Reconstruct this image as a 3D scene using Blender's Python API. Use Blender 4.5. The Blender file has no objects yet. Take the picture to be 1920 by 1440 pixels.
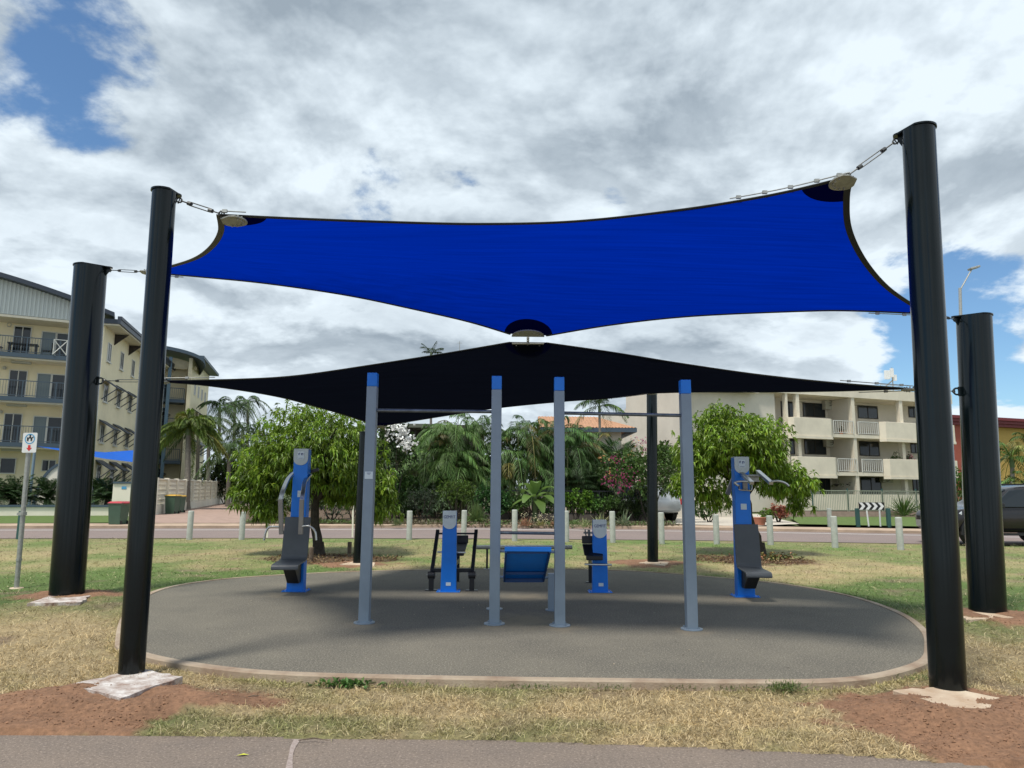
import bpy, math, random
import numpy as np
from mathutils import Vector, Matrix

random.seed(7)
RNG = np.random.default_rng(11)
S = bpy.context.scene
COL = S.collection
PI = math.pi

# ------------------------------------------------------------------ camera
F = 1330.0                      # focal length in pixels of the 1920 px wide photo
EYE = 1.6
PITCH = math.atan(195 / F)
ROLL = math.radians(0.4)
cam = bpy.data.cameras.new('camera')
cam.sensor_width = 36
cam.lens = 36 * F / 1920
cam.clip_end = 5000
cam_ob = bpy.data.objects.new('camera', cam)
COL.objects.link(cam_ob)
RM = Matrix.Rotation(PI / 2 + PITCH, 3, 'X') @ Matrix.Rotation(ROLL, 3, 'Z')
cam_ob.matrix_world = Matrix.Translation((0, 0, EYE)) @ RM.to_4x4()
S.camera = cam_ob

# ------------------------------------------------------------------ light
S.view_settings.view_transform = 'Standard'
S.view_settings.look = 'None'
S.view_settings.gamma = 1
S.view_settings.exposure = 0.4
SUN_EL = math.radians(66)
SUN_AZ = math.radians(215)      # clockwise from +Y: the sun is high, behind the camera and a little left
sd = Vector((math.sin(SUN_AZ) * math.cos(SUN_EL), math.cos(SUN_AZ) * math.cos(SUN_EL), math.sin(SUN_EL)))
sun = bpy.data.lights.new('sun', 'SUN')
sun.energy = 3.0
sun.angle = math.radians(10)
sun.color = (1, 0.95, 0.87)
sun_ob = bpy.data.objects.new('sun', sun)
COL.objects.link(sun_ob)
sun_ob.rotation_euler = sd.to_track_quat('Z', 'Y').to_euler()

def ray(px, py):
    return RM @ Vector(((px - 960) / F, (720 - py) / F, -1.0))
def gnd(px, py, z=0.0):
    d = ray(px, py)
    t = (z - EYE) / d.z
    return Vector((d.x * t, d.y * t, z))
def at(px, py, Y):
    d = ray(px, py)
    t = Y / d.y
    return Vector((d.x * t, Y, EYE + d.z * t))

world = bpy.data.worlds.new("World")
S.world = world
world.use_nodes = True
WN, WL = world.node_tree.nodes, world.node_tree.links
WN.clear()
def wn(t, **k):
    n = WN.new(t)
    for a, b in k.items():
        setattr(n, a, b)
    return n
def wmath(op, a, b=None, c=None, clamp=False):
    n = wn('ShaderNodeMath', operation=op, use_clamp=clamp)
    for i, v in enumerate((a, b, c)):
        if v is None: continue
        if isinstance(v, (int, float)): n.inputs[i].default_value = v
        else: WL.new(v, n.inputs[i])
    return n.outputs[0]
def wvec(op, a, b=None, scale=None):
    n = wn('ShaderNodeVectorMath', operation=op)
    for i, v in enumerate((a, b)):
        if v is None: continue
        if isinstance(v, (tuple, list, Vector)): n.inputs[i].default_value = tuple(v)
        else: WL.new(v, n.inputs[i])
    if scale is not None:
        if isinstance(scale, (int, float)): n.inputs['Scale'].default_value = scale
        else: WL.new(scale, n.inputs['Scale'])
    return n
def wramp(x, lo, hi, a=0.0, b=1.0):
    n = wn('ShaderNodeMapRange', interpolation_type='SMOOTHSTEP')
    WL.new(x, n.inputs[0])
    for i, v in zip((1, 2, 3, 4), (lo, hi, a, b)):
        n.inputs[i].default_value = v
    return n.outputs[0]
tc = wn('ShaderNodeTexCoord')
sep = wn('ShaderNodeSeparateXYZ'); WL.new(tc.outputs['Generated'], sep.inputs[0])
zz = wmath('MAXIMUM', sep.outputs[2], 0.0)
den = wmath('ADD', zz, 0.30)
comb = wn('ShaderNodeCombineXYZ')
WL.new(wmath('DIVIDE', sep.outputs[0], den), comb.inputs[0])
WL.new(wmath('DIVIDE', sep.outputs[1], den), comb.inputs[1])
P = comb.outputs[0]
def wnoise(vec, scale, detail, rough, dist=0.0, off=(0, 0, 0)):
    n = wn('ShaderNodeTexNoise')
    n.inputs['Scale'].default_value = scale
    n.inputs['Detail'].default_value = detail
    n.inputs['Roughness'].default_value = rough
    n.inputs['Distortion'].default_value = dist
    WL.new(wvec('ADD', vec, off).outputs[0], n.inputs['Vector'])
    return n.outputs[0]
base = wnoise(P, 1.9, 13, 0.58, 0.15, (4.1, 1.7, 0.3))
P2 = wvec('SCALE', P, None, 0.955).outputs[0]
base2 = wnoise(P2, 1.9, 6, 0.58, 0.15, (4.1, 1.7, 0.3))
big = wnoise(P, 0.7, 4, 0.5, 0.0, (9.0, 3.0, 1.0))
dens = wmath('ADD', wmath('MULTIPLY', base, 0.8), wmath('MULTIPLY', big, 0.2))
dens = wmath('ADD', wmath('MULTIPLY', wmath('SUBTRACT', dens, 0.5), 1.7), 0.53)
dens = wmath('ADD', dens, wramp(zz, 0.02, 0.14, 0.3, 0.0))
for (px, py, size, amt) in [(50, 100, 0.14, -0.19), (190, 130, 0.08, -0.09), (30, 60, 0.05, 0.06), (640, 350, 0.07, -0.085), (480, 290, 0.05, -0.07), (790, 388, 0.09, -0.15), (560, 250, 0.06, 0.05),
                            (1720, 600, 0.09, -0.19), (1880, 540, 0.08, -0.13), (1400, 650, 0.10, -0.16), (1170, 375, 0.03, -0.07), (1690, 670, 0.07, -0.15), (1900, 720, 0.1, -0.08),
                            (60, 300, 0.16, 0.16), (330, 170, 0.09, 0.05), (450, 80, 0.15, 0.09), (1100, 150, 0.5, 0.14), (480, 600, 0.2, 0.10), (250, 420, 0.15, 0.08), (1500, 350, 0.25, 0.08), (1850, 150, 0.25, 0.06), (900, 280, 0.12, 0.05), (1560, 640, 0.05, 0.07)]:
    d = ray(px, py).normalized()
    dt = wvec('DOT_PRODUCT', tc.outputs['Generated'], d).outputs['Value']
    dens = wmath('ADD', dens, wramp(dt, math.cos(size * 1.5), math.cos(size * 0.1), 0.0, amt))
mask = wramp(dens, 0.375, 0.475)
sh1 = wnoise(P, 1.7, 12, 0.62, 0.3, (1.3, 7.7, 2.0))
sh2 = wnoise(P, 0.9, 5, 0.5, 0.0, (3.3, 0.7, 5.0))
shade = wmath('ADD', wmath('MULTIPLY', sh1, 0.62), wmath('MULTIPLY', sh2, 0.38))
thick = wramp(dens, 0.46, 0.80, 0.0, 1.0)
# puffy rims are bright, thick cores are grey
lum = wmath('SUBTRACT', wramp(shade, 0.32, 0.64, 0.22, 1.08), wmath('MULTIPLY', thick, 0.34), clamp=True)
rel = wmath('MULTIPLY', wmath('SUBTRACT', base, base2), 5.5)
lum = wmath('ADD', lum, wmath('MAXIMUM', wmath('MINIMUM', rel, 0.35), -0.3))
low = wramp(zz, 0.0, 0.5, 0.25, 0.0)
lum = wmath('ADD', lum, low, clamp=True)
cmix = wn('ShaderNodeMix', data_type='RGBA')
WL.new(lum, cmix.inputs[0])
cmix.inputs[6].default_value = (2.6, 3.15, 3.7, 1)
cmix.inputs[7].default_value = (6.5, 7.3, 7.9, 1)
sky = wn('ShaderNodeTexSky')
sky.sky_type = 'NISHITA'
sky.sun_disc = False
sky.sun_elevation = SUN_EL
sky.sun_rotation = SUN_AZ
sky.air_density = 1.0
sky.dust_density = 0.3
skm = wn('ShaderNodeMix', data_type='RGBA', blend_type='MULTIPLY')
skm.inputs[0].default_value = 1
WL.new(sky.outputs[0], skm.inputs[6]); skm.inputs[7].default_value = (0.72, 0.92, 1.05, 1)
fin = wn('ShaderNodeMix', data_type='RGBA')
WL.new(mask, fin.inputs[0]); WL.new(skm.outputs[2], fin.inputs[6]); WL.new(cmix.outputs[2], fin.inputs[7])
bg = wn('ShaderNodeBackground'); bg.inputs[1].default_value = 0.1
WL.new(fin.outputs[2], bg.inputs[0])
wo = wn('ShaderNodeOutputWorld'); WL.new(bg.outputs[0], wo.inputs[0])
try:
    world.cycles.sampling_method = 'MANUAL'; world.cycles.sample_map_resolution = 512
except Exception: pass

# ------------------------------------------------------------------ materials
def mat(name, c, rough=0.6, metal=0.0, var=0.0, vscale=4.0, bump=0.0, bscale=40.0, coat=0.0, trans=0.0, attr=False, c2=None, spec=None, vdetail=6):
    m = bpy.data.materials.new(name); m.use_nodes = True
    N, L = m.node_tree.nodes, m.node_tree.links
    b = N['Principled BSDF']; out = N['Material Output']
    b.inputs['Roughness'].default_value = rough; b.inputs['Metallic'].default_value = metal
    if coat: b.inputs['Coat Weight'].default_value = coat; b.inputs['Coat Roughness'].default_value = 0.08
    if spec is not None: b.inputs['Specular IOR Level'].default_value = spec
    b.inputs['Base Color'].default_value = (*c, 1)
    src = None
    t = N.new('ShaderNodeTexCoord')
    if attr:
        a = N.new('ShaderNodeAttribute'); a.attribute_name = 'tint'; src = a.outputs['Color']
    if var:
        n = N.new('ShaderNodeTexNoise'); n.inputs['Scale'].default_value = vscale; n.inputs['Detail'].default_value = vdetail; n.inputs['Roughness'].default_value = 0.65
        L.new(t.outputs['Object'], n.inputs['Vector'])
        mr = N.new('ShaderNodeMapRange'); mr.inputs[1].default_value = 0.3; mr.inputs[2].default_value = 0.7
        L.new(n.outputs[0], mr.inputs[0])
        mx = N.new('ShaderNodeMix'); mx.data_type = 'RGBA'; L.new(mr.outputs[0], mx.inputs[0])
        if src is None:
            cc2 = c2 or tuple(x * (1 - var) for x in c)
            cc1 = c if c2 else tuple(min(1, x * (1 + var * 0.6)) for x in c)
            mx.inputs[6].default_value = (*cc2, 1); mx.inputs[7].default_value = (*cc1, 1)
            src = mx.outputs[2]
        else:
            mx.blend_type = 'MIX'; mx.inputs[6].default_value = (1 - var, 1 - var, 1 - var, 1); mx.inputs[7].default_value = (1 + var, 1 + var, 1 + var, 1)
            mu = N.new('ShaderNodeMix'); mu.data_type = 'RGBA'; mu.blend_type = 'MULTIPLY'; mu.inputs[0].default_value = 1
            L.new(src, mu.inputs[6]); L.new(mx.outputs[2], mu.inputs[7]); src = mu.outputs[2]
    if src is not None: L.new(src, b.inputs['Base Color'])
    if bump:
        n2 = N.new('ShaderNodeTexNoise'); n2.inputs['Scale'].default_value = bscale; n2.inputs['Detail'].default_value = 8; n2.inputs['Roughness'].default_value = 0.7
        L.new(t.outputs['Object'], n2.inputs['Vector'])
        bp = N.new('ShaderNodeBump'); bp.inputs['Strength'].default_value = bump; bp.inputs['Distance'].default_value = 0.02
        L.new(n2.outputs[0], bp.inputs['Height']); L.new(bp.outputs[0], b.inputs['Normal'])
    if trans:
        tr = N.new('ShaderNodeBsdfTranslucent'); ms = N.new('ShaderNodeMixShader'); ms.inputs[0].default_value = trans
        if src is not None: L.new(src, tr.inputs[0])
        else: tr.inputs[0].default_value = (*c, 1)
        L.new(b.outputs[0], ms.inputs[1]); L.new(tr.outputs[0], ms.inputs[2]); L.new(ms.outputs[0], out.inputs[0])
    return m

M = {}
M['post'] = mat('charcoal_gloss_paint', (0.003, 0.0062, 0.007), 0.17, var=0.25, vscale=3, coat=0.0, spec=0.33)
M['steel'] = mat('stainless_steel', (0.55, 0.55, 0.53), 0.32, 1.0, var=0.15, vscale=20)
M['turnbuckle'] = mat('dark_rigging_steel', (0.13, 0.13, 0.125), 0.4, 0.8, var=0.3, vscale=30)
M['plate'] = mat('brushed_plate', (0.38, 0.37, 0.32), 0.5, 0.6, var=0.3, vscale=14)
M['galv'] = mat('galvanised_steel', (0.42, 0.42, 0.39), 0.5, 0.6, var=0.25, vscale=25)
M['blue'] = mat('blue_powdercoat', (0.0, 0.19, 0.74), 0.42, var=0.12, vscale=3)
M['greyblue'] = mat('grey_blue_powdercoat', (0.235, 0.295, 0.36), 0.42, var=0.12, vscale=2.5)
M['black'] = mat('black_powdercoat', (0.012, 0.013, 0.016), 0.38)
M['seat'] = mat('dark_grey_seat_rubber', (0.075, 0.083, 0.092), 0.42, var=0.15, vscale=5)
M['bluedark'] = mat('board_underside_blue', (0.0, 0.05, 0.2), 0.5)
M['bar'] = mat('polished_grip_bar', (0.16, 0.18, 0.20), 0.35, 0.7, var=0.5, vscale=9)
M['tan'] = mat('arm_cover_tan', (0.27, 0.245, 0.215), 0.45, 0.3, var=0.15, vscale=8)
M['silverlight'] = mat('pale_silver_panel', (0.62, 0.68, 0.69), 0.35, 0.15, var=0.1)
M['silver'] = mat('silver_plastic', (0.36, 0.39, 0.39), 0.3, 0.5, var=0.1)
M['white'] = mat('white_paint', (0.72, 0.73, 0.72), 0.5, var=0.06)
M['sticker'] = mat('sticker_white', (0.62, 0.70, 0.74), 0.4)
M['ink'] = mat('dark_blue_ink', (0.01, 0.03, 0.18), 0.5)
M['inkblack'] = mat('black_ink', (0.01, 0.01, 0.01), 0.5)
M['skyblue'] = mat('sign_blue', (0.08, 0.32, 0.55), 0.4)
M['red'] = mat('sign_red', (0.6, 0.03, 0.03), 0.4)
M['hem'] = mat('sail_webbing', (0.012, 0.014, 0.016), 0.7)
M['strap'] = mat('sail_edge_strap', (0.075, 0.073, 0.058), 0.75, var=0.2, vscale=30)
M['footing'] = mat('rough_concrete', (0.66, 0.56, 0.43), 0.9, var=0.35, vscale=3.2, bump=1.0, bscale=16, c2=(0.42, 0.29, 0.19))
M['footing_white'] = mat('whitewashed_concrete', (0.74, 0.72, 0.69), 0.9, var=0.35, vscale=9, bump=1.0, bscale=16, c2=(0.20, 0.10, 0.055))
M['concrete'] = mat('kerb_concrete', (0.45, 0.375, 0.28), 0.9, var=0.4, vscale=2.4, c2=(0.25, 0.17, 0.115), bump=0.5, bscale=60)
M['bollard'] = mat('bollard_paint', (0.42, 0.44, 0.40), 0.8, var=0.2, vscale=6)
M['dkpost'] = mat('green_timber_post', (0.03, 0.09, 0.085), 0.7)
M['wood'] = mat('weathered_timber', (0.16, 0.12, 0.085), 0.9, var=0.4, vscale=12, bump=0.5)
M['bark'] = mat('bark', (0.055, 0.045, 0.035), 0.95, var=0.5, vscale=14, bump=1.0, bscale=30)
M['palmbark'] = mat('palm_trunk', (0.20, 0.18, 0.15), 0.9, var=0.35, vscale=8)
M['leaf'] = mat('leaf', (0.1, 0.15, 0.02), 0.42, trans=0.36, attr=True)
M['leafdull'] = mat('leaf_dull', (0.1, 0.15, 0.02), 0.55, trans=0.2, attr=True)
M['petal'] = mat('petal', (0.8, 0.8, 0.8), 0.6, trans=0.3, attr=True)
M['grass'] = mat('grass_blades', (0.3, 0.25, 0.1), 0.65, trans=0.12, attr=True)
M['cream'] = mat('cream_render', (0.84, 0.745, 0.52), 0.85, var=0.10, vscale=0.6, bump=0.1, bscale=30)
M['creamwall'] = mat('pale_cream_wall', (0.80, 0.75, 0.63), 0.85, var=0.10, vscale=0.8)
M['beige'] = mat('beige_render', (0.66, 0.61, 0.52), 0.85, var=0.12, vscale=0.5)
M['beigetrim'] = mat('beige_trim', (0.74, 0.67, 0.54), 0.85, var=0.14, vscale=0.7)
M['slate'] = mat('slate_blue_trim', (0.055, 0.085, 0.115), 0.5)
M['roofblue'] = mat('roof_dark_blue', (0.03, 0.04, 0.06), 0.45)
M['gable'] = mat('white_ribbed_cladding', (0.55, 0.58, 0.56), 0.5)
M['glass'] = mat('dark_glass', (0.016, 0.022, 0.028), 0.08, spec=0.5)
M['glasslight'] = mat('painted_reflection_glass', (0.13, 0.17, 0.18), 0.15)  # pale bluish reflection put into the pane's base colour
M['frame'] = mat('window_frame', (0.62, 0.62, 0.58), 0.5)
M['tile'] = mat('terracotta_tiles', (0.43, 0.235, 0.135), 0.8, var=0.3, vscale=5)
M['timberdark'] = mat('dark_timber', (0.035, 0.028, 0.022), 0.8, var=0.3)
M['brickred'] = mat('red_render', (0.36, 0.09, 0.06), 0.85, var=0.1)
M['maroon'] = mat('maroon_fascia', (0.17, 0.02, 0.025), 0.6)
M['yellow'] = mat('yellow_render', (0.55, 0.36, 0.10), 0.85, var=0.1)
M['bin'] = mat('bin_green', (0.055, 0.105, 0.07), 0.5, var=0.1)
M['binred'] = mat('bin_lid_red', (0.42, 0.03, 0.045), 0.45)
M['binyel'] = mat('bin_lid_yellow', (0.55, 0.33, 0.03), 0.45)
M['tyre'] = mat('tyre', (0.012, 0.012, 0.012), 0.85)
M['carblack'] = mat('car_dark_paint', (0.016, 0.014, 0.016), 0.22, 0.3, coat=0.4)
M['carsilver'] = mat('car_silver_paint', (0.5, 0.52, 0.53), 0.25, 0.4, coat=0.8)
M['lamp'] = mat('headlight_glass', (0.6, 0.63, 0.65), 0.1, 0.4)
M['tail'] = mat('tail_light_red', (0.5, 0.01, 0.01), 0.2)
M['ac'] = mat('ac_casing', (0.45, 0.44, 0.38), 0.6)
M['mulch'] = mat('mulch', (0.10, 0.05, 0.03), 0.95, var=0.6, vscale=25, bump=1.0, bscale=60)
M['pot'] = mat('terracotta_pot', (0.4, 0.15, 0.09), 0.8)

# ------------------------------------------------------------------ objects
W = {}
def tag(o, label=None, cat=None, group=None, kind=None):
    if label: o['label'] = label
    if cat: o['category'] = cat
    if group: o['group'] = group
    if kind: o['kind'] = kind
    return o
def thing(name, label, cat, loc, group=None):
    o = bpy.data.objects.new(name, None); COL.objects.link(o)
    o.empty_display_size = 0.2
    o.location = loc; W[o.name] = Vector(loc)
    return tag(o, label, cat, group)
def mkobj(name, me, material, parent, org):
    o = bpy.data.objects.new(name, me); COL.objects.link(o)
    if material is not None: me.materials.append(material)
    if parent is not None:
        o.parent = parent; W[o.name] = W[parent.name]
    else:
        o.location = org; W[o.name] = Vector(org)
    return o
def npobj(name, V, T, material, parent=None, tint=None, smooth=False):
    """triangle soup -> one object; V (n,3) world, T (m,3), tint (n,3)"""
    V = np.asarray(V, dtype=np.float64); T = np.asarray(T, dtype=np.int32)
    if parent is not None: org = W[parent.name]
    else: org = Vector(((V[:, 0].min() + V[:, 0].max()) / 2, (V[:, 1].min() + V[:, 1].max()) / 2, V[:, 2].min()))
    V = V - np.array(org)
    me = bpy.data.meshes.new(name)
    k = T.shape[1]
    me.vertices.add(len(V)); me.vertices.foreach_set('co', V.astype(np.float32).ravel())
    me.loops.add(T.size); me.loops.foreach_set('vertex_index', T.ravel())
    me.polygons.add(len(T)); me.polygons.foreach_set('loop_start', np.arange(0, T.size, k, dtype=np.int32))
    me.polygons.foreach_set('use_smooth', np.full(len(T), smooth))
    me.update(calc_edges=True); me.validate()
    if tint is not None:
        a = me.color_attributes.new('tint', 'FLOAT_COLOR', 'POINT')
        c = np.ones((len(V), 4), dtype=np.float32); c[:, :3] = tint
        a.data.foreach_set('color', c.ravel())
    return mkobj(name, me, material, parent, org)

class MB:
    def __init__(s): s.v = []; s.f = []
    def add(s, vs, fs):
        n = len(s.v); s.v += [Vector(v) for v in vs]; s.f += [tuple(n + i for i in f) for f in fs]; return s
    def box(s, c, size, rot=None):
        hx, hy, hz = size[0] / 2, size[1] / 2, size[2] / 2
        vs = [Vector((x, y, z)) for x in (-hx, hx) for y in (-hy, hy) for z in (-hz, hz)]
        if rot is not None: vs = [rot @ v for v in vs]
        c = Vector(c)
        return s.add([v + c for v in vs], [(0, 1, 3, 2), (4, 6, 7, 5), (0, 4, 5, 1), (2, 3, 7, 6), (0, 2, 6, 4), (1, 5, 7, 3)])
    def bar(s, a, b, w, h, up=(0, 0, 1)):
        a, b = Vector(a), Vector(b); d = (b - a); L = d.length
        if L < 1e-6: return s
        d /= L; u = Vector(up)
        if abs(d.dot(u)) > 0.98: u = Vector((0, 1, 0))
        x = d.cross(u).normalized(); u = x.cross(d)
        R = Matrix((x, d, u)).transposed()
        return s.box((a + b) / 2, (w, L, h), R)
    def sweepbar(s, pts, w, h, up=(0, 0, 1)):
        """rectangular bar along a curve, w across (perpendicular to up), h along up-ish"""
        pts = [Vector(p) for p in pts]; ring = []
        for i, p in enumerate(pts):
            d = (pts[min(i + 1, len(pts) - 1)] - pts[max(i - 1, 0)]).normalized()
            x = d.cross(Vector(up)).normalized(); u = x.cross(d)
            ring.append([p + x * a * w / 2 + u * b * h / 2 for a, b in ((-1, -1), (1, -1), (1, 1), (-1, 1))])
        vs = [v for r in ring for v in r]; fs = []
        for i in range(len(pts) - 1):
            for k in range(4):
                a, b = i * 4 + k, i * 4 + (k + 1) % 4
                fs.append((a, b, b + 4, a + 4))
        fs += [(3, 2, 1, 0), tuple((len(pts) - 1) * 4 + k for k in range(4))]
        return s.add(vs, fs)
    def tube(s, pts, r, n=8, caps=True):
        pts = [Vector(p) for p in pts]
        rs = r if isinstance(r, (list, tuple)) else [r] * len(pts)
        vs = []; prev = None
        for i, p in enumerate(pts):
            d = (pts[min(i + 1, len(pts) - 1)] - pts[max(i - 1, 0)])
            d = d.normalized() if d.length > 1e-9 else Vector((0, 0, 1))
            if prev is None:
                x = d.orthogonal().normalized()
            else:
                x = (prev - d * prev.dot(d))
                x = x.normalized() if x.length > 1e-6 else d.orthogonal().normalized()
            prev = x; y = d.cross(x)
            vs += [p + (x * math.cos(2 * PI * k / n) + y * math.sin(2 * PI * k / n)) * rs[i] for k in range(n)]
        fs = []
        for i in range(len(pts) - 1):
            for k in range(n):
                a, b = i * n + k, i * n + (k + 1) % n
                fs.append((a, b, b + n, a + n))
        if caps:
            fs.append(tuple(range(n - 1, -1, -1))); fs.append(tuple((len(pts) - 1) * n + k for k in range(n)))
        return s.add(vs, fs)
    def prism(s, poly, vec):
        """poly: list of 3D points (planar), extruded by vec"""
        poly = [Vector(p) for p in poly]; n = len(poly); vec = Vector(vec)
        vs = poly + [p + vec for p in poly]
        fs = [tuple(range(n - 1, -1, -1)), tuple(range(n, 2 * n))]
        fs += [(k, (k + 1) % n, n + (k + 1) % n, n + k) for k in range(n)]
        return s.add(vs, fs)
    def lathe(s, prof, c, n=24):
        c = Vector(c); vs = []; fs = []
        for (r, z) in prof:
            vs += [c + Vector((r * math.cos(2 * PI * k / n), r * math.sin(2 * PI * k / n), z)) for k in range(n)]
        for i in range(len(prof) - 1):
            for k in range(n):
                a, b = i * n + k, i * n + (k + 1) % n
                fs.append((a, b, b + n, a + n))
        fs.append(tuple(range(n - 1, -1, -1))); fs.append(tuple((len(prof) - 1) * n + k for k in range(n)))
        return s.add(vs, fs)
    def torus(s, c, R, r, rot=None, n=14, m=6, stretch=1.0):
        c = Vector(c); vs = []; fs = []
        for i in range(n):
            a = 2 * PI * i / n
            for k in range(m):
                b = 2 * PI * k / m
                v = Vector(((R + r * math.cos(b)) * math.cos(a) * stretch, (R + r * math.cos(b)) * math.sin(a), r * math.sin(b)))
                if rot is not None: v = rot @ v
                vs.append(c + v)
        for i in range(n):
            for k in range(m):
                a, b = i * m + k, i * m + (k + 1) % m
                a2, b2 = ((i + 1) % n) * m + k, ((i + 1) % n) * m + (k + 1) % m
                fs.append((a, a2, b2, b))
        return s.add(vs, fs)
    def build(s, name, material, parent=None, smooth=False, bevel=0.0, seg=2):
        if parent is not None: org = W[parent.name]
        else:
            xs = [v.x for v in s.v]; ys = [v.y for v in s.v]; zs = [v.z for v in s.v]
            org = Vector(((min(xs) + max(xs)) / 2, (min(ys) + max(ys)) / 2, min(zs)))
        me = bpy.data.meshes.new(name)
        me.from_pydata([v - org for v in s.v], [], s.f); me.update()
        o = mkobj(name, me, material, parent, org)
        import bmesh
        bm = bmesh.new(); bm.from_mesh(me); bmesh.ops.recalc_face_normals(bm, faces=bm.faces); bm.to_mesh(me); bm.free()
        if smooth:
            for p in me.polygons: p.use_smooth = True
            try: me.set_sharp_from_angle(angle=math.radians(40))
            except Exception: pass
        if bevel:
            b = o.modifiers.new('bevel', 'BEVEL'); b.width = bevel; b.segments = seg; b.limit_method = 'ANGLE'
        return o
def copy_tree(o, parent=None):
    c = o.copy(); COL.objects.link(c)
    c.parent = parent
    if parent is not None: W[c.name] = W[parent.name]
    for ch in list(o.children): copy_tree(ch, c)
    return c
def catmull(pts, per=8, closed=False):
    pts = [Vector(p) for p in pts]; out = []; n = len(pts)
    for i in range(n if closed else n - 1):
        if closed: a, b, c, d = pts[(i - 1) % n], pts[i], pts[(i + 1) % n], pts[(i + 2) % n]
        else: a, b, c, d = pts[max(i - 1, 0)], pts[i], pts[i + 1], pts[min(i + 2, n - 1)]
        for k in range(per):
            t = k / per
            out.append(0.5 * ((2 * b) + (c - a) * t + (2 * a - 5 * b + 4 * c - d) * t * t + (3 * b - a - 3 * c + d) * t ** 3))
    if not closed: out.append(pts[-1])
    return out
def textobj(body, size, origin, xdir, ydir, material, parent, name='lettering', depth=0.002, width=None):
    cu = bpy.data.curves.new('t', 'FONT'); cu.body = body; cu.size = size; cu.extrude = depth
    cu.align_x = 'CENTER'; cu.align_y = 'CENTER'
    to = bpy.data.objects.new('t', cu); COL.objects.link(to)
    bpy.context.view_layer.update()
    me = bpy.data.meshes.new_from_object(to.evaluated_get(bpy.context.evaluated_depsgraph_get()))
    bpy.data.objects.remove(to)
    xd, yd = Vector(xdir).normalized(), Vector(ydir).normalized(); zd = xd.cross(yd)
    org = W[parent.name]
    if width:
        w = max(v.co.x for v in me.vertices) - min(v.co.x for v in me.vertices); kx = width / w
    else: kx = 1
    for v in me.vertices:
        v.co = Vector(origin) + xd * v.co.x * kx + yd * v.co.y + zd * v.co.z - org
    me.materials.clear()
    return mkobj(name, me, material, parent, org)

# ------------------------------------------------------------------ value noise (numpy)
def _h(ix, iy, s):
    n = (ix * 374761393 + iy * 668265263 + s * 1442695041) & 0xFFFFFFFF
    n = ((n ^ (n >> 13)) * 1274126177) & 0xFFFFFFFF
    return ((n ^ (n >> 16)) & 0xFFFFFF) / float(0xFFFFFF)
def vnoise(x, y, s=0):
    x = np.asarray(x, float); y = np.asarray(y, float)
    ix = np.floor(x).astype(np.int64); iy = np.floor(y).astype(np.int64)
    fx = x - ix; fy = y - iy; fx = fx * fx * (3 - 2 * fx); fy = fy * fy * (3 - 2 * fy)
    a = _h(ix, iy, s) * (1 - fx) + _h(ix + 1, iy, s) * fx
    b = _h(ix, iy + 1, s) * (1 - fx) + _h(ix + 1, iy + 1, s) * fx
    return a * (1 - fy) + b * fy
def fbm(x, y, s=0, o=5):
    r = 0; a = 0.5; t = 0
    for k in range(o):
        r = r + a * vnoise(x * 2 ** k, y * 2 ** k, s + k * 17); t += a; a *= 0.55
    return r / t
def sstep(x, a, b):
    t = np.clip((x - a) / (b - a), 0, 1); return t * t * (3 - 2 * t)
# ------------------------------------------------------------------ ground
POSTS = {}   # filled below; ground positions come from the photo through the measured camera
def gz0(x, y):
    return -0.07 + 0.07 * sstep(y, 5.6, 9.5) + 0.03 * (fbm(x * 0.35, y * 0.35, 3, 3) - 0.5) * sstep(y, 5, 12)
fl = gnd(246, 1266, -0.02); fr = gnd(1778, 1297, -0.02)
ml = gnd(125, 1116, 0.02); mr = gnd(1852, 1148, 0.02)
bl = gnd(671, 1056, 0.02); br = gnd(1224, 1054, 0.02)
MOUNDS = [(gnd(205, 1300, 0), 1.25, 0.50, 0.10), (gnd(1800, 1325, 0), 1.15, 0.62, 0.10), (ml, 0.72, 0.6, 0.06), (gnd(1875, 1158, 0), 0.85, 0.75, 0.06),
          (bl, 0.85, 0.7, 0.03), (br, 1.0, 0.9, 0.03), (gnd(1900, 1345, 0), 1.0, 0.8, 0.05), (gnd(1900, 1395, 0), 0.55, 0.45, 0.02), (gnd(60, 1330, 0), 0.9, 0.4, 0.03)]
def dirt(x, y):
    d = 0
    wob = (fbm(x * 2.2, y * 2.2, 5, 6) - 0.5) * 1.15
    for c, rx, ry, h in MOUNDS:
        q = np.sqrt(((x - c.x) / rx) ** 2 + ((y - c.y) / ry) ** 2) + wob
        d = np.maximum(d, 1 - sstep(q, 0.80, 0.98))
    return d
def gz(x, y):
    z = gz0(x, y)
    for c, rx, ry, h in MOUNDS:
        q = np.sqrt(((x - c.x) / rx) ** 2 + ((y - c.y) / ry) ** 2)
        z = z + h * (1 - sstep(q, 0.25, 1.05)) * (0.6 + 0.4 * sstep(q, 0.2, 0.5)) * (0.75 + 0.5 * fbm(x * 5, y * 5, 8, 4))
    for c, lv in ((fl, -0.022), (fr, -0.012)):
        w = 1 - sstep(np.sqrt((x - c.x) ** 2 + ((y - c.y + 0.05) * 1.5) ** 2), 0.30, 0.62)
        z = z * (1 - w) + (lv + 0.03 * (fbm(x * 9, y * 9, 12, 4) - 0.5)) * w
    return z
PATH_E = [(-3000, 1390), (0, 1378), (480, 1384), (960, 1391), (1300, 1403), (1600, 1418), (1880, 1441), (2300, 1480)]
path_edge = [gnd(px, py, -0.1) for px, py in PATH_E if -600 < px]
pex = np.array([-400, path_edge[0].x - 6] + [p.x for p in path_edge] + [path_edge[-1].x + 8, 400])
pey = np.array([path_edge[0].y, path_edge[0].y] + [p.y for p in path_edge] + [path_edge[-1].y - 0.4, path_edge[-1].y - 0.4])
def path_y(x): return np.interp(x, pex, pey)
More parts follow.
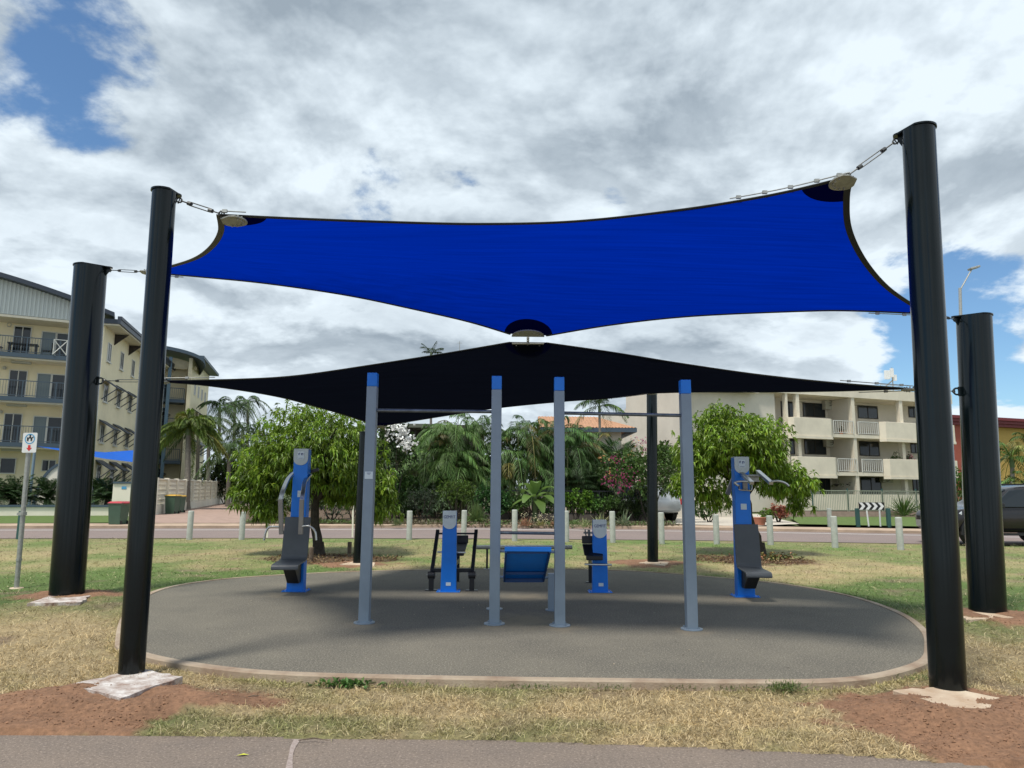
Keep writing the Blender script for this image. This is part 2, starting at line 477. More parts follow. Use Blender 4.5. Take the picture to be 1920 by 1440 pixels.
# soft-fall pad outline (outer edge of the kerb)
PADPX = [(216, 1200), (232, 1150), (285, 1109), (385, 1089), (520, 1078), (700, 1070), (860, 1067), (960, 1066), (1080, 1067), (1200, 1071), (1330, 1081), (1480, 1096), (1600, 1118),
         (1690, 1148), (1740, 1182), (1752, 1215), (1740, 1243), (1660, 1268), (1560, 1279), (1400, 1281), (1200, 1279), (960, 1276), (700, 1271), (540, 1266), (450, 1260), (360, 1249), (280, 1234), (226, 1217)]
pad = catmull([gnd(a, b, 0.0) for a, b in PADPX], 6, True)
padxy = np.array([(p.x, p.y) for p in pad])
def in_pad(x, y, grow=0.0):
    c = padxy.mean(0); q = (padxy - c) ; q = q * (1 + grow / np.linalg.norm(q, axis=1, keepdims=True)) + c
    inside = np.zeros(np.shape(x), bool); j = len(q) - 1
    for i in range(len(q)):
        xi, yi = q[i]; xj, yj = q[j]
        cnd = ((yi > y) != (yj > y)) & (x < (xj - xi) * (y - yi) / (yj - yi + 1e-12) + xi)
        inside ^= cnd; j = i
    return inside
def blob(x, y, px, py, rx, ry):
    c = gnd(px, py)
    return np.exp(-(((x - c.x) / rx) ** 2 + ((y - c.y) / ry) ** 2))
MULCH = [(gnd(625, 1048), 1.7, 1.3), (gnd(1405, 1050), 1.6, 1.3)]
def gcol(x, y):
    n1 = fbm(x * 0.55, y * 0.55, 21, 5); n2 = fbm(x * 2.6, y * 2.6, 31, 4); n3 = fbm(x * 0.2 + 5, y * 0.2, 41, 3); n4 = fbm(x * 11, y * 11, 51, 3)
    g = 0.45 + 1.4 * (n1 - 0.5) + 0.8 * (n2 - 0.5) + 0.7 * (n3 - 0.5) + 0.35 * (n4 - 0.5)
    g = g + 0.75 * blob(x, y, 140, 1100, 3.2, 2.2) + 0.75 * blob(x, y, 420, 1083, 3.0, 1.1) + 0.75 * blob(x, y, 1640, 1112, 2.6, 1.3) + 0.5 * blob(x, y, 1860, 1110, 2, 2)
    g = g - 0.5 * blob(x, y, 90, 1210, 1.6, 1.2) - 0.5 * blob(x, y, 1880, 1230, 1.0, 1.0) - 0.35 * blob(x, y, 1480, 1072, 3, 1.6)
    front = 1 - sstep(y, 5.6, 6.6)
    pe = y - path_y(x)
    g = g - front * (0.40 * sstep(pe, 0.25, 0.5) + 0.24) - 0.25 * blob(x, y, 150, 1250, 1.5, 0.8)
    g = g + 0.14 * sstep(y, 9, 14)
    g = np.clip(g, 0, 1)[..., None]
    dist = sstep(y, 9, 22)[..., None]
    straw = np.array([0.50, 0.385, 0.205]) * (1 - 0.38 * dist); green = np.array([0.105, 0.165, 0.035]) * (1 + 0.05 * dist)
    c = straw * (1 - g) + green * g
    c = c * (0.72 + 0.56 * n4)[..., None]
    bare = np.clip((fbm(x * 1.3, y * 1.3, 77, 5) - 0.62) * 6, 0, 1)[..., None] * 0.6
    c = c * (1 - bare) + np.array([0.25, 0.17, 0.12]) * bare
    for m, rx, ry in MULCH:
        q = np.sqrt(((x - m.x) / rx) ** 2 + ((y - m.y) / ry) ** 2) + (n2 - 0.5) * 1.0
        k = (1 - sstep(q, 0.6, 1.0))[..., None] * 0.85
        c = c * (1 - k) + np.array([0.115, 0.06, 0.035]) * k
    d = dirt(x, y)[..., None]
    dc = np.array([0.24, 0.130, 0.073]) * (0.7 + 0.6 * fbm(x * 4, y * 4, 61, 5))[..., None]
    return c * (1 - d) + dc * d
ys = np.concatenate([np.arange(-6, 3.6, 0.6), np.arange(3.6, 8.5, 0.035), np.arange(8.5, 18, 0.12), np.arange(18, 34, 0.4), np.arange(34, 80, 3), np.geomspace(80, 3000, 18)])
xs = np.concatenate([-np.geomspace(3000, 60, 14), np.arange(-56, -22, 2.5), np.arange(-22, -7, 0.3), np.arange(-7, 7, 0.045), np.arange(7, 22, 0.3), np.arange(22, 58, 2.5), np.geomspace(60, 3000, 14)])
X, Y = np.meshgrid(xs, ys)
Z = gz(X, Y)
Z = Z + (0.012 * (fbm(X * 14, Y * 14, 91, 3) - 0.5) + 0.075 * (fbm(X * 5, Y * 5, 93, 6) - 0.5) * dirt(X, Y)) * sstep(Y, 3, 5) * (1 - sstep(Y, 14, 20))
Z = np.where(Y < path_y(X) - 0.03, -0.10, Z)
Z = np.where(in_pad(X, Y, -0.06), -0.16, Z)
Z = np.where(Y > 21.3, -0.06, Z)
C = gcol(X, Y)
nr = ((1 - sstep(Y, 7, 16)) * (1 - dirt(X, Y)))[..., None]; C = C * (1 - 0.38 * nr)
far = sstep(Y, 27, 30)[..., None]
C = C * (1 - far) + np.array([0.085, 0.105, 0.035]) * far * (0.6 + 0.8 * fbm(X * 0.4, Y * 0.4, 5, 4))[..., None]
ny, nx = X.shape
I = np.arange(ny * nx).reshape(ny, nx)
Q = np.stack([I[:-1, :-1], I[:-1, 1:], I[1:, 1:], I[1:, :-1]], -1).reshape(-1, 4)
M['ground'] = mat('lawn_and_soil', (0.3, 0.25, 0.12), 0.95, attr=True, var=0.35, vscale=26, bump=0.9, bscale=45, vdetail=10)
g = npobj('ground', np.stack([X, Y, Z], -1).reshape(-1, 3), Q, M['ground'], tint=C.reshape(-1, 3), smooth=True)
tag(g, kind='structure')

def asphalt(name, c1, c2, chip, sc=160.0, big=1.2, bump=0.5, spots=None):
    m = bpy.data.materials.new(name); m.use_nodes = True
    N, L = m.node_tree.nodes, m.node_tree.links; b = N['Principled BSDF']; b.inputs['Roughness'].default_value = 0.92
    t = N.new('ShaderNodeTexCoord')
    def noise(s, d=6, r=0.6):
        n = N.new('ShaderNodeTexNoise'); n.inputs['Scale'].default_value = s; n.inputs['Detail'].default_value = d; n.inputs['Roughness'].default_value = r
        L.new(t.outputs['Object'], n.inputs['Vector']); return n.outputs[0]
    def ramp(x, lo, hi):
        n = N.new('ShaderNodeMapRange'); n.inputs[1].default_value = lo; n.inputs[2].default_value = hi; L.new(x, n.inputs[0]); return n.outputs[0]
    def mix(f, a, bb):
        n = N.new('ShaderNodeMix'); n.data_type = 'RGBA'; L.new(f, n.inputs[0])
        for k, v in ((6, a), (7, bb)):
            if isinstance(v, tuple): n.inputs[k].default_value = (*v, 1)
            else: L.new(v, n.inputs[k])
        return n.outputs[2]
    a = mix(ramp(noise(big, 7, 0.7), 0.35, 0.65), c1, c2)
    sp = ramp(noise(sc, 3, 0.7), 0.52, 0.72)
    a = mix(sp, a, chip)
    sp2 = ramp(noise(sc * 0.7, 3, 0.7), 0.55, 0.75)
    a = mix(sp2, a, tuple(x * 0.35 for x in c1))
    if spots:
        ge = N.new('ShaderNodeNewGeometry'); nn = noise(5.0, 5, 0.6); fac = None
        for c, r in spots:
            d = N.new('ShaderNodeVectorMath'); d.operation = 'DISTANCE'; L.new(ge.outputs['Position'], d.inputs[0]); d.inputs[1].default_value = tuple(c)
            q = N.new('ShaderNodeMath'); q.operation = 'MULTIPLY_ADD'; L.new(nn, q.inputs[0]); q.inputs[1].default_value = r * 1.6; L.new(d.outputs['Value'], q.inputs[2])
            m2 = N.new('ShaderNodeMapRange'); m2.interpolation_type = 'SMOOTHSTEP'; m2.inputs[1].default_value = r * 0.8; m2.inputs[2].default_value = r * 1.9; m2.inputs[3].default_value = 0.62; m2.inputs[4].default_value = 0; L.new(q.outputs[0], m2.inputs[0])
            if fac is None: fac = m2.outputs[0]
            else:
                w = N.new('ShaderNodeMath'); w.operation = 'MAXIMUM'; L.new(fac, w.inputs[0]); L.new(m2.outputs[0], w.inputs[1]); fac = w.outputs[0]
        a = mix(fac, a, (0.27, 0.225, 0.155))
    L.new(a, b.inputs['Base Color'])
    bp = N.new('ShaderNodeBump'); bp.inputs['Strength'].default_value = bump; bp.inputs['Distance'].default_value = 0.006
    L.new(noise(sc * 0.8, 4, 0.8), bp.inputs['Height']); L.new(bp.outputs[0], b.inputs['Normal'])
    return m
DUST = [(gnd(a, b, 0), r) for a, b, r in [(540, 1114, .45), (1397, 1124, .4), (841, 1114, .42), (1125, 1115, .42), (683, 1172, .3), (927, 1174, .36), (1050, 1178, .36), (1297, 1184, .3), (985, 1165, .75), (985, 1120, .5)]]
M['pad'] = asphalt('rubber_softfall', (0.152, 0.139, 0.108), (0.102, 0.095, 0.077), (0.40, 0.36, 0.28), 62, 0.7, spots=DUST)
M['path'] = asphalt('worn_asphalt_path', (0.205, 0.162, 0.128), (0.16, 0.13, 0.108), (0.36, 0.29, 0.24), 60, 1.3, 0.9)
M['road'] = asphalt('road_asphalt', (0.23, 0.175, 0.155), (0.19, 0.15, 0.14), (0.33, 0.27, 0.25), 40, 0.3)
M['line'] = mat('road_paint', (0.75, 0.74, 0.70), 0.7, var=0.15, vscale=3)

def sheet(name, pts, z, material, kind='structure', thick=0.0):
    mb = MB(); n = len(pts)
    pts = [Vector((p[0], p[1], z)) for p in pts]
    mb.add(pts, [tuple(range(n))])
    o = mb.build(name, material)
    import bmesh
    bm = bmesh.new(); bm.from_mesh(o.data); bmesh.ops.triangulate(bm, faces=bm.faces)
    for f in bm.faces:
        if f.normal.z < 0: f.normal_flip()
    bm.to_mesh(o.data); bm.free()
    return tag(o, kind=kind)
def ribbon(name, A, B, z, material):
    mb = MB(); n = len(A)
    mb.add([Vector((p[0], p[1], z)) for p in A] + [Vector((p[0], p[1], z)) for p in B], [(i, i + 1, n + i + 1, n + i) for i in range(n - 1)])
    return mb.build(name, material)
# foreground path with a ragged edge
xx = np.concatenate([np.linspace(-60, -7, 12), np.arange(-6.9, 6.9, 0.05), np.linspace(7, 60, 12)])
ed = path_y(xx) + 0.05 * (fbm(xx * 3, xx * 0, 7, 5) - 0.5)
tag(ribbon('path', [(a, -5) for a in xx], list(zip(xx, ed)), -0.085, M['path']), kind='structure')
# a chalky white scuff across the path
sc = [gnd(px, py, -0.08) for px, py in [(556, 1386), (550, 1400), (545, 1418), (540, 1450)]]
A = [p + Vector((-0.018 - 0.012 * math.sin(i * 3), 0, 0)) for i, p in enumerate(sc)]; B = [p + Vector((0.02 + 0.01 * math.cos(i * 2), 0, 0)) for i, p in enumerate(sc)]
M['scuff'] = mat('chalk_scuff', (0.40, 0.34, 0.31), 0.95, var=0.5, vscale=40, c2=(0.22, 0.17, 0.15))
tag(ribbon('path_marking', catmull(A, 6), catmull(B, 6), -0.081, M['scuff']), 'faint whitish chalk scuff crossing the asphalt path in the foreground', 'ground mark')
# yellow leaf on the path
lf = gnd(455, 1416, -0.08); mb = MB()
mb.add([lf + Vector(v) for v in ((-0.04, -0.008, 0), (0, -0.012, 0.008), (0.04, 0.006, 0.002), (0, 0.014, 0.006), (0, 0, 0.001))], [(0, 1, 4), (1, 2, 4), (2, 3, 4), (3, 0, 4)])
tag(mb.build('fallen_leaf', mat('yellow_leaf', (0.6, 0.62, 0.06), 0.6)), 'yellow fallen leaf lying on the foreground asphalt path', 'leaf')
# pad surface and kerb
inner = []
cpad = Vector(padxy.mean(0).tolist() + [0])
for i, p in enumerate(pad):
    t = (pad[(i + 1) % len(pad)] - pad[i - 1]).normalized(); nrm = Vector((-t.y, t.x, 0))
    if nrm.dot(cpad - p) < 0: nrm = -nrm
    inner.append(p + nrm * 0.09)
sheet('pad_surface', inner, 0.0, M['pad'])['kind'] = 'structure'
mb = MB(); n = len(pad); rings = []
for off, z in ((0.095, -0.05), (0.09, 0.009), (0.012, 0.009), (0.0, -0.002), (-0.012, -0.2)):
    rings.append([Vector((p.x + (q - p).normalized().x * off, p.y + (q - p).normalized().y * off, z)) for p, q in zip(pad, inner)])
for r in rings: mb.v += r
for k in range(len(rings) - 1):
    for i in range(n): mb.f.append((k * n + i, k * n + (i + 1) % n, (k + 1) * n + (i + 1) % n, (k + 1) * n + i))
tag(mb.build('pad_kerb', M['concrete'], smooth=True), 'pale concrete kerb ring around the rubber exercise pad', 'kerb')
# sandy dust marks around machine bases are part of the pad material: thin sheets
M['dust'] = mat('sandy_dust', (0.27, 0.225, 0.155), 0.95, var=0.5, vscale=40, c2=(0.13, 0.12, 0.095))
def dustspot(px, py, rx, ry, s):
    c = gnd(px, py, 0.0); pts = []
    for k in range(26):
        a = 2 * PI * k / 26; r = 0.6 + 0.7 * float(vnoise(k * 0.9, s * 3.3, s))
        pts.append((c.x + math.cos(a) * rx * r, c.y + math.sin(a) * ry * r))
    return pts

# road, line, verge
def roadpts(L, z=-0.05): return [gnd(px, py, z) for px, py in L]
near = roadpts([(-900, 1016), (0, 1010), (450, 1009), (900, 1010), (1280, 1013), (1560, 1017), (1920, 1023), (2900, 1045)])
farr = roadpts([(-900, 996), (0, 991), (450, 990.5), (900, 989), (1280, 993), (1560, 998), (1920, 1004), (2900, 1020)])
line = roadpts([(-900, 998), (0, 994.6), (450, 994), (900, 992.5), (1280, 996.5), (1560, 1001), (1920, 1008), (2900, 1024)])
tag(ribbon('road', near, farr, -0.045, M['road']), kind='structure')
tag(ribbon('road_line', line, [p + Vector((0, 0.14, 0)) for p in line], -0.041, M['line']), kind='structure')
mb = MB(); F2 = [p + Vector((0, 1.5, 0)) for p in farr]; n = len(farr)
for A, z in ((farr, -0.06), (farr, 0.05), ([p + Vector((0, 0.15, 0)) for p in farr], 0.06), (F2, 0.07)):
    mb.v += [Vector((p.x, p.y, z)) for p in A]
for k in range(3):
    for i in range(n - 1): mb.f.append((k * n + i, k * n + i + 1, (k + 1) * n + i + 1, (k + 1) * n + i))
M['verge'] = mat('kerb_and_dirt_verge', (0.44, 0.33, 0.24), 0.95, var=0.3, vscale=1.5, bump=0.3)
tag(mb.build('far_footpath', M['verge']), kind='structure')
M['brick'] = mat('brick_paving', (0.36, 0.25, 0.20), 0.9, var=0.25, vscale=2.0)
sheet('driveway', [gnd(*p) for p in [(270, 984), (440, 984), (640, 975), (520, 955), (452, 940), (432, 940), (290, 967)]], 0.075, M['brick'])
M['pale_conc'] = mat('pale_concrete', (0.50, 0.45, 0.38), 0.9, var=0.15, vscale=1)
sheet('driveway', [gnd(*p) for p in [(1245, 985), (1400, 990), (1500, 985), (1420, 966), (1180, 966)]], 0.075, M['pale_conc'])
M['greenlawn'] = mat('green_verge_grass', (0.095, 0.15, 0.03), 0.95, var=0.3, vscale=4, bump=0.8)
sheet('lawn', [gnd(*p) for p in [(-400, 988), (268, 983), (255, 966), (-400, 968)]], 0.08, M['greenlawn'])
sheet('lawn', [gnd(*p) for p in [(1500, 986), (2100, 998), (2100, 972), (1480, 972)]], 0.08, M['greenlawn'])

# ------------------------------------------------------------------ shade posts
def footing(px, zt, parent, dark=None):
    pts = [gnd(a, b, zt) for a, b in px]; out = []
    for i in range(len(pts)):
        a, b = pts[i], pts[(i + 1) % len(pts)]
        for k in range(9):
            p = a.lerp(b, k / 9); c = sum(pts, Vector()) / len(pts)
            j = (float(vnoise(i * 3.1 + k * 0.8, px[0][0] * 0.1, 4)) - 0.5) * 0.07
            out.append(p + (p - c).normalized() * j)
    mb = MB(); mb.prism([p - Vector((0, 0, 0.16)) for p in out], (0, 0, 0.16))
    return mb.build('footing', M[dark or 'footing'], parent)
def post(base, toppx, dia, tabpx, tabY, foot, zt, label, extra=None):
    top = at(toppx[0], toppx[1], base.y + (0.0))
    ob = thing('shade_post', label, 'post', base, 'posts holding up the shade sails')
    mb = MB(); d = (top - base).normalized()
    mb.tube([base - d * 0.1, base + d * 0.02, top], dia / 2, 48)
    mb.build('pipe', M['post'], ob, smooth=True)
    tab = at(tabpx[0], tabpx[1], tabY); v = tab - top; v.z = 0; u = v.normalized(); w = Vector((-u.y, u.x, 0)); r = dia / 2 + 0.012
    L = v.length; poly = []
    for k in range(25):
        a = PI / 2 + PI * k / 24; poly.append(top + u * math.cos(a) * r + w * math.sin(a) * r)
    for k in range(13):
        a = -PI / 2 + PI * k / 12; poly.append(top + u * (L - 0.02 + 0.05 * math.cos(a)) + w * (0.05 * math.sin(a)))
    mb = MB(); mb.prism([p + Vector((0, 0, 0.002)) for p in poly], (0, 0, 0.016))
    mb.build('cap_plate', M['post'], ob)
    # gusset under the tab
    mb = MB(); g0 = top + u * (dia / 2 - 0.01); g1 = top + u * (L - 0.01)
    mb.prism([g0 - w * 0.008 + Vector((0, 0, -0.14)), g1 - w * 0.008 + Vector((0, 0, -0.05)), g1 - w * 0.008, g0 - w * 0.008], w * 0.016)
    mb.build('lug', M['post'], ob)
    footing(foot, zt, ob, 'footing_white' if foot[0][0] < 150 else 'footing')
    return ob, top + u * (L - 0.01) + Vector((0, 0, -0.03))
pf, tab_fl = post(fl, (308, 361), 0.212, (334, 371), fl.y + 0.10, [(133, 1283), (262, 1254), (346, 1268), (225, 1311)], 0.008, 'tall slim black post at the front left, in white chipped concrete')
pr, tab_fr = post(fr, (1722, 245), 0.272, (1681, 257), fr.y + 0.12, [(1672, 1295), (1768, 1286), (1894, 1312), (1812, 1334)], 0.02, 'tallest black post at the front right, on a tan concrete slab')
pm, tab_ml = post(ml, (170, 502), 0.455, (207, 505), ml.y + 0.02, [(52, 1131), (100, 1114), (170, 1115), (152, 1129)], 0.04, 'thick black post behind the front left one, beside the dog sign')
pn, tab_mr = post(mr, (1826, 595), 0.435, (1788, 593), mr.y + 0.02, [(1792, 1148), (1895, 1146), (1916, 1156), (1812, 1162)], 0.04, 'thick shorter black post on the right in front of the dark car')
pb, tab_bl = post(bl, (683, 811), 0.20, (699, 812), bl.y - 0.25, [(638, 1058), (662, 1053), (702, 1054), (702, 1061)], 0.03, 'short black post behind the pad, partly hidden by a grey upright')
pc, tab_br = post(br, (1222, 722), 0.235, (1222, 724), br.y - 0.3, [(1198, 1055), (1220, 1051), (1256, 1054), (1244, 1060)], 0.03, 'black post behind the pad in front of the pink flowering shrub')
def sidelug(base, px, py, rad, toward):
    p = at(px, py, base.y)
    return p
# low lugs on the two thick posts
def lowlug(ob, base, px, py, side):
    c = at(px, py, base.y); mb = MB()
    mb.box(c + Vector((side * 0.0, 0, 0)), (0.12, 0.02, 0.13)); mb.torus(c + Vector((side * 0.08, 0, 0)), 0.045, 0.013, Matrix.Rotation(PI / 2, 3, 'X'))
    mb.build('lug', M['post'], ob)
    return c + Vector((side * 0.11, 0, 0))
lug_l = lowlug(pm, ml, 178, 714, 1); lug_r = lowlug(pn, mr, 1805, 734, -1)

# ------------------------------------------------------------------ sails
def sail_mesh(edges, R=30, per=26, sag=0.0):
    loop = []
    for e in edges:
        pts = [at(*p) for p in e]
        c = catmull(pts, 10)
        # resample evenly
        L = [0]
        for a, b in zip(c, c[1:]): L.append(L[-1] + (b - a).length)
        k = max(4, int(L[-1] / 0.085))
        for i in range(k):
            s = L[-1] * i / k
            j = max(q for q in range(len(L)) if L[q] <= s + 1e-9); j = min(j, len(c) - 2)
            loop.append(c[j].lerp(c[j + 1], (s - L[j]) / max(1e-9, L[j + 1] - L[j])))
    B = np.array(loop); N = len(B); c0 = B.mean(0)
    V = np.array([c0 + (B - c0) * (r / R) for r in range(R + 1)])
    for it in range(900):
        A = V.copy()
        for r in range(1, R):
            wt = 1.0 / (r * (2 * PI / N)) ** 2
            wt = min(wt, 6)
            V[r] = ((A[r - 1] * (1 - 0.5 / r) + A[r + 1] * (1 + 0.5 / r)) + wt * (np.roll(A[r], 1, 0) + np.roll(A[r], -1, 0))) / (2 + 2 * wt)
        V[0] = V[1].mean(0)
    vs = [Vector(V[0, 0])] + [Vector(p) for r in range(1, R + 1) for p in V[r]]
    fs = [(0, 1 + i, 1 + (i + 1) % N) for i in range(N)]
    for r in range(R - 1):
        for i in range(N):
            a, b = 1 + r * N + i, 1 + r * N + (i + 1) % N
            fs.append((a, b, b + N, a + N))
    return vs, fs, loop
def cloth(name, c, ctrans, tw, corners, rad, dark=(0.006, 0.008, 0.012), darkt=(0.0, 0.0, 0.01)):
    m = bpy.data.materials.new(name); m.use_nodes = True
    N, L = m.node_tree.nodes, m.node_tree.links; N.clear()
    out = N.new('ShaderNodeOutputMaterial'); t = N.new('ShaderNodeTexCoord')
    # knitted weave: fine stretched noise
    mp = N.new('ShaderNodeMapping'); mp.inputs['Scale'].default_value = (0.8, 22, 22); L.new(t.outputs['Object'], mp.inputs['Vector'])
    n = N.new('ShaderNodeTexNoise'); n.inputs['Scale'].default_value = 1.0; n.inputs['Detail'].default_value = 5; L.new(mp.outputs[0], n.inputs['Vector'])
    mr = N.new('ShaderNodeMapRange'); mr.inputs[1].default_value = 0.3; mr.inputs[2].default_value = 0.7; mr.inputs[3].default_value = 0.88; mr.inputs[4].default_value = 1.12; L.new(n.outputs[0], mr.inputs[0])
    fac = None
    for cpt, rad in corners:
        d = N.new('ShaderNodeVectorMath'); d.operation = 'DISTANCE'; L.new(t.outputs['Object'], d.inputs[0]); d.inputs[1].default_value = tuple(cpt)
        q = N.new('ShaderNodeMath'); q.operation = 'LESS_THAN'; L.new(d.outputs['Value'], q.inputs[0]); q.inputs[1].default_value = rad
        if fac is None: fac = q.outputs[0]
        else:
            w = N.new('ShaderNodeMath'); w.operation = 'MAXIMUM'; L.new(fac, w.inputs[0]); L.new(q.outputs[0], w.inputs[1]); fac = w.outputs[0]
    def colr(a, b):
        sc = N.new('ShaderNodeVectorMath'); sc.operation = 'SCALE'; sc.inputs[0].default_value = a; L.new(mr.outputs[0], sc.inputs['Scale'])
        mx = N.new('ShaderNodeMix'); mx.data_type = 'RGBA'; L.new(fac, mx.inputs[0]); L.new(sc.outputs[0], mx.inputs[6]); mx.inputs[7].default_value = (*b, 1); return mx.outputs[2]
    df = N.new('ShaderNodeBsdfDiffuse'); tr = N.new('ShaderNodeBsdfTranslucent'); ms = N.new('ShaderNodeMixShader')
    L.new(colr(c, dark), df.inputs[0]); L.new(colr(ctrans, darkt), tr.inputs[0]); ms.inputs[0].default_value = tw
    L.new(df.outputs[0], ms.inputs[1]); L.new(tr.outputs[0], ms.inputs[2]); L.new(ms.outputs[0], out.inputs[0])
    return m
def half_plate(mb, c, u, v, a, b, tip, th=0.012):
    nrm = u.cross(v).normalized(); poly = []
    for k in range(15):
        t = -PI / 2 + PI * k / 14
        poly.append(c + u * (a * math.cos(t)) + v * (b * math.sin(t)))
    if tip: poly += [c + v * b * 0.75 - u * tip * 0.5, c - u * tip, c - v * b * 0.75 - u * tip * 0.5]
    mb.prism([p - nrm * th / 2 for p in poly], nrm * th)
def turnbuckle(mb, a, b, frac=0.45):
    """shackle, forked rod, open body, rod, shackle"""
    a, b = Vector(a), Vector(b); d = (b - a); L = d.length; d.normalize()
    x = d.orthogonal().normalized(); x = d.cross(Vector((0, 0, 1))).normalized(); y = d.cross(x)
    R = Matrix((d, y, x)).transposed()
    mb.torus(a + d * 0.03, 0.022, 0.007, R, stretch=1.5); mb.torus(b - d * 0.03, 0.022, 0.007, R, stretch=1.5)
    s = L * (0.5 - frac / 2); e = L * (0.5 + frac / 2)
    mb.tube([a + d * 0.05, a + d * (s + 0.03)], 0.007, 6); mb.tube([a + d * (e - 0.03), b - d * 0.05], 0.007, 6)
    for q in (-0.016, 0.016): mb.tube([a + d * s + y * q, a + d * e + y * q], 0.0055, 6)
    for q in (s, e): mb.tube([a + d * (q - 0.022), a + d * (q + 0.022)], 0.02, 8)
    for q in (0.03, L - 0.03): mb.tube([a + d * q - y * 0.035, a + d * q + y * 0.035], 0.006, 6)
E_blue = [
 [(412, 402, 6.35), (560, 409, 6.60), (720, 415, 6.80), (900, 419, 6.92), (1080, 414, 6.90), (1280, 392, 6.72), (1450, 364, 6.42), (1594, 330, 6.10)],
 [(1594, 330, 6.10), (1587, 372, 6.45), (1592, 430, 6.95), (1620, 488, 7.55), (1662, 537, 8.2), (1712, 572, 8.75), (1745, 588, 9.0)],
 [(1745, 588, 9.0), (1600, 582, 8.95), (1500, 583, 8.95), (1300, 592, 9.05), (1150, 608, 9.25), (1024, 629, 9.55)],
 [(1024, 629, 9.55), (957, 626, 9.55)],
 [(957, 626, 9.55), (880, 603, 9.4), (780, 580, 9.3), (650, 553, 9.25), (500, 531, 9.35), (380, 519, 9.55), (275, 510, 9.8)],
 [(275, 510, 9.8), (320, 499, 9.3), (366, 484, 8.6), (396, 463, 7.8), (414, 434, 7.0), (412, 402, 6.35)]]
E_black = [
 [(298, 713, 9.85), (450, 710, 10.0), (560, 703, 10.1), (700, 683, 10.1), (840, 661, 10.0), (957, 641, 9.75)],
 [(957, 641, 9.75), (1024, 642, 9.75)],
 [(1024, 642, 9.75), (1150, 660, 9.85), (1280, 681, 9.75), (1420, 701, 9.55), (1560, 716, 9.3), (1712, 728, 9.05)],
 [(1712, 728, 9.05), (1560, 733, 10.2), (1400, 735, 11.6), (1300, 735, 13.0), (1224, 737, 14.8)],
 [(1224, 737, 14.8), (1150, 746, 14.3), (1050, 753, 13.9), (930, 765, 13.7), (830, 780, 13.75), (712, 799, 14.1)],
 [(712, 799, 14.1), (664, 783, 13.2), (600, 764, 12.2), (520, 743, 11.2), (400, 724, 10.4), (298, 715, 9.85)]]
def build_sail(edges, label, clothmat, big, skip, mid, rad):
    vs, fs, loop = sail_mesh(edges)
    mean = sum(loop, Vector()) / len(loop)
    ob = thing('shade_sail', label, 'shade sail', mean, 'shade sails over the exercise pad')
    corners = [at(*e[0]) for e in edges]
    m = clothmat([(c - mean, rad if k in big else 0.3) for k, c in enumerate(corners) if k not in skip] + [((corners[mid[0]] + corners[mid[1]]) / 2 - mean, 0.33)], rad)
    mb = MB(); mb.v = vs; mb.f = fs
    mb.build('fabric', m, ob, smooth=True)
    return ob, mean
def bluecloth(cs, rad): return cloth('blue_shade_cloth', (0.0, 0.020, 0.22), (0.0, 0.0165, 0.285), 0.62, cs, rad)
def blackcloth(cs, rad): return cloth('black_shade_cloth', (0.010, 0.012, 0.018), (0.003, 0.004, 0.009), 0.3, cs, rad)
sb, mb_ = build_sail(E_blue, 'upper bright blue shade sail stretched between the front and middle posts', bluecloth, (0, 1), (3, 4), (3, 4), 0.42)
sk, mk_ = build_sail(E_black, 'lower black shade sail seen from beneath over the exercise frame', blackcloth, (), (1, 2), (1, 2), 0.4)
def hems(ob, edges, mean, which, material, w=0.055, dz=-0.006):
    for i, e in enumerate(edges):
        if i not in which: continue
        c = catmull([at(*p) for p in e], 10)
        mb = MB(); mb.sweepbar([p + Vector((0, 0, dz)) for p in c], w, 0.008)
        mb.build('edge_webbing', material[i] if isinstance(material, dict) else material, ob)
hems(sb, E_blue, mb_, (0, 2, 4), M['hem'], 0.05)
hems(sb, E_blue, mb_, (1,), M['hem'], 0.06)
hems(sb, E_blue, mb_, (5,), M['strap'], 0.06)
hems(sk, E_black, mk_, (0, 2, 3, 4, 5), M['hem'], 0.05)
def corner_plate(ob, c, inward, across, a, b, tip, dz=-0.02):
    u = inward.normalized(); v = (across - u * across.dot(u)).normalized()
    mb = MB(); half_plate(mb, c + Vector((0, 0, dz)), u, v, a, b, tip)
    nrm = u.cross(v).normalized()
    if nrm.z < 0: nrm = -nrm
    for k in range(7):
        t = -1.2 + 0.4 * k; p = c + Vector((0, 0, dz)) + u * (a * 0.75 * math.cos(t)) + v * (b * 0.78 * math.sin(t))
        mb.tube([p - nrm * 0.02, p + nrm * 0.03], 0.009, 6)
    return mb.build('corner_plate', M['plate'], ob)
cA = at(424, 401, 6.37); cB = at(1580, 331, 6.15); cC = at(1745, 588, 9.0); cD = at(275, 510, 9.8)
corner_plate(sb, cA + Vector((0.03, 0.04, -0.03)), mb_ - cA, Vector((1, -0.3, 0)), 0.15, 0.15, 0.09)
corner_plate(sb, cB + Vector((0.03, 0.0, -0.03)), mb_ - cB, Vector((1, 0.3, 0)), 0.15, 0.15, 0.09)
corner_plate(sb, cC, mb_ - cC, Vector((0.3, 1, 0)), 0.15, 0.12, 0.08)
corner_plate(sb, cD, mb_ - cD, Vector((-0.3, 1, 0)), 0.15, 0.12, 0.08)
cP = at(990, 628, 9.55); cQ = at(990, 641, 9.75)
corner_plate(sb, cP + Vector((0, 0.01, 0)), Vector((0, -1, 0.13)), Vector((1, 0, 0)), 0.26, 0.225, 0)
corner_plate(sk, cQ + Vector((0, -0.01, -0.0)), Vector((0, 1, -0.06)), Vector((1, 0, 0)), 0.30, 0.225, 0)
cL = at(298, 714, 9.85); cR = at(1712, 728, 9.05); cBL = at(712, 799, 14.1); cBR = at(1224, 737, 14.8)
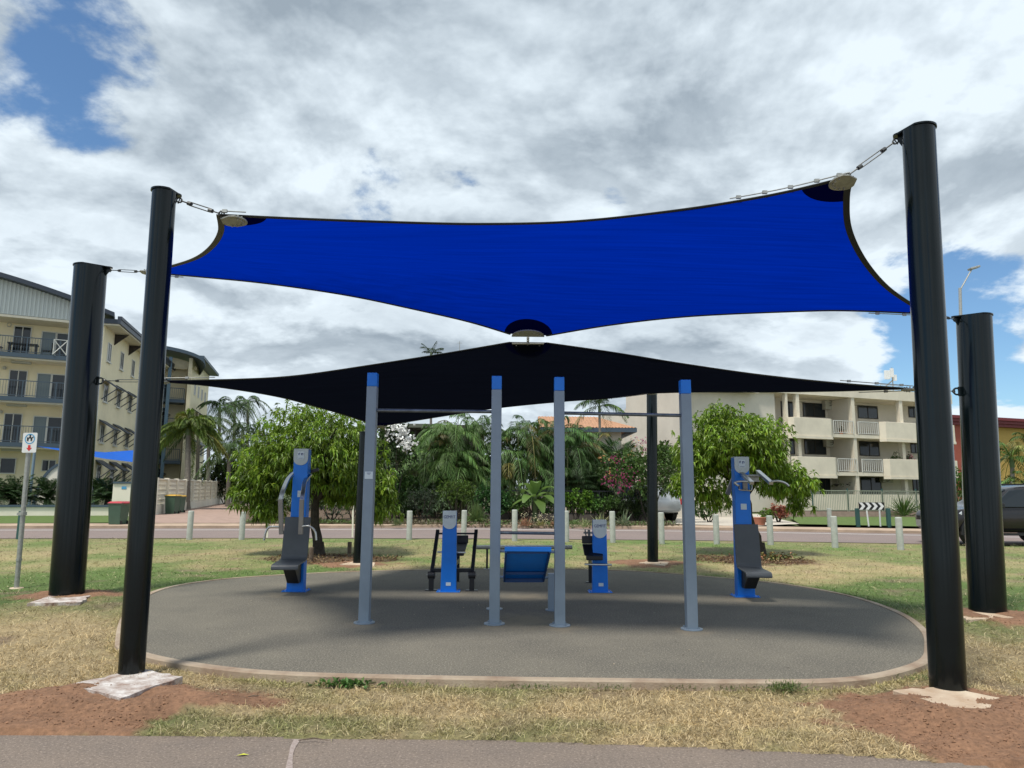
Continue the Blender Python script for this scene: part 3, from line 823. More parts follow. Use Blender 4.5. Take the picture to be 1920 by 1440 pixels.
for c in (cL, cR, cBL, cBR): corner_plate(sk, c, mk_ - c, Vector((0, 1, 0)) if c in (cL, cR) else Vector((1, 0, 0)), 0.14, 0.11, 0.08)
def tb(ob, a, b, name='turnbuckle'):
    m = MB(); turnbuckle(m, a, b); m.build(name, M['turnbuckle'], ob, smooth=True)
tb(sb, tab_fl, cA + Vector((-0.02, 0.0, -0.01))); tb(sb, tab_fr, cB + Vector((0.02, 0, -0.01)))
tb(sb, tab_ml, cD); tb(sb, tab_mr, cC)
tb(sk, lug_l, cL); tb(sk, lug_r, cR)
tb(sk, tab_bl, cBL); tb(sk, tab_br, cBR)
m = MB(); turnbuckle(m, cP + Vector((0, -0.03, -0.01)), cQ + Vector((0, 0.06, -0.01)), 0.3); m.build('link', M['galv'], sk, smooth=True)
# cable ends and clamps lying along the sail edges close to the corners
def edge_cable(ob, e, k, off=0.035, r=0.006):
    c = catmull([at(*p) for p in e], 10)[:k] if k > 0 else catmull([at(*p) for p in e], 10)[k:]
    m = MB(); m.tube([p + Vector((0, 0, off)) for p in c], r, 6)
    for q in range(1, len(c) - 1, 3):
        m.box(c[q] + Vector((0, 0, off)), (0.045, 0.022, 0.03))
    m.build('edge_cable', M['galv'], ob)
edge_cable(sb, E_blue[0], -16); edge_cable(sb, E_blue[0], 5); edge_cable(sb, E_blue[2], 9, -0.03); edge_cable(sb, E_blue[4], -8, -0.03)
edge_cable(sk, E_black[2], -10, 0.03); edge_cable(sk, E_black[0], 8, 0.03); edge_cable(sk, E_black[3], 8, -0.03)

# ------------------------------------------------------------------ pull-up frame with sit-up board
fp = [gnd(683, 1168), gnd(927, 1170), gnd(1049.5, 1173), gnd(1297, 1180)]
frame = thing('exercise_frame', 'tall grey pull-up frame with blue-capped uprights and a blue sit-up board', 'exercise frame', (fp[1] + fp[2]) / 2)
tops = [(702, 700), (934, 706), (1048.5, 708), (1281.5, 713)]
zt = [at(x, y, p.y).z for (x, y), p in zip(tops, fp)]
hw = 0.062
for i, p in enumerate(fp):
    m = MB(); m.box(p + Vector((0, 0, (zt[i] - 0.17) / 2)), (2 * hw, 2 * hw, zt[i] - 0.17)); up = m.build('upright', M['greyblue'], frame, bevel=0.006)
    m = MB(); m.box(p + Vector((0, 0, zt[i] - 0.17 / 2)), (2 * hw - 0.002, 2 * hw - 0.002, 0.168)); m.build('cap', M['blue'], up, bevel=0.006)
    m = MB(); m.lathe([(0.125, 0.001), (0.125, 0.012), (0.118, 0.014)], p, 28)
    for k in range(4):
        a = PI / 4 + k * PI / 2; m.lathe([(0.012, 0.014), (0.012, 0.03)], p + Vector((0.1 * math.cos(a), 0.1 * math.sin(a), 0)), 6)
    m.build('foot_plate', M['greyblue'], up)
m = MB(); a = at(709, 769.5, fp[0].y); b = at(926, 772, fp[1].y); m.tube([Vector((fp[0].x + hw, fp[0].y, a.z)), Vector((fp[1].x - hw, fp[1].y, b.z))], 0.021, 14); m.build('pull_up_bar', M['bar'], frame, smooth=True)
m = MB(); a = at(1059, 774.5, fp[2].y); b = at(1275, 779, fp[3].y); m.tube([Vector((fp[2].x + hw, fp[2].y, a.z)), Vector((fp[3].x - hw, fp[3].y, b.z))], 0.021, 14); m.build('pull_up_bar', M['bar'], frame, smooth=True)
m = MB(); zr = at(980, 999, fp[1].y).z; m.tube([Vector((fp[1].x + hw, fp[1].y, zr)), Vector((fp[2].x - hw, fp[2].y, zr))], 0.019, 14); m.build('rung', M['bar'], frame, smooth=True)
zr2 = at(980, 1039, 8.35).z; m = MB(); m.tube([Vector((fp[1].x + hw, fp[1].y, zr2)), Vector((fp[2].x - hw, fp[2].y, zr2))], 0.019, 14); m.build('rung', M['greyblue'], frame, smooth=True)
rp = [gnd(927, 1142), gnd(1038, 1144)]
zs = at(1033, 1075, rp[1].y).z
for p in rp:
    m = MB(); m.box(p + Vector((0, 0, zs / 2)), (0.15 if p is rp[1] else 0.08, 0.1, zs)); q = m.build('rear_upright', M['greyblue'], frame, bevel=0.005)
    m = MB(); m.lathe([(0.11, 0.001), (0.11, 0.012)], p, 24); m.build('foot_plate', M['greyblue'], q)
zl = at(980, 1082, rp[0].y).z; m = MB(); m.tube([Vector((rp[0].x, rp[0].y, zl)), Vector((rp[1].x, rp[1].y, zl))], 0.018, 12); m.build('rung', M['greyblue'], frame, smooth=True)
# board: high end near, low end far
h0, h1 = at(947, 1027, 8.30), at(1033, 1027, 8.30); l0, l1 = at(943.5, 1083, 9.25), at(1020.5, 1083, 9.25)
def boardbox(a0, a1, b0, b1, th):
    nrm = (a1 - a0).cross(b0 - a0).normalized()
    if nrm.z < 0: nrm = -nrm
    mm = MB(); mm.add([a0, a1, b1, b0, a0 - nrm * th, a1 - nrm * th, b1 - nrm * th, b0 - nrm * th], [(0, 1, 2, 3), (7, 6, 5, 4), (0, 4, 5, 1), (1, 5, 6, 2), (2, 6, 7, 3), (3, 7, 4, 0)]); return mm, nrm
mm, nrm = boardbox(h0, h1, l0, l1, 0.012); bo = mm.build('sit_up_board', M['blue'], frame)
m = MB(); m.box((h0 + h1) / 2 + Vector((0, -0.012, -0.015)), ((h1 - h0).length + 0.01, 0.028, 0.055)); m.build('board_lip', M['blue'], bo, bevel=0.008)
m = MB()
for a, b in ((h0, l0), (h1, l1)):
    s = Vector((0.012 if a is h0 else -0.012, 0, 0)); m.bar(a + s - nrm * 0.035, b + s - nrm * 0.035, 0.02, 0.045)
m.bar(l0 + Vector((0.02, -0.01, 0)) - nrm * 0.035, l1 + Vector((-0.02, -0.01, 0)) - nrm * 0.035, 0.02, 0.045); m.bar(h0 + Vector((0.02, 0.06, -0.05)), h1 + Vector((-0.02, 0.06, -0.05)), 0.03, 0.04)
m.bar(l0.lerp(h0, 0.25) + Vector((0.02, 0, 0)) - nrm * 0.03, l1.lerp(h1, 0.25) + Vector((-0.02, 0, 0)) - nrm * 0.03, 0.03, 0.03)
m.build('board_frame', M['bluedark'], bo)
m = MB(); s = at(691.5, 891, fp[0].y - hw - 0.003); m.box(s, (0.098, 0.003, 0.088)); st = m.build('sticker', M['sticker'], frame)
m = MB(); m.box(s + Vector((0, -0.003, 0.026)), (0.05, 0.002, 0.006)); m.box(s + Vector((0, -0.003, 0.012)), (0.03, 0.002, 0.004)); m.build('sticker_print', M['ink'], st)

# balance bench behind the board
b0, b1 = gnd(913, 1067), gnd(1043, 1067)
bench = thing('low_bench', 'low narrow grey beam bench on thin legs behind the blue sit-up board', 'bench', (b0 + b1) / 2)
yb = b0.y; p0, p1 = at(886, 1026, yb), at(1073, 1026, yb)
m = MB(); m.tube([p0, p1], 0.042, 16); m.build('beam', M['galv'], bench, smooth=True)
for b in (b0, b1):
    m = MB(); m.box(Vector((b.x, yb, p0.z / 2 - 0.01)), (0.04, 0.04, p0.z - 0.03)); m.build('leg', M['black'], bench, bevel=0.004)
    m = MB(); m.box(Vector((b.x, yb, 0.005)), (0.12, 0.1, 0.012)); m.build('foot_plate', M['galv'], bench)

# ------------------------------------------------------------------ blue column used by four machines
def column(ob, base, top_z, w, d, material, plate_h, text=None):
    m = MB(); wt = w * 0.86
    vs = []
    for (z, ww) in ((0.0, w), (top_z, wt)):
        vs += [base + Vector((-ww / 2, -d / 2, z)), base + Vector((ww / 2, -d / 2, z)), base + Vector((ww / 2, d / 2, z)), base + Vector((-ww / 2, d / 2, z))]
    m.add(vs, [(3, 2, 1, 0), (4, 5, 6, 7), (0, 1, 5, 4), (1, 2, 6, 5), (2, 3, 7, 6), (3, 0, 4, 7)])
    c = m.build('column', M['blue'], ob, bevel=0.012, seg=3)
    m = MB(); m.box(base + Vector((0, 0, 0.006)), (w + 0.12, d + 0.1, 0.012)); [m.lathe([(0.012, 0.012), (0.012, 0.028)], base + Vector((sx * (w / 2 + 0.035), sy * (d / 2 + 0.025), 0)), 6) for sx in (-1, 1) for sy in (-1, 1)]; m.build('foot_plate', M['blue'], c, bevel=0.004)
    # silver panel with a rounded lower end
    m = MB(); hwd = wt / 2 + 0.002; poly = [base + Vector((-hwd, -d / 2 - 0.004, top_z + 0.004)), base + Vector((hwd, -d / 2 - 0.004, top_z + 0.004))]
    for k in range(13):
        a = PI * k / 12; poly.append(base + Vector((hwd * math.cos(a), -d / 2 - 0.004, top_z - plate_h * 0.62 - plate_h * 0.38 * math.sin(a))))
    m.prism(poly, (0, -0.008, 0)); pl = m.build('panel', M[material], c)
    m = MB(); m.box(base + Vector((0, 0, top_z + 0.006)), (wt + 0.006, d + 0.006, 0.01)); m.build('column_cap', M[material], c, bevel=0.003)
    if text:
        textobj(text, 0.066, base + Vector((0, -d / 2 - 0.0135, top_z - 0.085)), (1, 0, 0), (0, 0, 1), M['ink'], pl, width=wt * 0.86)
    return c, pl, wt
# chest press (left)
def press_machine(base, top_z, label, seatx, arms):
    ob = thing('press_machine', label, 'exercise machine', base, 'tall blue seated press machines')
    c, pl, wt = column(ob, base, top_z, 0.26, 0.17, 'silver', 0.25)
    m = MB(); ct = base + Vector((0, -0.1005, top_z - 0.095)); m.box(ct, (0.105, 0.003, 0.12)); q = m.build('instruction_card', M['sticker'], pl)
    m = MB()
    for (x, z, w, h) in ((-0.03, 0.02, 0.014, 0.035), (-0.018, 0.035, 0.016, 0.008), (0.012, 0.018, 0.012, 0.036), (0.028, 0.03, 0.02, 0.008), (0.033, 0.012, 0.01, 0.02), (0, -0.045, 0.08, 0.004)):
        m.box(ct + Vector((x, -0.002, z)), (w, 0.002, h))
    m.build('card_print', M['ink'], q)
    return ob, c
b = gnd(555, 1108)
pmx, pcol = press_machine(b, at(569, 843, b.y).z, 'blue chest press machine with two curved steel arms, left of the frame', None, None)
def seat_unit(ob, tl, tr, bl_, br_, fl_, fr_, Yt, Yb, Yf, brk):
    """bent sheet seat: back from top to fold, then seat forward"""
    TL, TR, BL, BR, FL, FR = at(*tl, Yt), at(*tr, Yt), at(*bl_, Yb), at(*br_, Yb), at(*fl_, Yf), at(*fr_, Yf)
    def prof(A, Bm, Cc):
        pts = [A]
        for k in range(9):
            t = k / 8; s = A.lerp(Bm, 0.88); e = Bm.lerp(Cc, 0.2); pts.append(s * (1 - t) ** 2 + Bm * 2 * t * (1 - t) + e * t * t)
        pts.append(Cc); d = (Cc - Bm).normalized()
        for k in range(1, 5):
            a = k * PI / 6; pts.append(Cc + d * 0.045 * math.sin(a) + Vector((0, 0, -0.045 * (1 - math.cos(a)))))
        return pts
    L_, R_ = prof(TL, BL, FL), prof(TR, BR, FR); n = len(L_)
    m = MB(); m.v = L_ + R_; m.f = [(i, i + 1, n + i + 1, n + i) for i in range(n - 1)]
    o = m.build('seat', M['seat'], ob, smooth=True)
    sm = o.modifiers.new('thick', 'SOLIDIFY'); sm.thickness = 0.022; sm.offset = 0
    bv = o.modifiers.new('bevel', 'BEVEL'); bv.width = 0.006; bv.segments = 2; bv.limit_method = 'ANGLE'
    o.modifiers.new('wn', 'WEIGHTED_NORMAL')
    cx = (BL.x + BR.x) / 2; z1 = BL.z - 0.03; y0 = (FL.y + BL.y) / 2
    m = MB(); m.prism([Vector((cx - 0.09, y0 - 0.12, z1)), Vector((cx - 0.09, y0 + 0.30, z1)), Vector((cx - 0.09, y0 + 0.32, 0.14)), Vector((cx - 0.09, y0 + 0.2, 0.14)), Vector((cx - 0.09, y0 + 0.09, 0.25))], (0.18, 0, 0))
    m.build('seat_bracket', M['black'], ob, bevel=0.01)
    return o
seat_unit(pmx, (535, 969), (583, 970), (527, 1049), (576, 1050), (510, 1059), (561, 1059), b.y - 0.12, b.y - 0.2, b.y - 0.62, None)
def flatarm(ob, pts, w, h, nm, mt, bev=0.004):
    m = MB(); m.sweepbar(catmull(pts, 6), w, h); return m.build(nm, mt, ob, bevel=bev)
for sx, top, mid, bot in ((-1, (557, 882), (526, 937), (527, 1002)), (1, (582, 890), (566, 938), (564, 1002))):
    y0 = b.y
    pts = [at(top[0], top[1], y0 + 0.02), at((top[0] * 0.62 + mid[0] * 0.38) - 4, top[1] * 0.7 + mid[1] * 0.3 - 2, y0 - 0.16), at((top[0] * 0.2 + mid[0] * 0.8) - 1, top[1] * 0.3 + mid[1] * 0.7 - 2, y0 - 0.42), at(mid[0], mid[1], y0 - 0.52)]
    ar = flatarm(pmx, pts, 0.062, 0.03, 'press_arm', M['steel'])
    m = MB(); m.bar(at(mid[0], mid[1] - 1, y0 - 0.53), at(bot[0] - 0.5 * sx, bot[1], y0 - 0.52), 0.065, 0.04, up=(0, -1, 0)); m.build('arm_cover', M['tan'], ar, bevel=0.005)
    hh = [(523, 988), (510, 987.5), (503, 990), (498, 999), (495, 1013)] if sx < 0 else [(567, 987), (577, 986), (586, 990), (591.5, 999), (593, 1013)]
    m = MB(); m.tube(catmull([at(x, y, y0 - 0.54) for x, y in hh], 6), 0.016, 12); m.build('handle', M['steel'], ar, smooth=True)
m = MB(); m.bar(at(570, 888, b.y + 0.1), at(598, 880, b.y + 0.12), 0.05, 0.05); m.box(at(560, 890, b.y + 0.1), (0.3, 0.06, 0.07)); m.build('pivot', M['black'], pmx, bevel=0.01)
m = MB(); s = at(562, 926, b.y - 0.092); m.box(s, (0.07, 0.003, 0.10)); m.build('sticker', M['sticker'], pmx)
# lat pull-down (right)
b = gnd(1397, 1118)
ltm, lcol = press_machine(b, at(1390, 858, b.y).z, 'blue overhead pull-down machine with raised steel arms, right of the frame', None, None)
seat_unit(ltm, (1376, 983), (1421, 983), (1381, 1063), (1428, 1066), (1397, 1073), (1446, 1074), b.y - 0.12, b.y - 0.2, b.y - 0.62, None)
for (x0, y0_, x1, y1_) in ((1386, 884, 1410, 906), (1421, 884, 1446, 906)):
    A, Bp = at(x0, y0_, b.y + 0.05), at(x1, y1_, b.y - 0.62)
    m = MB(); m.bar(A, Bp, 0.062, 0.05); ar = m.build('pull_arm', M['steel'], ltm, bevel=0.005)
    hh = [(1402, 903), (1390, 902.5), (1381, 903.5), (1378, 906), (1384, 911)] if x0 < 1400 else [(1446, 903), (1456, 902), (1466, 903.5), (1474, 907), (1479, 911.5)]
    m = MB(); m.tube(catmull([at(x, y, b.y - 0.6) for x, y in hh], 6), 0.016, 12); m.build('handle', M['steel'], ar, smooth=True)
m = MB(); m.tube([at(1400, 892, b.y - 0.1), at(1428, 892, b.y - 0.1)], 0.018, 10); m.box(at(1413, 897, b.y), (0.14, 0.07, 0.1)); m.build('pivot', M['galv'], ltm)
m = MB(); m.bar(at(1375, 898, b.y + 0.12), at(1364, 927, b.y + 0.18), 0.07, 0.05, up=(0, -1, 0)); m.build('counter_arm', M['tan'], ltm, bevel=0.006)
m = MB(); m.tube(catmull([at(1386, 910, b.y - 0.15), at(1387, 918, b.y - 0.2), at(1398, 919, b.y - 0.2), at(1408, 919, b.y - 0.2), at(1409, 910, b.y - 0.15)], 5), 0.012, 8); m.build('stop_bar', M['steel'], ltm, smooth=True)
m = MB(); m.box(at(1397, 911, b.y - 0.12), (0.07, 0.05, 0.12)); m.build('stop_block', M['tan'], ltm, bevel=0.006)
m = MB(); s = at(1394.5, 950, b.y - 0.092); m.box(s, (0.088, 0.003, 0.088)); q = m.build('sticker', M['sticker'], ltm)
# low blue columns with the maker's panel
def leg_machine(base, topy, label, w=0.245):
    ob = thing('leg_machine', label, 'exercise machine', base, 'low blue leg exercise machines')
    c, pl, wt = column(ob, base, at(base.x, topy, base.y).z, w, 0.12, 'silverlight', 0.27, 'GEMFIT')
    return ob
b = gnd(841, 1109)
lgl = leg_machine(b, 953, 'low blue column with lettered panel before a black leg press frame')
m = MB(); s = gnd(840, 1109) ; m.box(Vector((b.x, b.y - 0.063, 0.12)), (0.075, 0.003, 0.05)); m.build('sticker', M['sticker'], lgl)
# black swinging frame behind
Yb, Yt = 11.5, 12.0
fr_parts = MB()
LT, RT = at(821, 994, Yt), at(893, 994, Yt); LB, RB = at(809, 1078, Yb), at(885, 1078, Yb)
swing = MB(); swing.bar(LB, LT, 0.055, 0.055); swing.bar(RB, RT, 0.055, 0.055)
swing.bar(LT.lerp(LB, .08), RT.lerp(RB, .08), 0.03, 0.03); swing.bar(LT.lerp(LB, .90), RT.lerp(RB, .90), 0.05, 0.06); swing.build('swing_frame', M['black'], lgl, bevel=0.004)
for q in (LB, RB):
    m = MB(); m.tube([q + Vector((-0.055, 0, 0)), q + Vector((0.055, 0, 0))], 0.06, 16); m.box(Vector((q.x, q.y, q.z / 2)), (0.075, 0.075, q.z)); m.box(Vector((q.x, q.y, 0.006)), (0.19, 0.13, 0.012)); m.build('pivot_foot', M['black'], lgl, bevel=0.003)
    m = MB(); m.tube([q + Vector((-0.075, 0, 0.005)), q + Vector((0.075, 0, 0.005))], 0.012, 8); m.build('pivot_bolt', M['galv'], lgl)
m = MB(); m.bar(at(844, 1011, 12.1), at(878, 1011, 12.1), 0.05, 0.13); m.prism([at(846, 1018, 12.0), at(877, 1018, 12.0), at(872, 1034, 11.7), at(848, 1034, 11.7)], (0, 0.06, 0)); m.bar(at(848, 1039, 11.7), at(870, 1039, 11.7), 0.1, 0.05); m.build('foot_pad', M['black'], lgl, bevel=0.012)
m = MB(); m.tube([at(820, 1035, 11.55), at(873, 1036, 11.55)], 0.016, 10); m.build('handle_bar', M['steel'], lgl)
m = MB(); q = gnd(858, 1090); m.box(q + Vector((0, 0, 0.3)), (0.06, 0.06, 0.6)); m.bar(Vector((b.x, b.y, 0.35)), q + Vector((0, 0, 0.35)), 0.05, 0.08); m.build('stem', M['black'], lgl)
b = gnd(1125, 1110)
lgr = leg_machine(b, 968, 'low blue column with lettered panel in front of a black padded seat, on the right')
m = MB(); m.box(Vector((b.x + 0.01, b.y - 0.063, 0.12)), (0.075, 0.003, 0.05)); m.build('sticker', M['sticker'], lgr)
m = MB(); m.bar(at(1091, 1012, 11.6), at(1128, 1012, 11.6), 0.05, 0.12); m.prism([at(1092, 1020, 11.6), at(1130, 1020, 11.6), at(1131, 1046, 11.3), at(1096, 1042, 11.3)], (0, 0.07, 0)); m.bar(at(1099, 1046, 11.3), at(1130, 1046, 11.3), 0.09, 0.07); m.build('seat', M['black'], lgr, bevel=0.012)
q = gnd(1107, 1092); m = MB(); m.box(q + Vector((0, 0, 0.25)), (0.06, 0.06, 0.5)); m.bar(Vector((b.x, b.y, 0.35)), q + Vector((0, 0, 0.35)), 0.05, 0.08); m.box(q + Vector((0, 0, 0.006)), (0.16, 0.14, 0.012)); m.build('stem', M['black'], lgr)
m = MB(); m.tube([at(1096, 1058, 11.2), at(1147, 1059, 11.2)], 0.016, 10); m.build('handle_bar', M['steel'], lgr)
m = MB(); m.bar(at(1097, 994, 12.1), at(1099, 1006, 12.0), 0.02, 0.02); m.bar(at(1104, 995, 12.1), at(1105, 1006, 12.0), 0.04, 0.04); m.bar(at(1094, 999, 12.1), at(1112, 999, 12.1), 0.02, 0.03); m.build('lever', M['galv'], lgr)
# ------------------------------------------------------------------ vegetation
def unit(v): return v / (np.linalg.norm(v, axis=-1, keepdims=True) + 1e-9)
def leafgeo(B, D, L, Wd, droop=0.3, fold=0.25, up=None):
    """B base (n,3), D direction (n,3), L, Wd arrays; returns V,T"""
    n = len(B); L = np.broadcast_to(L, (n,))[:, None]; Wd = np.broadcast_to(Wd, (n,))[:, None]; droop = np.broadcast_to(droop, (n,))[:, None]
    U = np.tile([0, 0, 1.0], (n, 1)) if up is None else up
    Sd = unit(np.cross(D, U)); Nn = unit(np.cross(Sd, D)); dn = np.array([0, 0, -1.0])
    m = B + D * L * 0.5 + dn * droop * L * 0.22 - Nn * Wd * fold
    t = B + D * L * 0.92 + dn * droop * L * 0.8
    l = m - Sd * Wd / 2 + Nn * Wd * fold * 2; r = m + Sd * Wd / 2 + Nn * Wd * fold * 2
    V = np.stack([B, l, m, r, t], 1).reshape(-1, 3)
    k = np.arange(n)[:, None] * 5
    T = np.concatenate([k + [0, 1, 2], k + [0, 2, 3], k + [1, 4, 2], k + [2, 4, 3]], 0)
    return V, T
def tints(n, base, var=0.25, k=5, alt=None, pa=0.0, yel=0.12):
    base = np.array(base); t = base * (1 + var * RNG.normal(size=(n, 1)))
    t = t * (1 + yel * RNG.normal(size=(n, 1)) * np.array([[1.0, 0.3, 0.2]]))
    if alt is not None:
        s = RNG.random(n) < pa; t[s] = np.array(alt) * (1 + 0.15 * RNG.normal(size=(s.sum(), 1)))
    return np.repeat(np.clip(t, 0.004, 0.95), k, 0)
def rdir(n, zmin=-1):
    v = unit(RNG.normal(size=(n * 3, 3))); v = v[v[:, 2] > zmin][:n]; return v
def lumps(center, R, n, sub=0.5):
    """points spread over a lumpy crown: returns points and outward dirs"""
    c = np.array(center); R = np.array(R)
    k = 16; lc = rdir(k, -0.45) * R * RNG.uniform(0.35, 0.72, (k, 1)); lr = RNG.uniform(0.36, 0.56, k)
    lc = np.vstack([lc, [[0, 0, 0]]]); lr = np.append(lr, 0.7)
    i = RNG.choice(k + 1, n, p=np.append(np.full(k, 0.8 / k), 0.2)); d = rdir(n)
    rr = RNG.random(n) ** 0.35
    p = lc[i] + d * lr[i][:, None] * R * rr[:, None]
    return c + p, unit(p / R + d * 0.5)
def whorl_crown(P_, D_, per, L, Wd, droop, base, var, **kw):
    n = len(P_)
    B = np.repeat(P_, per, 0); D0 = np.repeat(D_, per, 0)
    D = unit(D0 * 0.7 + RNG.normal(size=B.shape) * 0.75 + np.array([0, 0, 0.1]))
    B = B + D * 0.01
    V, T = leafgeo(B, D, L * RNG.uniform(0.65, 1.15, len(B)), Wd * RNG.uniform(0.8, 1.15, len(B)), droop * RNG.uniform(0.5, 1.3, len(B)))
    # whorls share a tone so that the crown shows light and dark clumps
    tn = np.repeat(np.clip(1 + 0.28 * RNG.normal(size=n), 0.45, 1.8), per)[:, None]
    tt = tints(len(B), base, var, **kw) * np.repeat(tn, 5, 0)
    return V, T, tt
def join(parts):
    Vs, Ts, Cs = [], [], []; o = 0
    for V, T, C_ in parts:
        Vs.append(V); Ts.append(T + o); Cs.append(C_); o += len(V)
    return np.vstack(Vs), np.vstack(Ts), np.vstack(Cs)
def limbs(mb, a, b, r0, r1, wob=0.1, n=6):
    a, b = Vector(a), Vector(b); pts = []; rs = []
    for i in range(n + 1):
        t = i / n; w = math.sin(PI * t) * wob
        pts.append(a.lerp(b, t) + Vector((random.uniform(-w, w), random.uniform(-w, w), 0))); rs.append(r0 + (r1 - r0) * t)
    mb.tube(pts, rs, 8)
def broad_tree(base, trunk_top, center, R, n, label, leafL=0.15, leafW=0.045, droop=0.9, col=(0.17, 0.265, 0.028), r0=0.11, name='tree', group=None, per=8, extra=None, material='leaf', alt=None, pa=0.0, wide=None):
    ob = thing(name, label, 'tree', base, group)
    m = MB(); limbs(m, base - Vector((0, 0, 0.1)), trunk_top, r0, r0 * 0.7, 0.05)
    m.lathe([(r0 * 1.5, -0.05), (r0 * 1.1, 0.12), (r0 * 0.9, 0.3)], base, 10)
    m.build('trunk', M['bark'], ob, smooth=True)
    c = Vector(center); m = MB()
    for k in range(9):
        a = 2 * PI * k / 9 + 0.4; e = c + Vector((math.cos(a) * R[0] * 0.7, math.sin(a) * R[1] * 0.7, R[2] * random.uniform(-0.1, 0.6)))
        limbs(m, trunk_top - Vector((0, 0, 0.1)), e, r0 * 0.5, 0.012, 0.12)
    m.build('limb', M['bark'], ob, smooth=True)
    P_, D_ = lumps(center, R, n)
    if extra:
        for (c2, R2, n2) in extra:
            p2, d2 = lumps(c2, R2, n2); P_ = np.vstack([P_, p2]); D_ = np.vstack([D_, d2])
    V, T, C_ = whorl_crown(P_, D_, per, leafL, leafW, droop, col, 0.2, alt=alt, pa=pa)
    npobj('crown', V, T, M[material], ob, tint=C_)
    return ob
def bush(base, R, n, label, L=0.09, Wd=0.04, droop=0.3, col=(0.07, 0.13, 0.02), name='bush', per=6, cat='bush', zc=0.5, flower=None, group=None, material='leafdull', alt=None, pa=0.0):
    """leafy shrub standing on the ground"""
    ob = thing(name, label, cat, base, group)
    c = Vector(base) + Vector((0, 0, R[2] * (zc * 2)))
    m = MB()
    for k in range(5):
        a = 2 * PI * k / 5; limbs(m, Vector(base) + Vector((0, 0, -0.05)), c + Vector((math.cos(a) * R[0] * .5, math.sin(a) * R[1] * .5, R[2] * .3)), 0.03, 0.01, 0.05)
    m.build('stem', M['bark'], ob)
    P_, D_ = lumps(c, R, n); P_[:, 2] = np.maximum(P_[:, 2], base[2] + 0.03)
    V, T, C_ = whorl_crown(P_, D_, per, L, Wd, droop, col, 0.2, alt=alt, pa=pa)
    npobj('foliage', V, T, M[material], ob, tint=C_)
    if flower:
        fc, fn, fs, spots = flower
        Pf = []
        if spots:
            for s in spots:
                k = max(3, fn // len(spots)); Pf.append(np.array(s) + RNG.normal(size=(k, 3)) * fs * (3.0 if fs < 0.1 else 1.6))
            Pf = np.vstack(Pf)
        else:
            Pf, _ = lumps(c, [q * 1.02 for q in R], fn)
            Pf = Pf[Pf[:, 1] < c.y + 0.1]
        V, T, C_ = whorl_crown(Pf, unit(RNG.normal(size=Pf.shape)), 5, fs, fs * 0.8, 0.1, fc, 0.12, yel=0.03)
        npobj('flowers', V, T, M['petal'], ob, tint=C_)['kind'] = 'stuff'
    return ob
def fronds(base, n, L, elev, droop, leafl, leafw, K=34, col=(0.05, 0.10, 0.02), angle=0.9, hang=0.5, plume=False, az=None, var=0.22, alt=None, pa=0.0, spread=0.15):
    """feather-palm fronds from one point -> V,T,C"""
    base = np.array(base, float); parts = []
    for i in range(n):
        a = (2 * PI * i * 0.381966 * 1.0 + RNG.uniform(-.2, .2)) if az is None else az[i % len(az)] + RNG.normal() * spread
        e = RNG.uniform(*elev); Lf = L * RNG.uniform(0.8, 1.1); dr = droop * RNG.uniform(0.7, 1.3)
        t = np.linspace(0.08, 1, K); h = np.array([math.cos(a), math.sin(a), 0])
        def pos(t): return base + np.outer(t * Lf * math.cos(e) * (1 - 0.12 * t * dr), h) + np.outer(Lf * (math.sin(e) * t - dr * t ** 2.1), [0, 0, 1])
        Pp = pos(t); tan = unit(pos(t + 0.01) - pos(t - 0.01)); side = unit(np.cross(tan, [0, 0, 1])); upv = np.cross(side, tan)
        ll = leafl * np.sin(np.clip(PI * (0.12 + 0.86 * t ** 0.9), 0, PI)) ** 0.6 + 0.04
        rows = []
        for s in (-1, 1):
            rolls = (-0.9, 0.0, 0.9) if plume else (0.0,)
            for ro in rolls:
                D = unit(side * s * math.cos(ro) * math.sin(angle) + upv * math.sin(ro) * 0.8 + tan * math.cos(angle) + RNG.normal(size=Pp.shape) * 0.08)
                V, T = leafgeo(Pp, D, ll * RNG.uniform(0.85, 1.1, K), leafw, hang, 0.15)
                rows.append((V, T))
        tone = np.clip(1 + 0.25 * RNG.normal(), 0.5, 1.7); cc = np.array(col) * tone
        if alt is not None and RNG.random() < pa: cc = np.array(alt) * tone
        for V, T in rows: parts.append((V, T, tints(K, cc, var)))
        # rachis
        q = pos(np.linspace(0, 1, 9)); w = np.linspace(0.022, 0.005, 9)[:, None] * max(0.5, L / 3)
        sd = unit(np.cross(np.gradient(q, axis=0), [0, 0, 1])); Vr = np.concatenate([q - sd * w, q + sd * w, q - [0, 0, 0.02]], 0); k = np.arange(8)[:, None]
        Tr = np.concatenate([k + [0, 9, 1], k + [9, 10, 1], k + [0, 1, 18], k + [18, 1, 19], k + [9, 18, 10], k + [18, 19, 10]], 0)
        parts.append((Vr, Tr, np.tile(np.clip(cc * 1.5, 0, 1), (27, 1))))
    return join(parts)
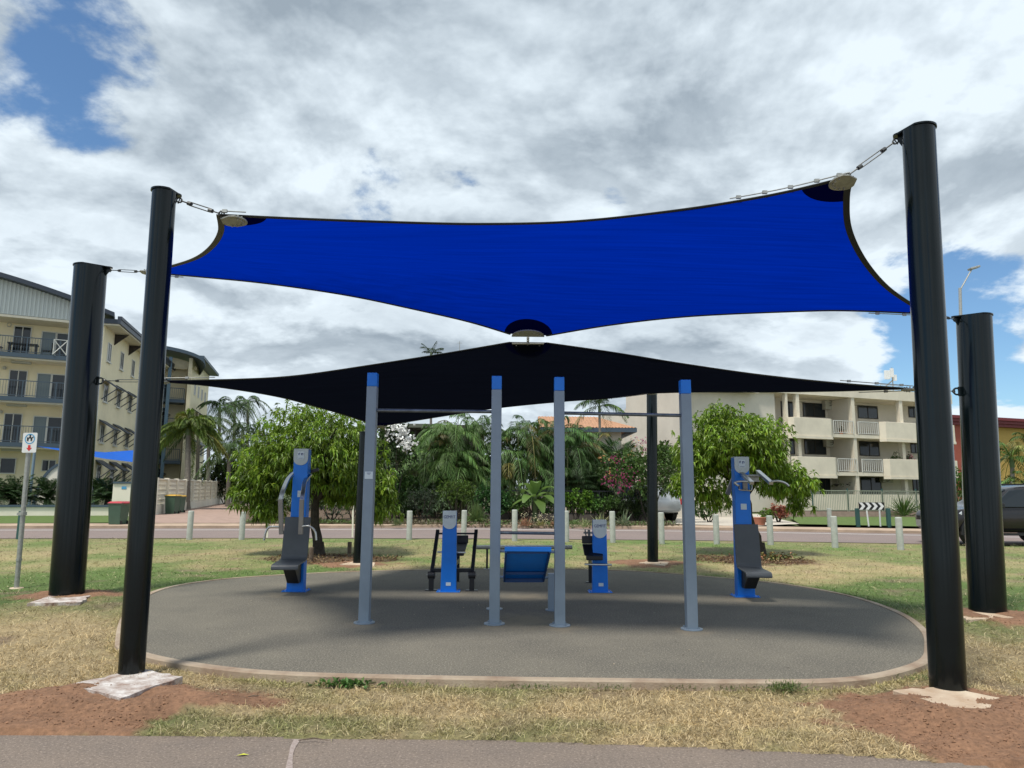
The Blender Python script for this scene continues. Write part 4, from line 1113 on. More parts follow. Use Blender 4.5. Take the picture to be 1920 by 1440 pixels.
def palm(base, top, label, n=16, L=2.4, leafl=0.45, leafw=0.035, elev=(-0.1, 1.2), droop=0.75, r=0.12, col=(0.06, 0.12, 0.02), plume=False, K=34, hang=0.5, group=None, alt=None, pa=0.0, name='palm_tree', shaft=True):
    ob = thing(name, label, 'palm', base, group); base, top = Vector(base), Vector(top)
    m = MB(); k = 14; m.tube([base.lerp(top, i / k) - Vector((0, 0, 0.1 if i == 0 else 0)) for i in range(k + 1)], [r * (1.35 if i == 0 else 1.0 + (0.05 if i % 2 else 0) - 0.25 * i / k) for i in range(k + 1)], 10)
    m.build('trunk', M['palmbark'], ob, smooth=True)
    if shaft:
        m = MB(); m.tube([top - Vector((0, 0, 0.05)), top + Vector((0, 0, 0.25)), top + Vector((0, 0, 0.6))], [r * 0.95, r * 0.9, r * 0.35], 10)
        m.build('crownshaft', mat('crownshaft', (0.12, 0.17, 0.06), 0.6), ob, smooth=True)
    V, T, C_ = fronds(top + Vector((0, 0, 0.45 if shaft else 0.05)), n, L, elev, droop, leafl, leafw, K, col, hang=hang, plume=plume, alt=alt, pa=pa)
    npobj('crown', V, T, M['leafdull'], ob, tint=C_)
    return ob
def clump_palm(base, n, H, label, spread=0.9, L=2.6, col=(0.04, 0.085, 0.018), group=None, K=30, alt=(0.16, 0.14, 0.03), nf=9):
    ob = thing('clumping_palm', label, 'palm', base, group); base = Vector(base); m = MB(); parts = []
    for i in range(n):
        a = 2 * PI * i * 0.38; rr = spread * random.uniform(0.3, 1); h = H * random.uniform(0.35, 1)
        b = base + Vector((math.cos(a) * 0.35, math.sin(a) * 0.35, -0.05)); t = base + Vector((math.cos(a) * rr, math.sin(a) * rr, h))
        mid = b.lerp(t, 0.5) + Vector((0, 0, 0.1)); m.tube([b, mid, t], [0.05, 0.045, 0.035], 7)
        parts.append(fronds(t, nf, L * random.uniform(0.8, 1.1), (0.1, 1.35), 0.75, 0.52, 0.035, K, col, hang=0.75, alt=alt, pa=0.07))
    m.build('stem', mat('cane', (0.14, 0.15, 0.06), 0.6), ob, smooth=True)
    V, T, C_ = join(parts); npobj('fronds', V, T, M['leafdull'], ob, tint=C_ * 0.8)
    return ob
def cycad(base, L, label, n=34, trunk=0.25, col=(0.035, 0.075, 0.02), group='cycads in the garden bed'):
    ob = thing('cycad', label, 'cycad', base, group); b = Vector(base); m = MB(); m.lathe([(0.16, -0.05), (0.19, trunk * 0.5), (0.13, trunk)], b, 10); m.build('trunk', M['bark'], ob)
    V, T, C_ = fronds(b + Vector((0, 0, trunk)), n, L, (0.0, 1.4), 0.45, 0.26, 0.04, 34, col, angle=1.0, hang=0.1)
    npobj('fronds', V, T, M['leafdull'], ob, tint=C_); return ob
def blades_plant(base, n, L, Wd, label, col, droop=0.5, elev=(0.3, 1.45), name='strappy_plant', cat='plant', group=None, var=0.2):
    ob_base = Vector(base); B = np.tile(np.array(base, float), (n, 1)) + RNG.normal(size=(n, 3)) * [0.06, 0.06, 0]
    a = RNG.uniform(0, 2 * PI, n); e = RNG.uniform(elev[0], elev[1], n)
    D = np.stack([np.cos(a) * np.cos(e), np.sin(a) * np.cos(e), np.sin(e)], 1)
    V, T = leafgeo(B, D, L * RNG.uniform(0.7, 1.15, n), Wd, droop * np.cos(e), 0.2)
    o = npobj(name, V, T, M['leafdull'], None, tint=tints(n, col, var)); return tag(o, label, cat, group)
def banana(base, label):
    ob = thing('banana_plant', label, 'plant', base); b = Vector(base); m = MB()
    m.tube([b, b + Vector((0, 0, 1.3))], [0.13, 0.08], 10); m.build('stem', mat('banana_stem', (0.12, 0.16, 0.06), 0.6), ob, smooth=True)
    specs = [(-2.6, 1.15, 2.1), (-2.0, .55, 1.6), (-0.9, 0.5, 1.7), (-0.3, 1.0, 2.0), (0.5, 0.7, 1.7), (2.2, 0.9, 1.7), (-1.5, 1.3, 2.2), (-1.3, 0.15, 1.3), (-2.9, 0.2, 1.4), (-0.4, 0.2, 1.5)]
    for (a, e, L) in specs:
        h = Vector((math.cos(a), math.sin(a), 0)); Vs = []; fs = []; K = 12; prev = None
        for i in range(K):
            t = i / (K - 1); p = b + Vector((0, 0, 1.1)) + h * (L * math.cos(e) * t) + Vector((0, 0, L * (math.sin(e) * t - 0.65 * t * t)))
            w = 0.26 * math.sin(PI * min(1, max(0.0, (t - 0.12) / 0.88)) ** 0.75) ** 0.7 if t > 0.12 else 0.01
            s = Vector((-h.y, h.x, 0)); Vs += [p - s * w + Vector((0, 0, w * 0.25)), p, p + s * w + Vector((0, 0, w * 0.25))]
            if i: q = (i - 1) * 3; fs += [(q, q + 1, q + 4), (q, q + 4, q + 3), (q + 1, q + 2, q + 5), (q + 1, q + 5, q + 4)]
        V = np.array([tuple(v) for v in Vs]); c = np.array([0.13, 0.22, 0.05]) * random.uniform(0.8, 1.3)
        npobj('leaf', V, np.array(fs), M['leaf'], ob, tint=np.tile(c, (len(V), 1)), smooth=True)
    return ob

# two drooping-leaf street trees on the lawn
tb_ = gnd(597, 1040, 0.0); Yt_ = tb_.y
ctr = at(590, 858, Yt_)
broad_tree(tb_, at(592, 930, Yt_), ctr + Vector((0, 0, 0.0)), (1.95, 1.7, 1.38), 2600, 'leafy green tree with drooping leaves left of the frame, behind the chest press', r0=0.13, name='street_tree', group='drooping-leaf trees on the lawn',
           extra=[(at(700, 920, Yt_ - 0.2), (0.7, 0.7, 0.8), 330), (at(478, 925, Yt_ - 0.2), (0.65, 0.6, 0.6), 250), (at(550, 790, Yt_), (1.0, 1.0, 0.5), 150), (at(455, 870, Yt_), (0.3, 0.5, 0.5), 40), (at(505, 955, Yt_ - .3), (0.5, 0.5, 0.38), 120), (at(715, 950, Yt_ - .2), (0.45, 0.5, 0.5), 130), (at(640, 925, Yt_ + .5), (0.8, 0.5, 0.5), 180)])
tb2 = gnd(1428, 1040, 0.0); Yt2 = tb2.y
broad_tree(tb2, at(1398, 925, Yt2), at(1380, 850, Yt2), (1.6, 1.5, 1.12), 2000, 'rounded green tree with drooping leaves right of the frame, behind the pull-down machine', r0=0.10, name='street_tree', group='drooping-leaf trees on the lawn',
           extra=[(at(1470, 905, Yt2 - 0.2), (0.9, 0.8, 0.58), 330), (at(1298, 915, Yt2 - 0.2), (0.7, 0.6, 0.6), 220), (at(1345, 790, Yt2), (0.8, 0.8, 0.5), 220), (at(1350, 930, Yt2), (0.8, 0.8, 0.42), 120), (at(1500, 945, Yt2), (0.35, 0.4, 0.4), 60)], col=(0.19, 0.30, 0.03))

# ------------------------------------------------------------------ walls that carry openings
class Wall:
    """vertical plane through ground points p0 -> p1; n points to the viewer side"""
    def __init__(s, p0, p1, flip=False):
        s.p = Vector((p0[0], p0[1], 0)); s.d = (Vector((p1[0], p1[1], 0)) - s.p); s.L = s.d.length; s.d.normalize()
        s.n = Vector((s.d.y, -s.d.x, 0)) * (-1 if flip else 1)
        if s.n.dot(-s.p) < 0: s.n = -s.n
    def uv(s, px, py, off=0.0):
        r = ray(px, py); o = Vector((0, 0, EYE)); q = s.p + s.n * off
        t = (q - o).dot(s.n) / r.dot(s.n); h = o + r * t
        return (h - q).dot(s.d), h.z
    def pt(s, u, z, off=0.0): return s.p + s.d * u + s.n * off + Vector((0, 0, z))
    def box(s, mb, u0, u1, z0, z1, o0, o1):
        q = [s.pt(u0, z0, o0), s.pt(u1, z0, o0), s.pt(u1, z0, o1), s.pt(u0, z0, o1)]
        mb.add(q + [v + Vector((0, 0, z1 - z0)) for v in q], [(3, 2, 1, 0), (4, 5, 6, 7), (0, 1, 5, 4), (1, 2, 6, 5), (2, 3, 7, 6), (3, 0, 4, 7)])
        return mb
    def rect(s, x0, y0, x1, y1, off=0.0):
        """px rectangle -> u0,u1,z0,z1 measured at its centre lines"""
        xm, ym = (x0 + x1) / 2, (y0 + y1) / 2
        u0 = s.uv(x0, ym, off)[0]; u1 = s.uv(x1, ym, off)[0]; z1 = s.uv(xm, y0, off)[1]; z0 = s.uv(xm, y1, off)[1]
        return min(u0, u1), max(u0, u1), z0, z1
def window(wall, ob, r, off=0.0, name='window', panes=2, light=None, frame='frame', depth=0.1, glass='glass', lab=None, sill=False):
    u0, u1, z0, z1 = r; m = MB(); f = 0.05
    wall.box(m, u0, u1, z0, z0 + f, off, off + depth); wall.box(m, u0, u1, z1 - f, z1, off, off + depth)
    for k in range(panes + 1):
        u = u0 + (u1 - u0) * k / panes; u = min(max(u, u0 + f / 2), u1 - f / 2)
        wall.box(m, u - f / 2, u + f / 2, z0 + f, z1 - f, off, off + depth - 0.002)
    if sill: wall.box(m, u0 - 0.06, u1 + 0.06, z0 - 0.08, z0 - 0.001, off, off + depth + 0.06)
    w = m.build(name, M[frame], ob)
    for k in range(panes):
        a, b_ = u0 + (u1 - u0) * k / panes, u0 + (u1 - u0) * (k + 1) / panes
        m = MB(); wall.box(m, a + f / 2, b_ - f / 2, z0 + f, z1 - f, off + 0.01, off + 0.03)
        m.build('pane', M['glasslight'] if (light is not None and k in light) else M[glass], w)
    return w
def railing(wall, ob, u0, u1, z0, z1, off, material, step=0.13, th=0.02, name='railing', posts=1.6):
    m = MB(); wall.box(m, u0, u1, z1 - 0.05, z1, off - 0.025, off + 0.025); wall.box(m, u0, u1, z0 + 0.06, z0 + 0.1, off - 0.02, off + 0.02)
    n = max(2, int((u1 - u0) / step))
    for k in range(n + 1):
        u = u0 + (u1 - u0) * k / n; wall.box(m, u - th / 2, u + th / 2, z0 + 0.1, z1 - 0.05, off - th / 2, off + th / 2)
    n = max(1, int((u1 - u0) / posts))
    for k in range(n + 1):
        u = u0 + (u1 - u0) * k / n; wall.box(m, u - 0.03, u + 0.03, z0, z1 - 0.051, off - 0.03, off + 0.03)
    return m.build(name, M[material], ob)

# ------------------------------------------------------------------ cream apartment block on the left
corner = Vector((-26.6, 45.3, 0)); dA = Vector((math.cos(math.radians(28)), math.sin(math.radians(28)), 0)); dB = Vector((-0.27, 0.963, 0)).normalized()
A0 = corner - dA * 13
WA = Wall(A0, corner); WB = Wall(corner, corner + dB * 21)
blk = thing('apartment_block', 'cream four-storey apartment block with curved dark blue roof and blue-grey balconies', 'building', corner - dA * 6 + dB * 8, 'apartment buildings across the road')
LA = WA.L; zR = 12.2
def zroofA(u): # arched roofline along A falling toward the corner
    z_at0 = 14.2; u0 = WA.uv(0, 520)[0]; k = (u - u0) / (LA - u0)
    return z_at0 + (12.6 - z_at0) * (0.75 * k + 0.25 * k * k) if k > 0 else z_at0 - 0.8 * (k ** 2)
m = MB()
back = -1.9
WA.box(m, 0, LA, -0.1, 12.0, back - 0.3, back)           # recessed balcony wall
WA.box(m, LA - 0.35, LA, -0.1, 12.0, back, -0.0)          # end fin
WB.box(m, 0.0, 21, -0.1, 12.15, -0.3, 0.0)
WA.box(m, 0, 0.3, -0.1, 12.0, -12, back)
m.build('wall', M['cream'], blk)
zs_ = [1.35, 4.1, 6.9, 9.62]
for z in zs_[1:]:
    m = MB(); WA.box(m, 0, LA - 0.36, z - 0.32, z, back + 0.001, -0.02); m.build('floor_slab', M['beigetrim'], blk)
    m = MB(); WA.box(m, 0, LA - 0.5, z - 0.22, z + 0.05, -0.019, 0.10); m.build('slab_edge', M['slate'], blk)
    railing(WA, blk, 0.2, LA - 0.6, z + 0.06, z + 1.08, 0.02, 'slate', 0.14, 0.016)
    m = MB(); WA.box(m, LA * 0.62, LA * 0.70, z - 0.45, z - 0.33, -1.3, -0.9); m.build('ceiling_lamp', M['ac'], blk)
doors = [(24, 612, 58, 665), (76, 622, 104, 676), (104, 625, 130, 678), (15, 694, 50, 752), (67, 700, 95, 760), (95, 702, 123, 762), (5, 775, 40, 838), (60, 780, 87, 841), (87, 782, 117, 842)]
for (x0, y0, x1, y1) in doors:
    u0, u1, z0, z1 = WA.rect(x0, y0, x1, y1, back)
    zf = max(z for z in zs_ if z < z1 - 1); window(WA, blk, (u0, u1, zf + 0.02, z1), back, 'sliding_door', 2 if x1 - x0 > 30 else 1, light=[0] if x0 in (76, 67, 60) else None)
for (x0, y0, x1, y1) in [(-30, 858, 30, 888), (78, 862, 105, 884)]:
    window(WA, blk, WA.rect(x0, y0, x1, y1, back), back, 'window', 2)
# gable cladding under the arched roof
us = np.linspace(0, LA - 0.05, 60); m = MB(); zb = 12.03
for k in range(59):
    a, b_ = us[k], us[k + 1]
    m.add([WA.pt(a, zb, 0.0), WA.pt(b_, zb, 0.0), WA.pt(b_, max(zb, zroofA(b_)), 0.0), WA.pt(a, max(zb, zroofA(a)), 0.0)], [(0, 1, 2, 3)])
    c_ = a + (b_ - a) * 0.5; m.add([WA.pt(a + .01, zb, 0.05), WA.pt(c_, zb, 0.05), WA.pt(c_, max(zb, zroofA(c_)), 0.05), WA.pt(a + .01, max(zb, zroofA(a)), 0.05)], [(0, 1, 2, 3)])
    m.add([WA.pt(c_, zb, 0.05), WA.pt(c_, zb, 0.0), WA.pt(c_, max(zb, zroofA(c_)), 0.0), WA.pt(c_, max(zb, zroofA(c_)), 0.05)], [(0, 1, 2, 3)])
m.build('gable', M['gable'], blk)
m = MB(); WA.box(m, LA * 0.0, LA - 0.4, 11.85, 12.0, -1.88, 0.06); m.build('soffit', M['beigetrim'], blk)
m = MB(); q = 30; us = np.linspace(-1.5, LA + 0.5, q); vs = []
for u in us:
    z = zroofA(u); vs += [WA.pt(u, z, 0.7), WA.pt(u, z + 0.28, 0.7), WA.pt(u, z + 0.28, -14), WA.pt(u, z, -14)]
fs = []
for k in range(q - 1):
    for j in range(4): a, b_ = k * 4 + j, k * 4 + (j + 1) % 4; fs.append((a, b_, b_ + 4, a + 4))
fs += [(0, 1, 2, 3), tuple((q - 1) * 4 + j for j in range(4))]
m.add(vs, fs); m.build('roof', M['roofblue'], blk)
m = MB(); WB.box(m, -0.4, 21.3, 12.0, 12.3, -0.25, 1.0); WB.box(m, -0.4, 21.3, 12.31, 12.5, 0.8, 1.05); m.build('eave', M['roofblue'], blk)
m = MB(); WB.box(m, -0.3, 21.2, 11.9, 11.995, -0.2, 0.9); m.build('soffit', M['beigetrim'], blk)
for u in (2.5, 6.5, 10.5, 14.5):
    m = MB(); m.prism([WB.pt(u, 11.1, 0.01), WB.pt(u, 11.85, 0.85), WB.pt(u, 11.85, 0.01)], WB.d * 0.1); m.build('eave_bracket', M['timberdark'], blk)
def awning(wall, ob, r):
    u0, u1, z0, z1 = r; m = MB(); a, b_ = u0 - 0.45, u1 + 0.45
    m.prism([wall.pt(a, z1 + 0.25, 0.02), wall.pt(a, z1 - 0.35, 0.95), wall.pt(a, z1 - 0.29, 0.97), wall.pt(a, z1 + 0.33, 0.02)], wall.d * (b_ - a))
    for u in (a + 0.05, b_ - 0.05): m.bar(wall.pt(u, z0 + 0.1, 0.02), wall.pt(u, z1 - 0.34, 0.9), 0.05, 0.05)
    return m.build('awning', M['roofblue'], ob)
rows = [((199, 651, 208, 684), (221, 667, 230, 699), (244, 683, 252, 711)), ((192, 724, 202, 753), (215, 735, 223, 763), (238, 746, 247, 774)), ((185, 799, 194, 826), (209, 808, 217, 832), (232, 815, 240, 838))]
cu = [WB.uv((a[0] + a[2]) / 2, (a[1] + a[3]) / 2)[0] for a in rows[0]]
zt_ = [(9.75, 11.0), (7.05, 8.2), (4.35, 5.5), (1.7, 2.9)]
du = (cu[2] - cu[0]) / 2
for ri, (z0, z1) in enumerate(zt_):
    for k in range(-1, 6):
        u = cu[0] + du * k
        if u < 0.7 or u > 20: continue
        window(WB, blk, (u - 0.42, u + 0.42, z0, z1), 0.0, 'window', 2, depth=0.06, sill=True)
        if ri > 0: awning(WB, blk, (u - 0.42, u + 0.42, z0, z1))
# downpipe and wall lamps
m = MB(); m.torus(WA.pt(WA.uv(17.5, 609, back)[0], WA.uv(17.5, 609, back)[1], back + 0.04), 0.13, 0.03, Matrix.Rotation(PI / 2, 3, 'X')); m.build('wall_clock', M['ac'], blk)
for (x, y) in ((9, 690), (2, 772)):
    u, z = WA.uv(x, y, back); m = MB(); m.lathe([(0.1, -0.1), (0.12, 0.05), (0.02, 0.12)], WA.pt(u, z, back + 0.12), 10); m.build('wall_lamp', M['ac'], blk)
# balcony furniture
fu = WA.uv(50, 655, -0.9)[0]
tbl = thing('balcony_table', 'dark outdoor table on the top left balcony', 'table', WA.pt(fu, 9.64, -0.9))
m = MB(); WA.box(m, fu - 1.0, fu + 0.6, 9.64 + 0.70, 9.64 + 0.75, -1.3, -0.5); m.build('tabletop', M['black'], tbl)
for u in (fu - 0.9, fu + 0.5):
    m = MB(); WA.box(m, u - 0.04, u + 0.04, 9.64, 9.64 + 0.70, -1.2, -0.6); m.build('leg', M['black'], tbl)
for k, u in enumerate((fu - 1.5, fu + 1.1)):
    ch = thing('balcony_chair', ['dark outdoor chair left of the top balcony table', 'dark outdoor chair right of the top balcony table'][k], 'chair', WA.pt(u, 9.64, -0.9), 'chairs on the top balcony')
    m = MB(); WA.box(m, u - .25, u + .25, 9.64 + 0.4, 9.64 + 0.45, -1.15, -0.65); m.build('seat', M['black'], ch)
    s = -0.25 if k == 0 else 0.25
    m = MB(); WA.box(m, u + s - .02, u + s + .02, 9.64 + 0.46, 9.64 + 0.95, -1.15, -0.65); m.build('backrest', M['black'], ch)
    for a in (-.22, .22):
        m = MB(); WA.box(m, u + a - .02, u + a + .02, 9.64, 9.64 + 0.399, -0.7, -0.66); m.build('leg', M['black'], ch)
u0_ = WA.uv(100, 660, 0)[0]; u1_ = WA.uv(125, 660, 0)[0]
m = MB()
for (a, b_) in (((u0_, 9.75), (u1_, 10.65)), ((u0_, 10.65), (u1_, 9.75)), ((u0_, 9.72), (u0_, 10.7)), ((u1_, 9.72), (u1_, 10.7)), ((u0_, 10.68), (u1_, 10.68))): m.bar(WA.pt(a[0], a[1], 0.13), WA.pt(b_[0], b_[1], 0.13), 0.04, 0.04, up=(0, -1, 0))
tag(m.build('lattice_gate', M['frame'], None), 'white crossed lattice gate tied to the top balcony railing', 'gate')

# ------------------------------------------------------------------ rear wing with barrel roof
c2 = Vector((-28.8, 63, 0)); wg = thing('apartment_wing', 'rear cream wing with a barrel-vaulted blue-grey roof behind the foxtail palm', 'building', c2 + dB * 5, 'apartment buildings across the road')
WC = Wall(c2 - dA * 8, c2); WD = Wall(c2, c2 + dB * 11)
m = MB(); WC.box(m, 0, 8, -0.1, 12.4, -2.2, -2.0); WC.box(m, 7.7, 8, -0.1, 12.3, -1.999, 0); WD.box(m, 0.01, 11, -0.1, 13.0, -0.3, 0.0)
m.build('wall', M['cream'], wg)
for z in (3.8, 6.5, 9.2):
    m = MB(); WC.box(m, 0, 7.6, z - 0.3, z, -1.99, 0.0); m.build('floor_slab', M['slate'], wg); railing(WC, wg, 0.1, 7.5, z + 0.01, z + 1.0, -0.05, 'slate', 0.16, 0.02)
for u in (6.2,):
    m = MB(); WC.box(m, u - 0.14, u + 0.14, 0, 12.9, 0.01, 0.28); m.build('column', mat('steel_blue_paint', (0.12, 0.2, 0.27), 0.5), wg)
for z in (1.0, 3.82, 6.52, 9.22):
    for u in (1.6, 3.6, 5.6): window(WC, wg, (u - 0.8, u + 0.8, z, z + 2.1), -2.0, 'sliding_door', 2)
q = 22; vs = []
for k in range(q):
    a = PI * k / (q - 1); u = 3.2 - 5.8 * math.cos(a) ; z = 12.1 + 1.45 * math.sin(a) ** 0.8
    for (o, dz) in ((0.9, 0), (0.9, 0.3), (-11, 0.3), (-11, 0)): vs.append(WC.pt(u, z + dz, o))
fs = []
for k in range(q - 1):
    for j in range(4): a, b_ = k * 4 + j, k * 4 + (j + 1) % 4; fs.append((a, b_, b_ + 4, a + 4))
m = MB(); m.add(vs, fs); m.build('roof', M['slate'], wg)
for k in range(-1, 3):
    u = 3.2 + k * 2.0
m = MB(); vs = [WC.pt(3.2 - 5.3 * math.cos(PI * k / 20), 12.1 + 1.2 * math.sin(PI * k / 20) ** 0.8, -1.2) for k in range(21)]; m.add(vs, [tuple(range(21))]); m.build('gable', M['cream'], wg)
for z0, z1 in ((9.9, 11.0), (7.2, 8.3), (4.5, 5.6)):
    for u in (2.2, 4.4, 6.6, 8.8):
        window(WD, wg, (u - 0.4, u + 0.4, z0, z1), 0, 'window', 2, depth=0.05)
        if z0 < 9: awning(WD, wg, (u - 0.4, u + 0.4, z0, z1))
m = MB(); WD.box(m, 0.2, 11.2, 13.05, 13.3, -0.3, 0.9); m.build('eave', M['slate'], wg)

# ------------------------------------------------------------------ left garden walls, bins, cycads, shade
lw0, lw1 = gnd(-260, 968, 0.07), gnd(214, 967, 0.07); WL1 = Wall(lw0, lw1)
lw = thing('garden_wall', 'low cream garden wall with a dark blue cap behind the verge grass', 'wall', (lw0 + lw1) / 2)
m = MB(); WL1.box(m, 0, WL1.L, 0, 0.50, -0.25, 0); m.build('wall_face', M['creamwall'], lw); m = MB(); WL1.box(m, 0, WL1.L, 0.501, 0.60, -0.32, 0.06); m.build('cap', M['slate'], lw)
ga, gb = gnd(208, 968, 0.07), gnd(246, 968, 0.07); WL2 = Wall(ga, gb)
gw = thing('gate_pier', 'square cream pier with small blue plaque beside the red-lidded bin', 'wall', (ga + gb) / 2)
m = MB(); WL2.box(m, 0, WL2.L, 0, 1.68, -0.4, 0.06); m.build('wall_face', M['creamwall'], gw); m = MB(); WL2.box(m, 0, WL2.L, 1.681, 1.78, -0.45, 0.12); m.build('cap', M['slate'], gw)
u0, u1, z0, z1 = WL2.rect(229, 912, 238, 917); m = MB(); WL2.box(m, u0, u1, z0, z1, 0.061, 0.075); m.build('plaque', M['skyblue'], gw)
ea, eb = gnd(62, 962), gnd(168, 962); WE = Wall(ea, eb); ew = thing('entry_wall', 'tall half-round cream entry wall with blue rim behind the cycads', 'wall', (ea + eb) / 2)
def arch(R, Hh, k=28): return [WE.pt(WE.L / 2 - R * math.cos(PI * i / k), max(0, Hh * math.sin(PI * i / k) ** 0.9), 0) for i in range(k + 1)]
m = MB(); m.prism(arch(WE.L / 2, 2.8), -WE.n * 0.3); m.build('wall_face', M['creamwall'], ew)
m = MB(); m.sweepbar([p + WE.n * 0.05 - WE.n * 0.2 for p in arch(WE.L / 2 + 0.03, 2.85)], 0.42, 0.14, up=(0, 0, 1)); m.build('rim', M['slate'], ew)
# breeze-block fence
fa, fb = gnd(291, 968, 0.0), gnd(440, 941, 0.0); WF = Wall(fa, fb); bf = thing('block_fence', 'pale cream breeze-block fence running back along the brick driveway', 'fence', (fa + fb) / 2)
m = MB(); WF.box(m, 0, WF.L, 0, 0.55, -0.2, 0); m.build('base_wall', M['creamwall'], bf)
npan = 13; pl_ = WF.L / npan
for k in range(npan + 1):
    m = MB(); WF.box(m, k * pl_ - 0.12, k * pl_ + 0.12, 0.551 if k else 0, 2.02, -0.22, 0.03); m.build('pier', M['creamwall'], bf)
for k in range(npan):
    m = MB(); a, b_ = k * pl_ + 0.12, (k + 1) * pl_ - 0.12
    WF.box(m, a, b_, 1.9, 1.98, -0.18, -0.02)
    st_ = 0.3; z = 0.56
    while z < 1.85:
        u = a; WF.box(m, a, b_, z, z + 0.045, -0.15, -0.05)
        while u < b_ - 0.1:
            m.bar(WF.pt(u, z + 0.045, -0.1), WF.pt(u + st_ / 2, z + 0.27, -0.1), 0.09, 0.035, up=WF.n); m.bar(WF.pt(u + st_ / 2, z + 0.27, -0.1), WF.pt(min(u + st_, b_), z + 0.045, -0.1), 0.09, 0.035, up=WF.n); u += st_
        z += 0.27
    m.build('screen_panel', M['creamwall'], bf)
def wheelie(px0, px1, py0, py1, lid, label, yaw=0.0):
    b = gnd((px0 + px1) / 2, py1, 0.02); w = (px1 - px0) / F * b.y * 0.82; h = at((px0 + px1) / 2, py0, b.y).z
    ob = thing('wheelie_bin', label, 'bin', b, 'wheelie bins by the driveway'); m = MB(); w2 = w * 0.44; w1 = w * 0.38; d2 = 0.34; d1 = 0.27
    V = []
    for z, ww, dd in ((0.05, w1, d1), (h - 0.14, w2, d2), (h - 0.09, w2 + 0.025, d2 + 0.025), (h - 0.07, w2 + 0.025, d2 + 0.025)):
        V += [b + Vector((sx * ww, sy * dd, z)) for sx, sy in ((-1, -1), (1, -1), (1, 1), (-1, 1))]
    Fs = [(3, 2, 1, 0)] + [(k * 4 + j, k * 4 + (j + 1) % 4, k * 4 + 4 + (j + 1) % 4, k * 4 + 4 + j) for k in range(3) for j in range(4)] + [(12, 13, 14, 15)]
    m.add(V, Fs); m.build('body', M['bin'], ob, bevel=0.015)
    m = MB(); c = b + Vector((0, 0, h - 0.065)); m.add([c + Vector((sx * (w2 + 0.035), sy * (d2 + 0.035), 0)) for sx, sy in ((-1, -1), (1, -1), (1, 1), (-1, 1))] + [c + Vector((sx * (w2 - .03), sy * (d2 - .04) + .02, 0.065)) for sx, sy in ((-1, -1), (1, -1), (1, 1), (-1, 1))], [(3, 2, 1, 0), (4, 5, 6, 7)] + [(j, (j + 1) % 4, 4 + (j + 1) % 4, 4 + j) for j in range(4)])
    m.tube([c + Vector((w2 + .05, -d2 * .6, 0.0)), c + Vector((w2 + .05, d2 * .6, 0.0))], 0.018, 8); m.build('lid', M[lid], ob, bevel=0.012)
    for s in (-1, 1):
        m = MB(); m.tube([b + Vector((w1 * 0.9, s * 0.26, 0.1)), b + Vector((w1 * 0.9, s * 0.21, 0.1))], 0.1, 16); m.build('wheel', M['tyre'], ob, smooth=True)
wheelie(204, 237, 941, 985, 'binred', 'dark green wheelie bin with a red lid on the far footpath')
wheelie(309, 335, 928, 965, 'binyel', 'dark green wheelie bin with a yellow lid, nearer of the pair at the breeze-block fence')
wheelie(322, 345, 929, 963, 'binyel', 'dark green wheelie bin with a yellow lid, farther of the pair at the breeze-block fence')
for k, (px, py, L) in enumerate([(-20, 965, 2.0), (22, 964, 2.2), (86, 963, 2.1), (200, 962, 2.0), (178, 955, 2.3)]):
    b = gnd(px, py, 0.1); b.y += 0.6; b.x *= (b.y / (b.y - 0.6))
    cycad(b, L, ['dark cycad at the far left edge of the garden bed', 'dark spiky cycad behind the dog sign pole', 'dark spiky cycad in front of the half-round entry wall', 'dark cycad beside the red-lidded bin', 'tall cycad behind the thick left post'][k], n=64, trunk=0.75, col=(0.05, 0.095, 0.03))
bush(gnd(30, 950, 0.1) + Vector((0, 1, 0)), (1.6, 0.8, 0.75), 150, 'pale flowering grey-green shrub above the cycads', L=0.13, Wd=0.03, col=(0.33, 0.32, 0.24), zc=1.25)
bush(gnd(85, 948, 0.1) + Vector((0, 1.5, 0)), (1.0, 0.6, 0.5), 80, 'bright green shrub beside the half-round entry wall', L=0.2, Wd=0.05, col=(0.12, 0.22, 0.03), zc=1.9)
# small blue shade on poles
bs = thing('blue_shade_canopy', 'small bright blue shade canopy in front of the cream block', 'shade sail', gnd(160, 930))
q = [at(80, 838, 41), at(250, 845, 44), at(262, 866, 39), at(165, 872, 38), at(110, 850, 39)]
q = [at(70, 837, 42), at(196, 848, 42.5), at(268, 843, 43), at(262, 868, 38.5), at(196, 860, 38)]
m = MB(); m.add(q, [(0, 1, 4), (1, 2, 3), (1, 3, 4)]); m.build('fabric', mat('bright_blue_cloth', (0.0, 0.12, 0.62), 0.7, trans=0.3), bs)
m = MB(); m.tube([Vector((at(66, 837, 42).x, 42, 0)), at(66, 836, 42)], 0.08, 10); m.build('pole', mat('pole_blue_grey', (0.2, 0.28, 0.34), 0.5), bs)
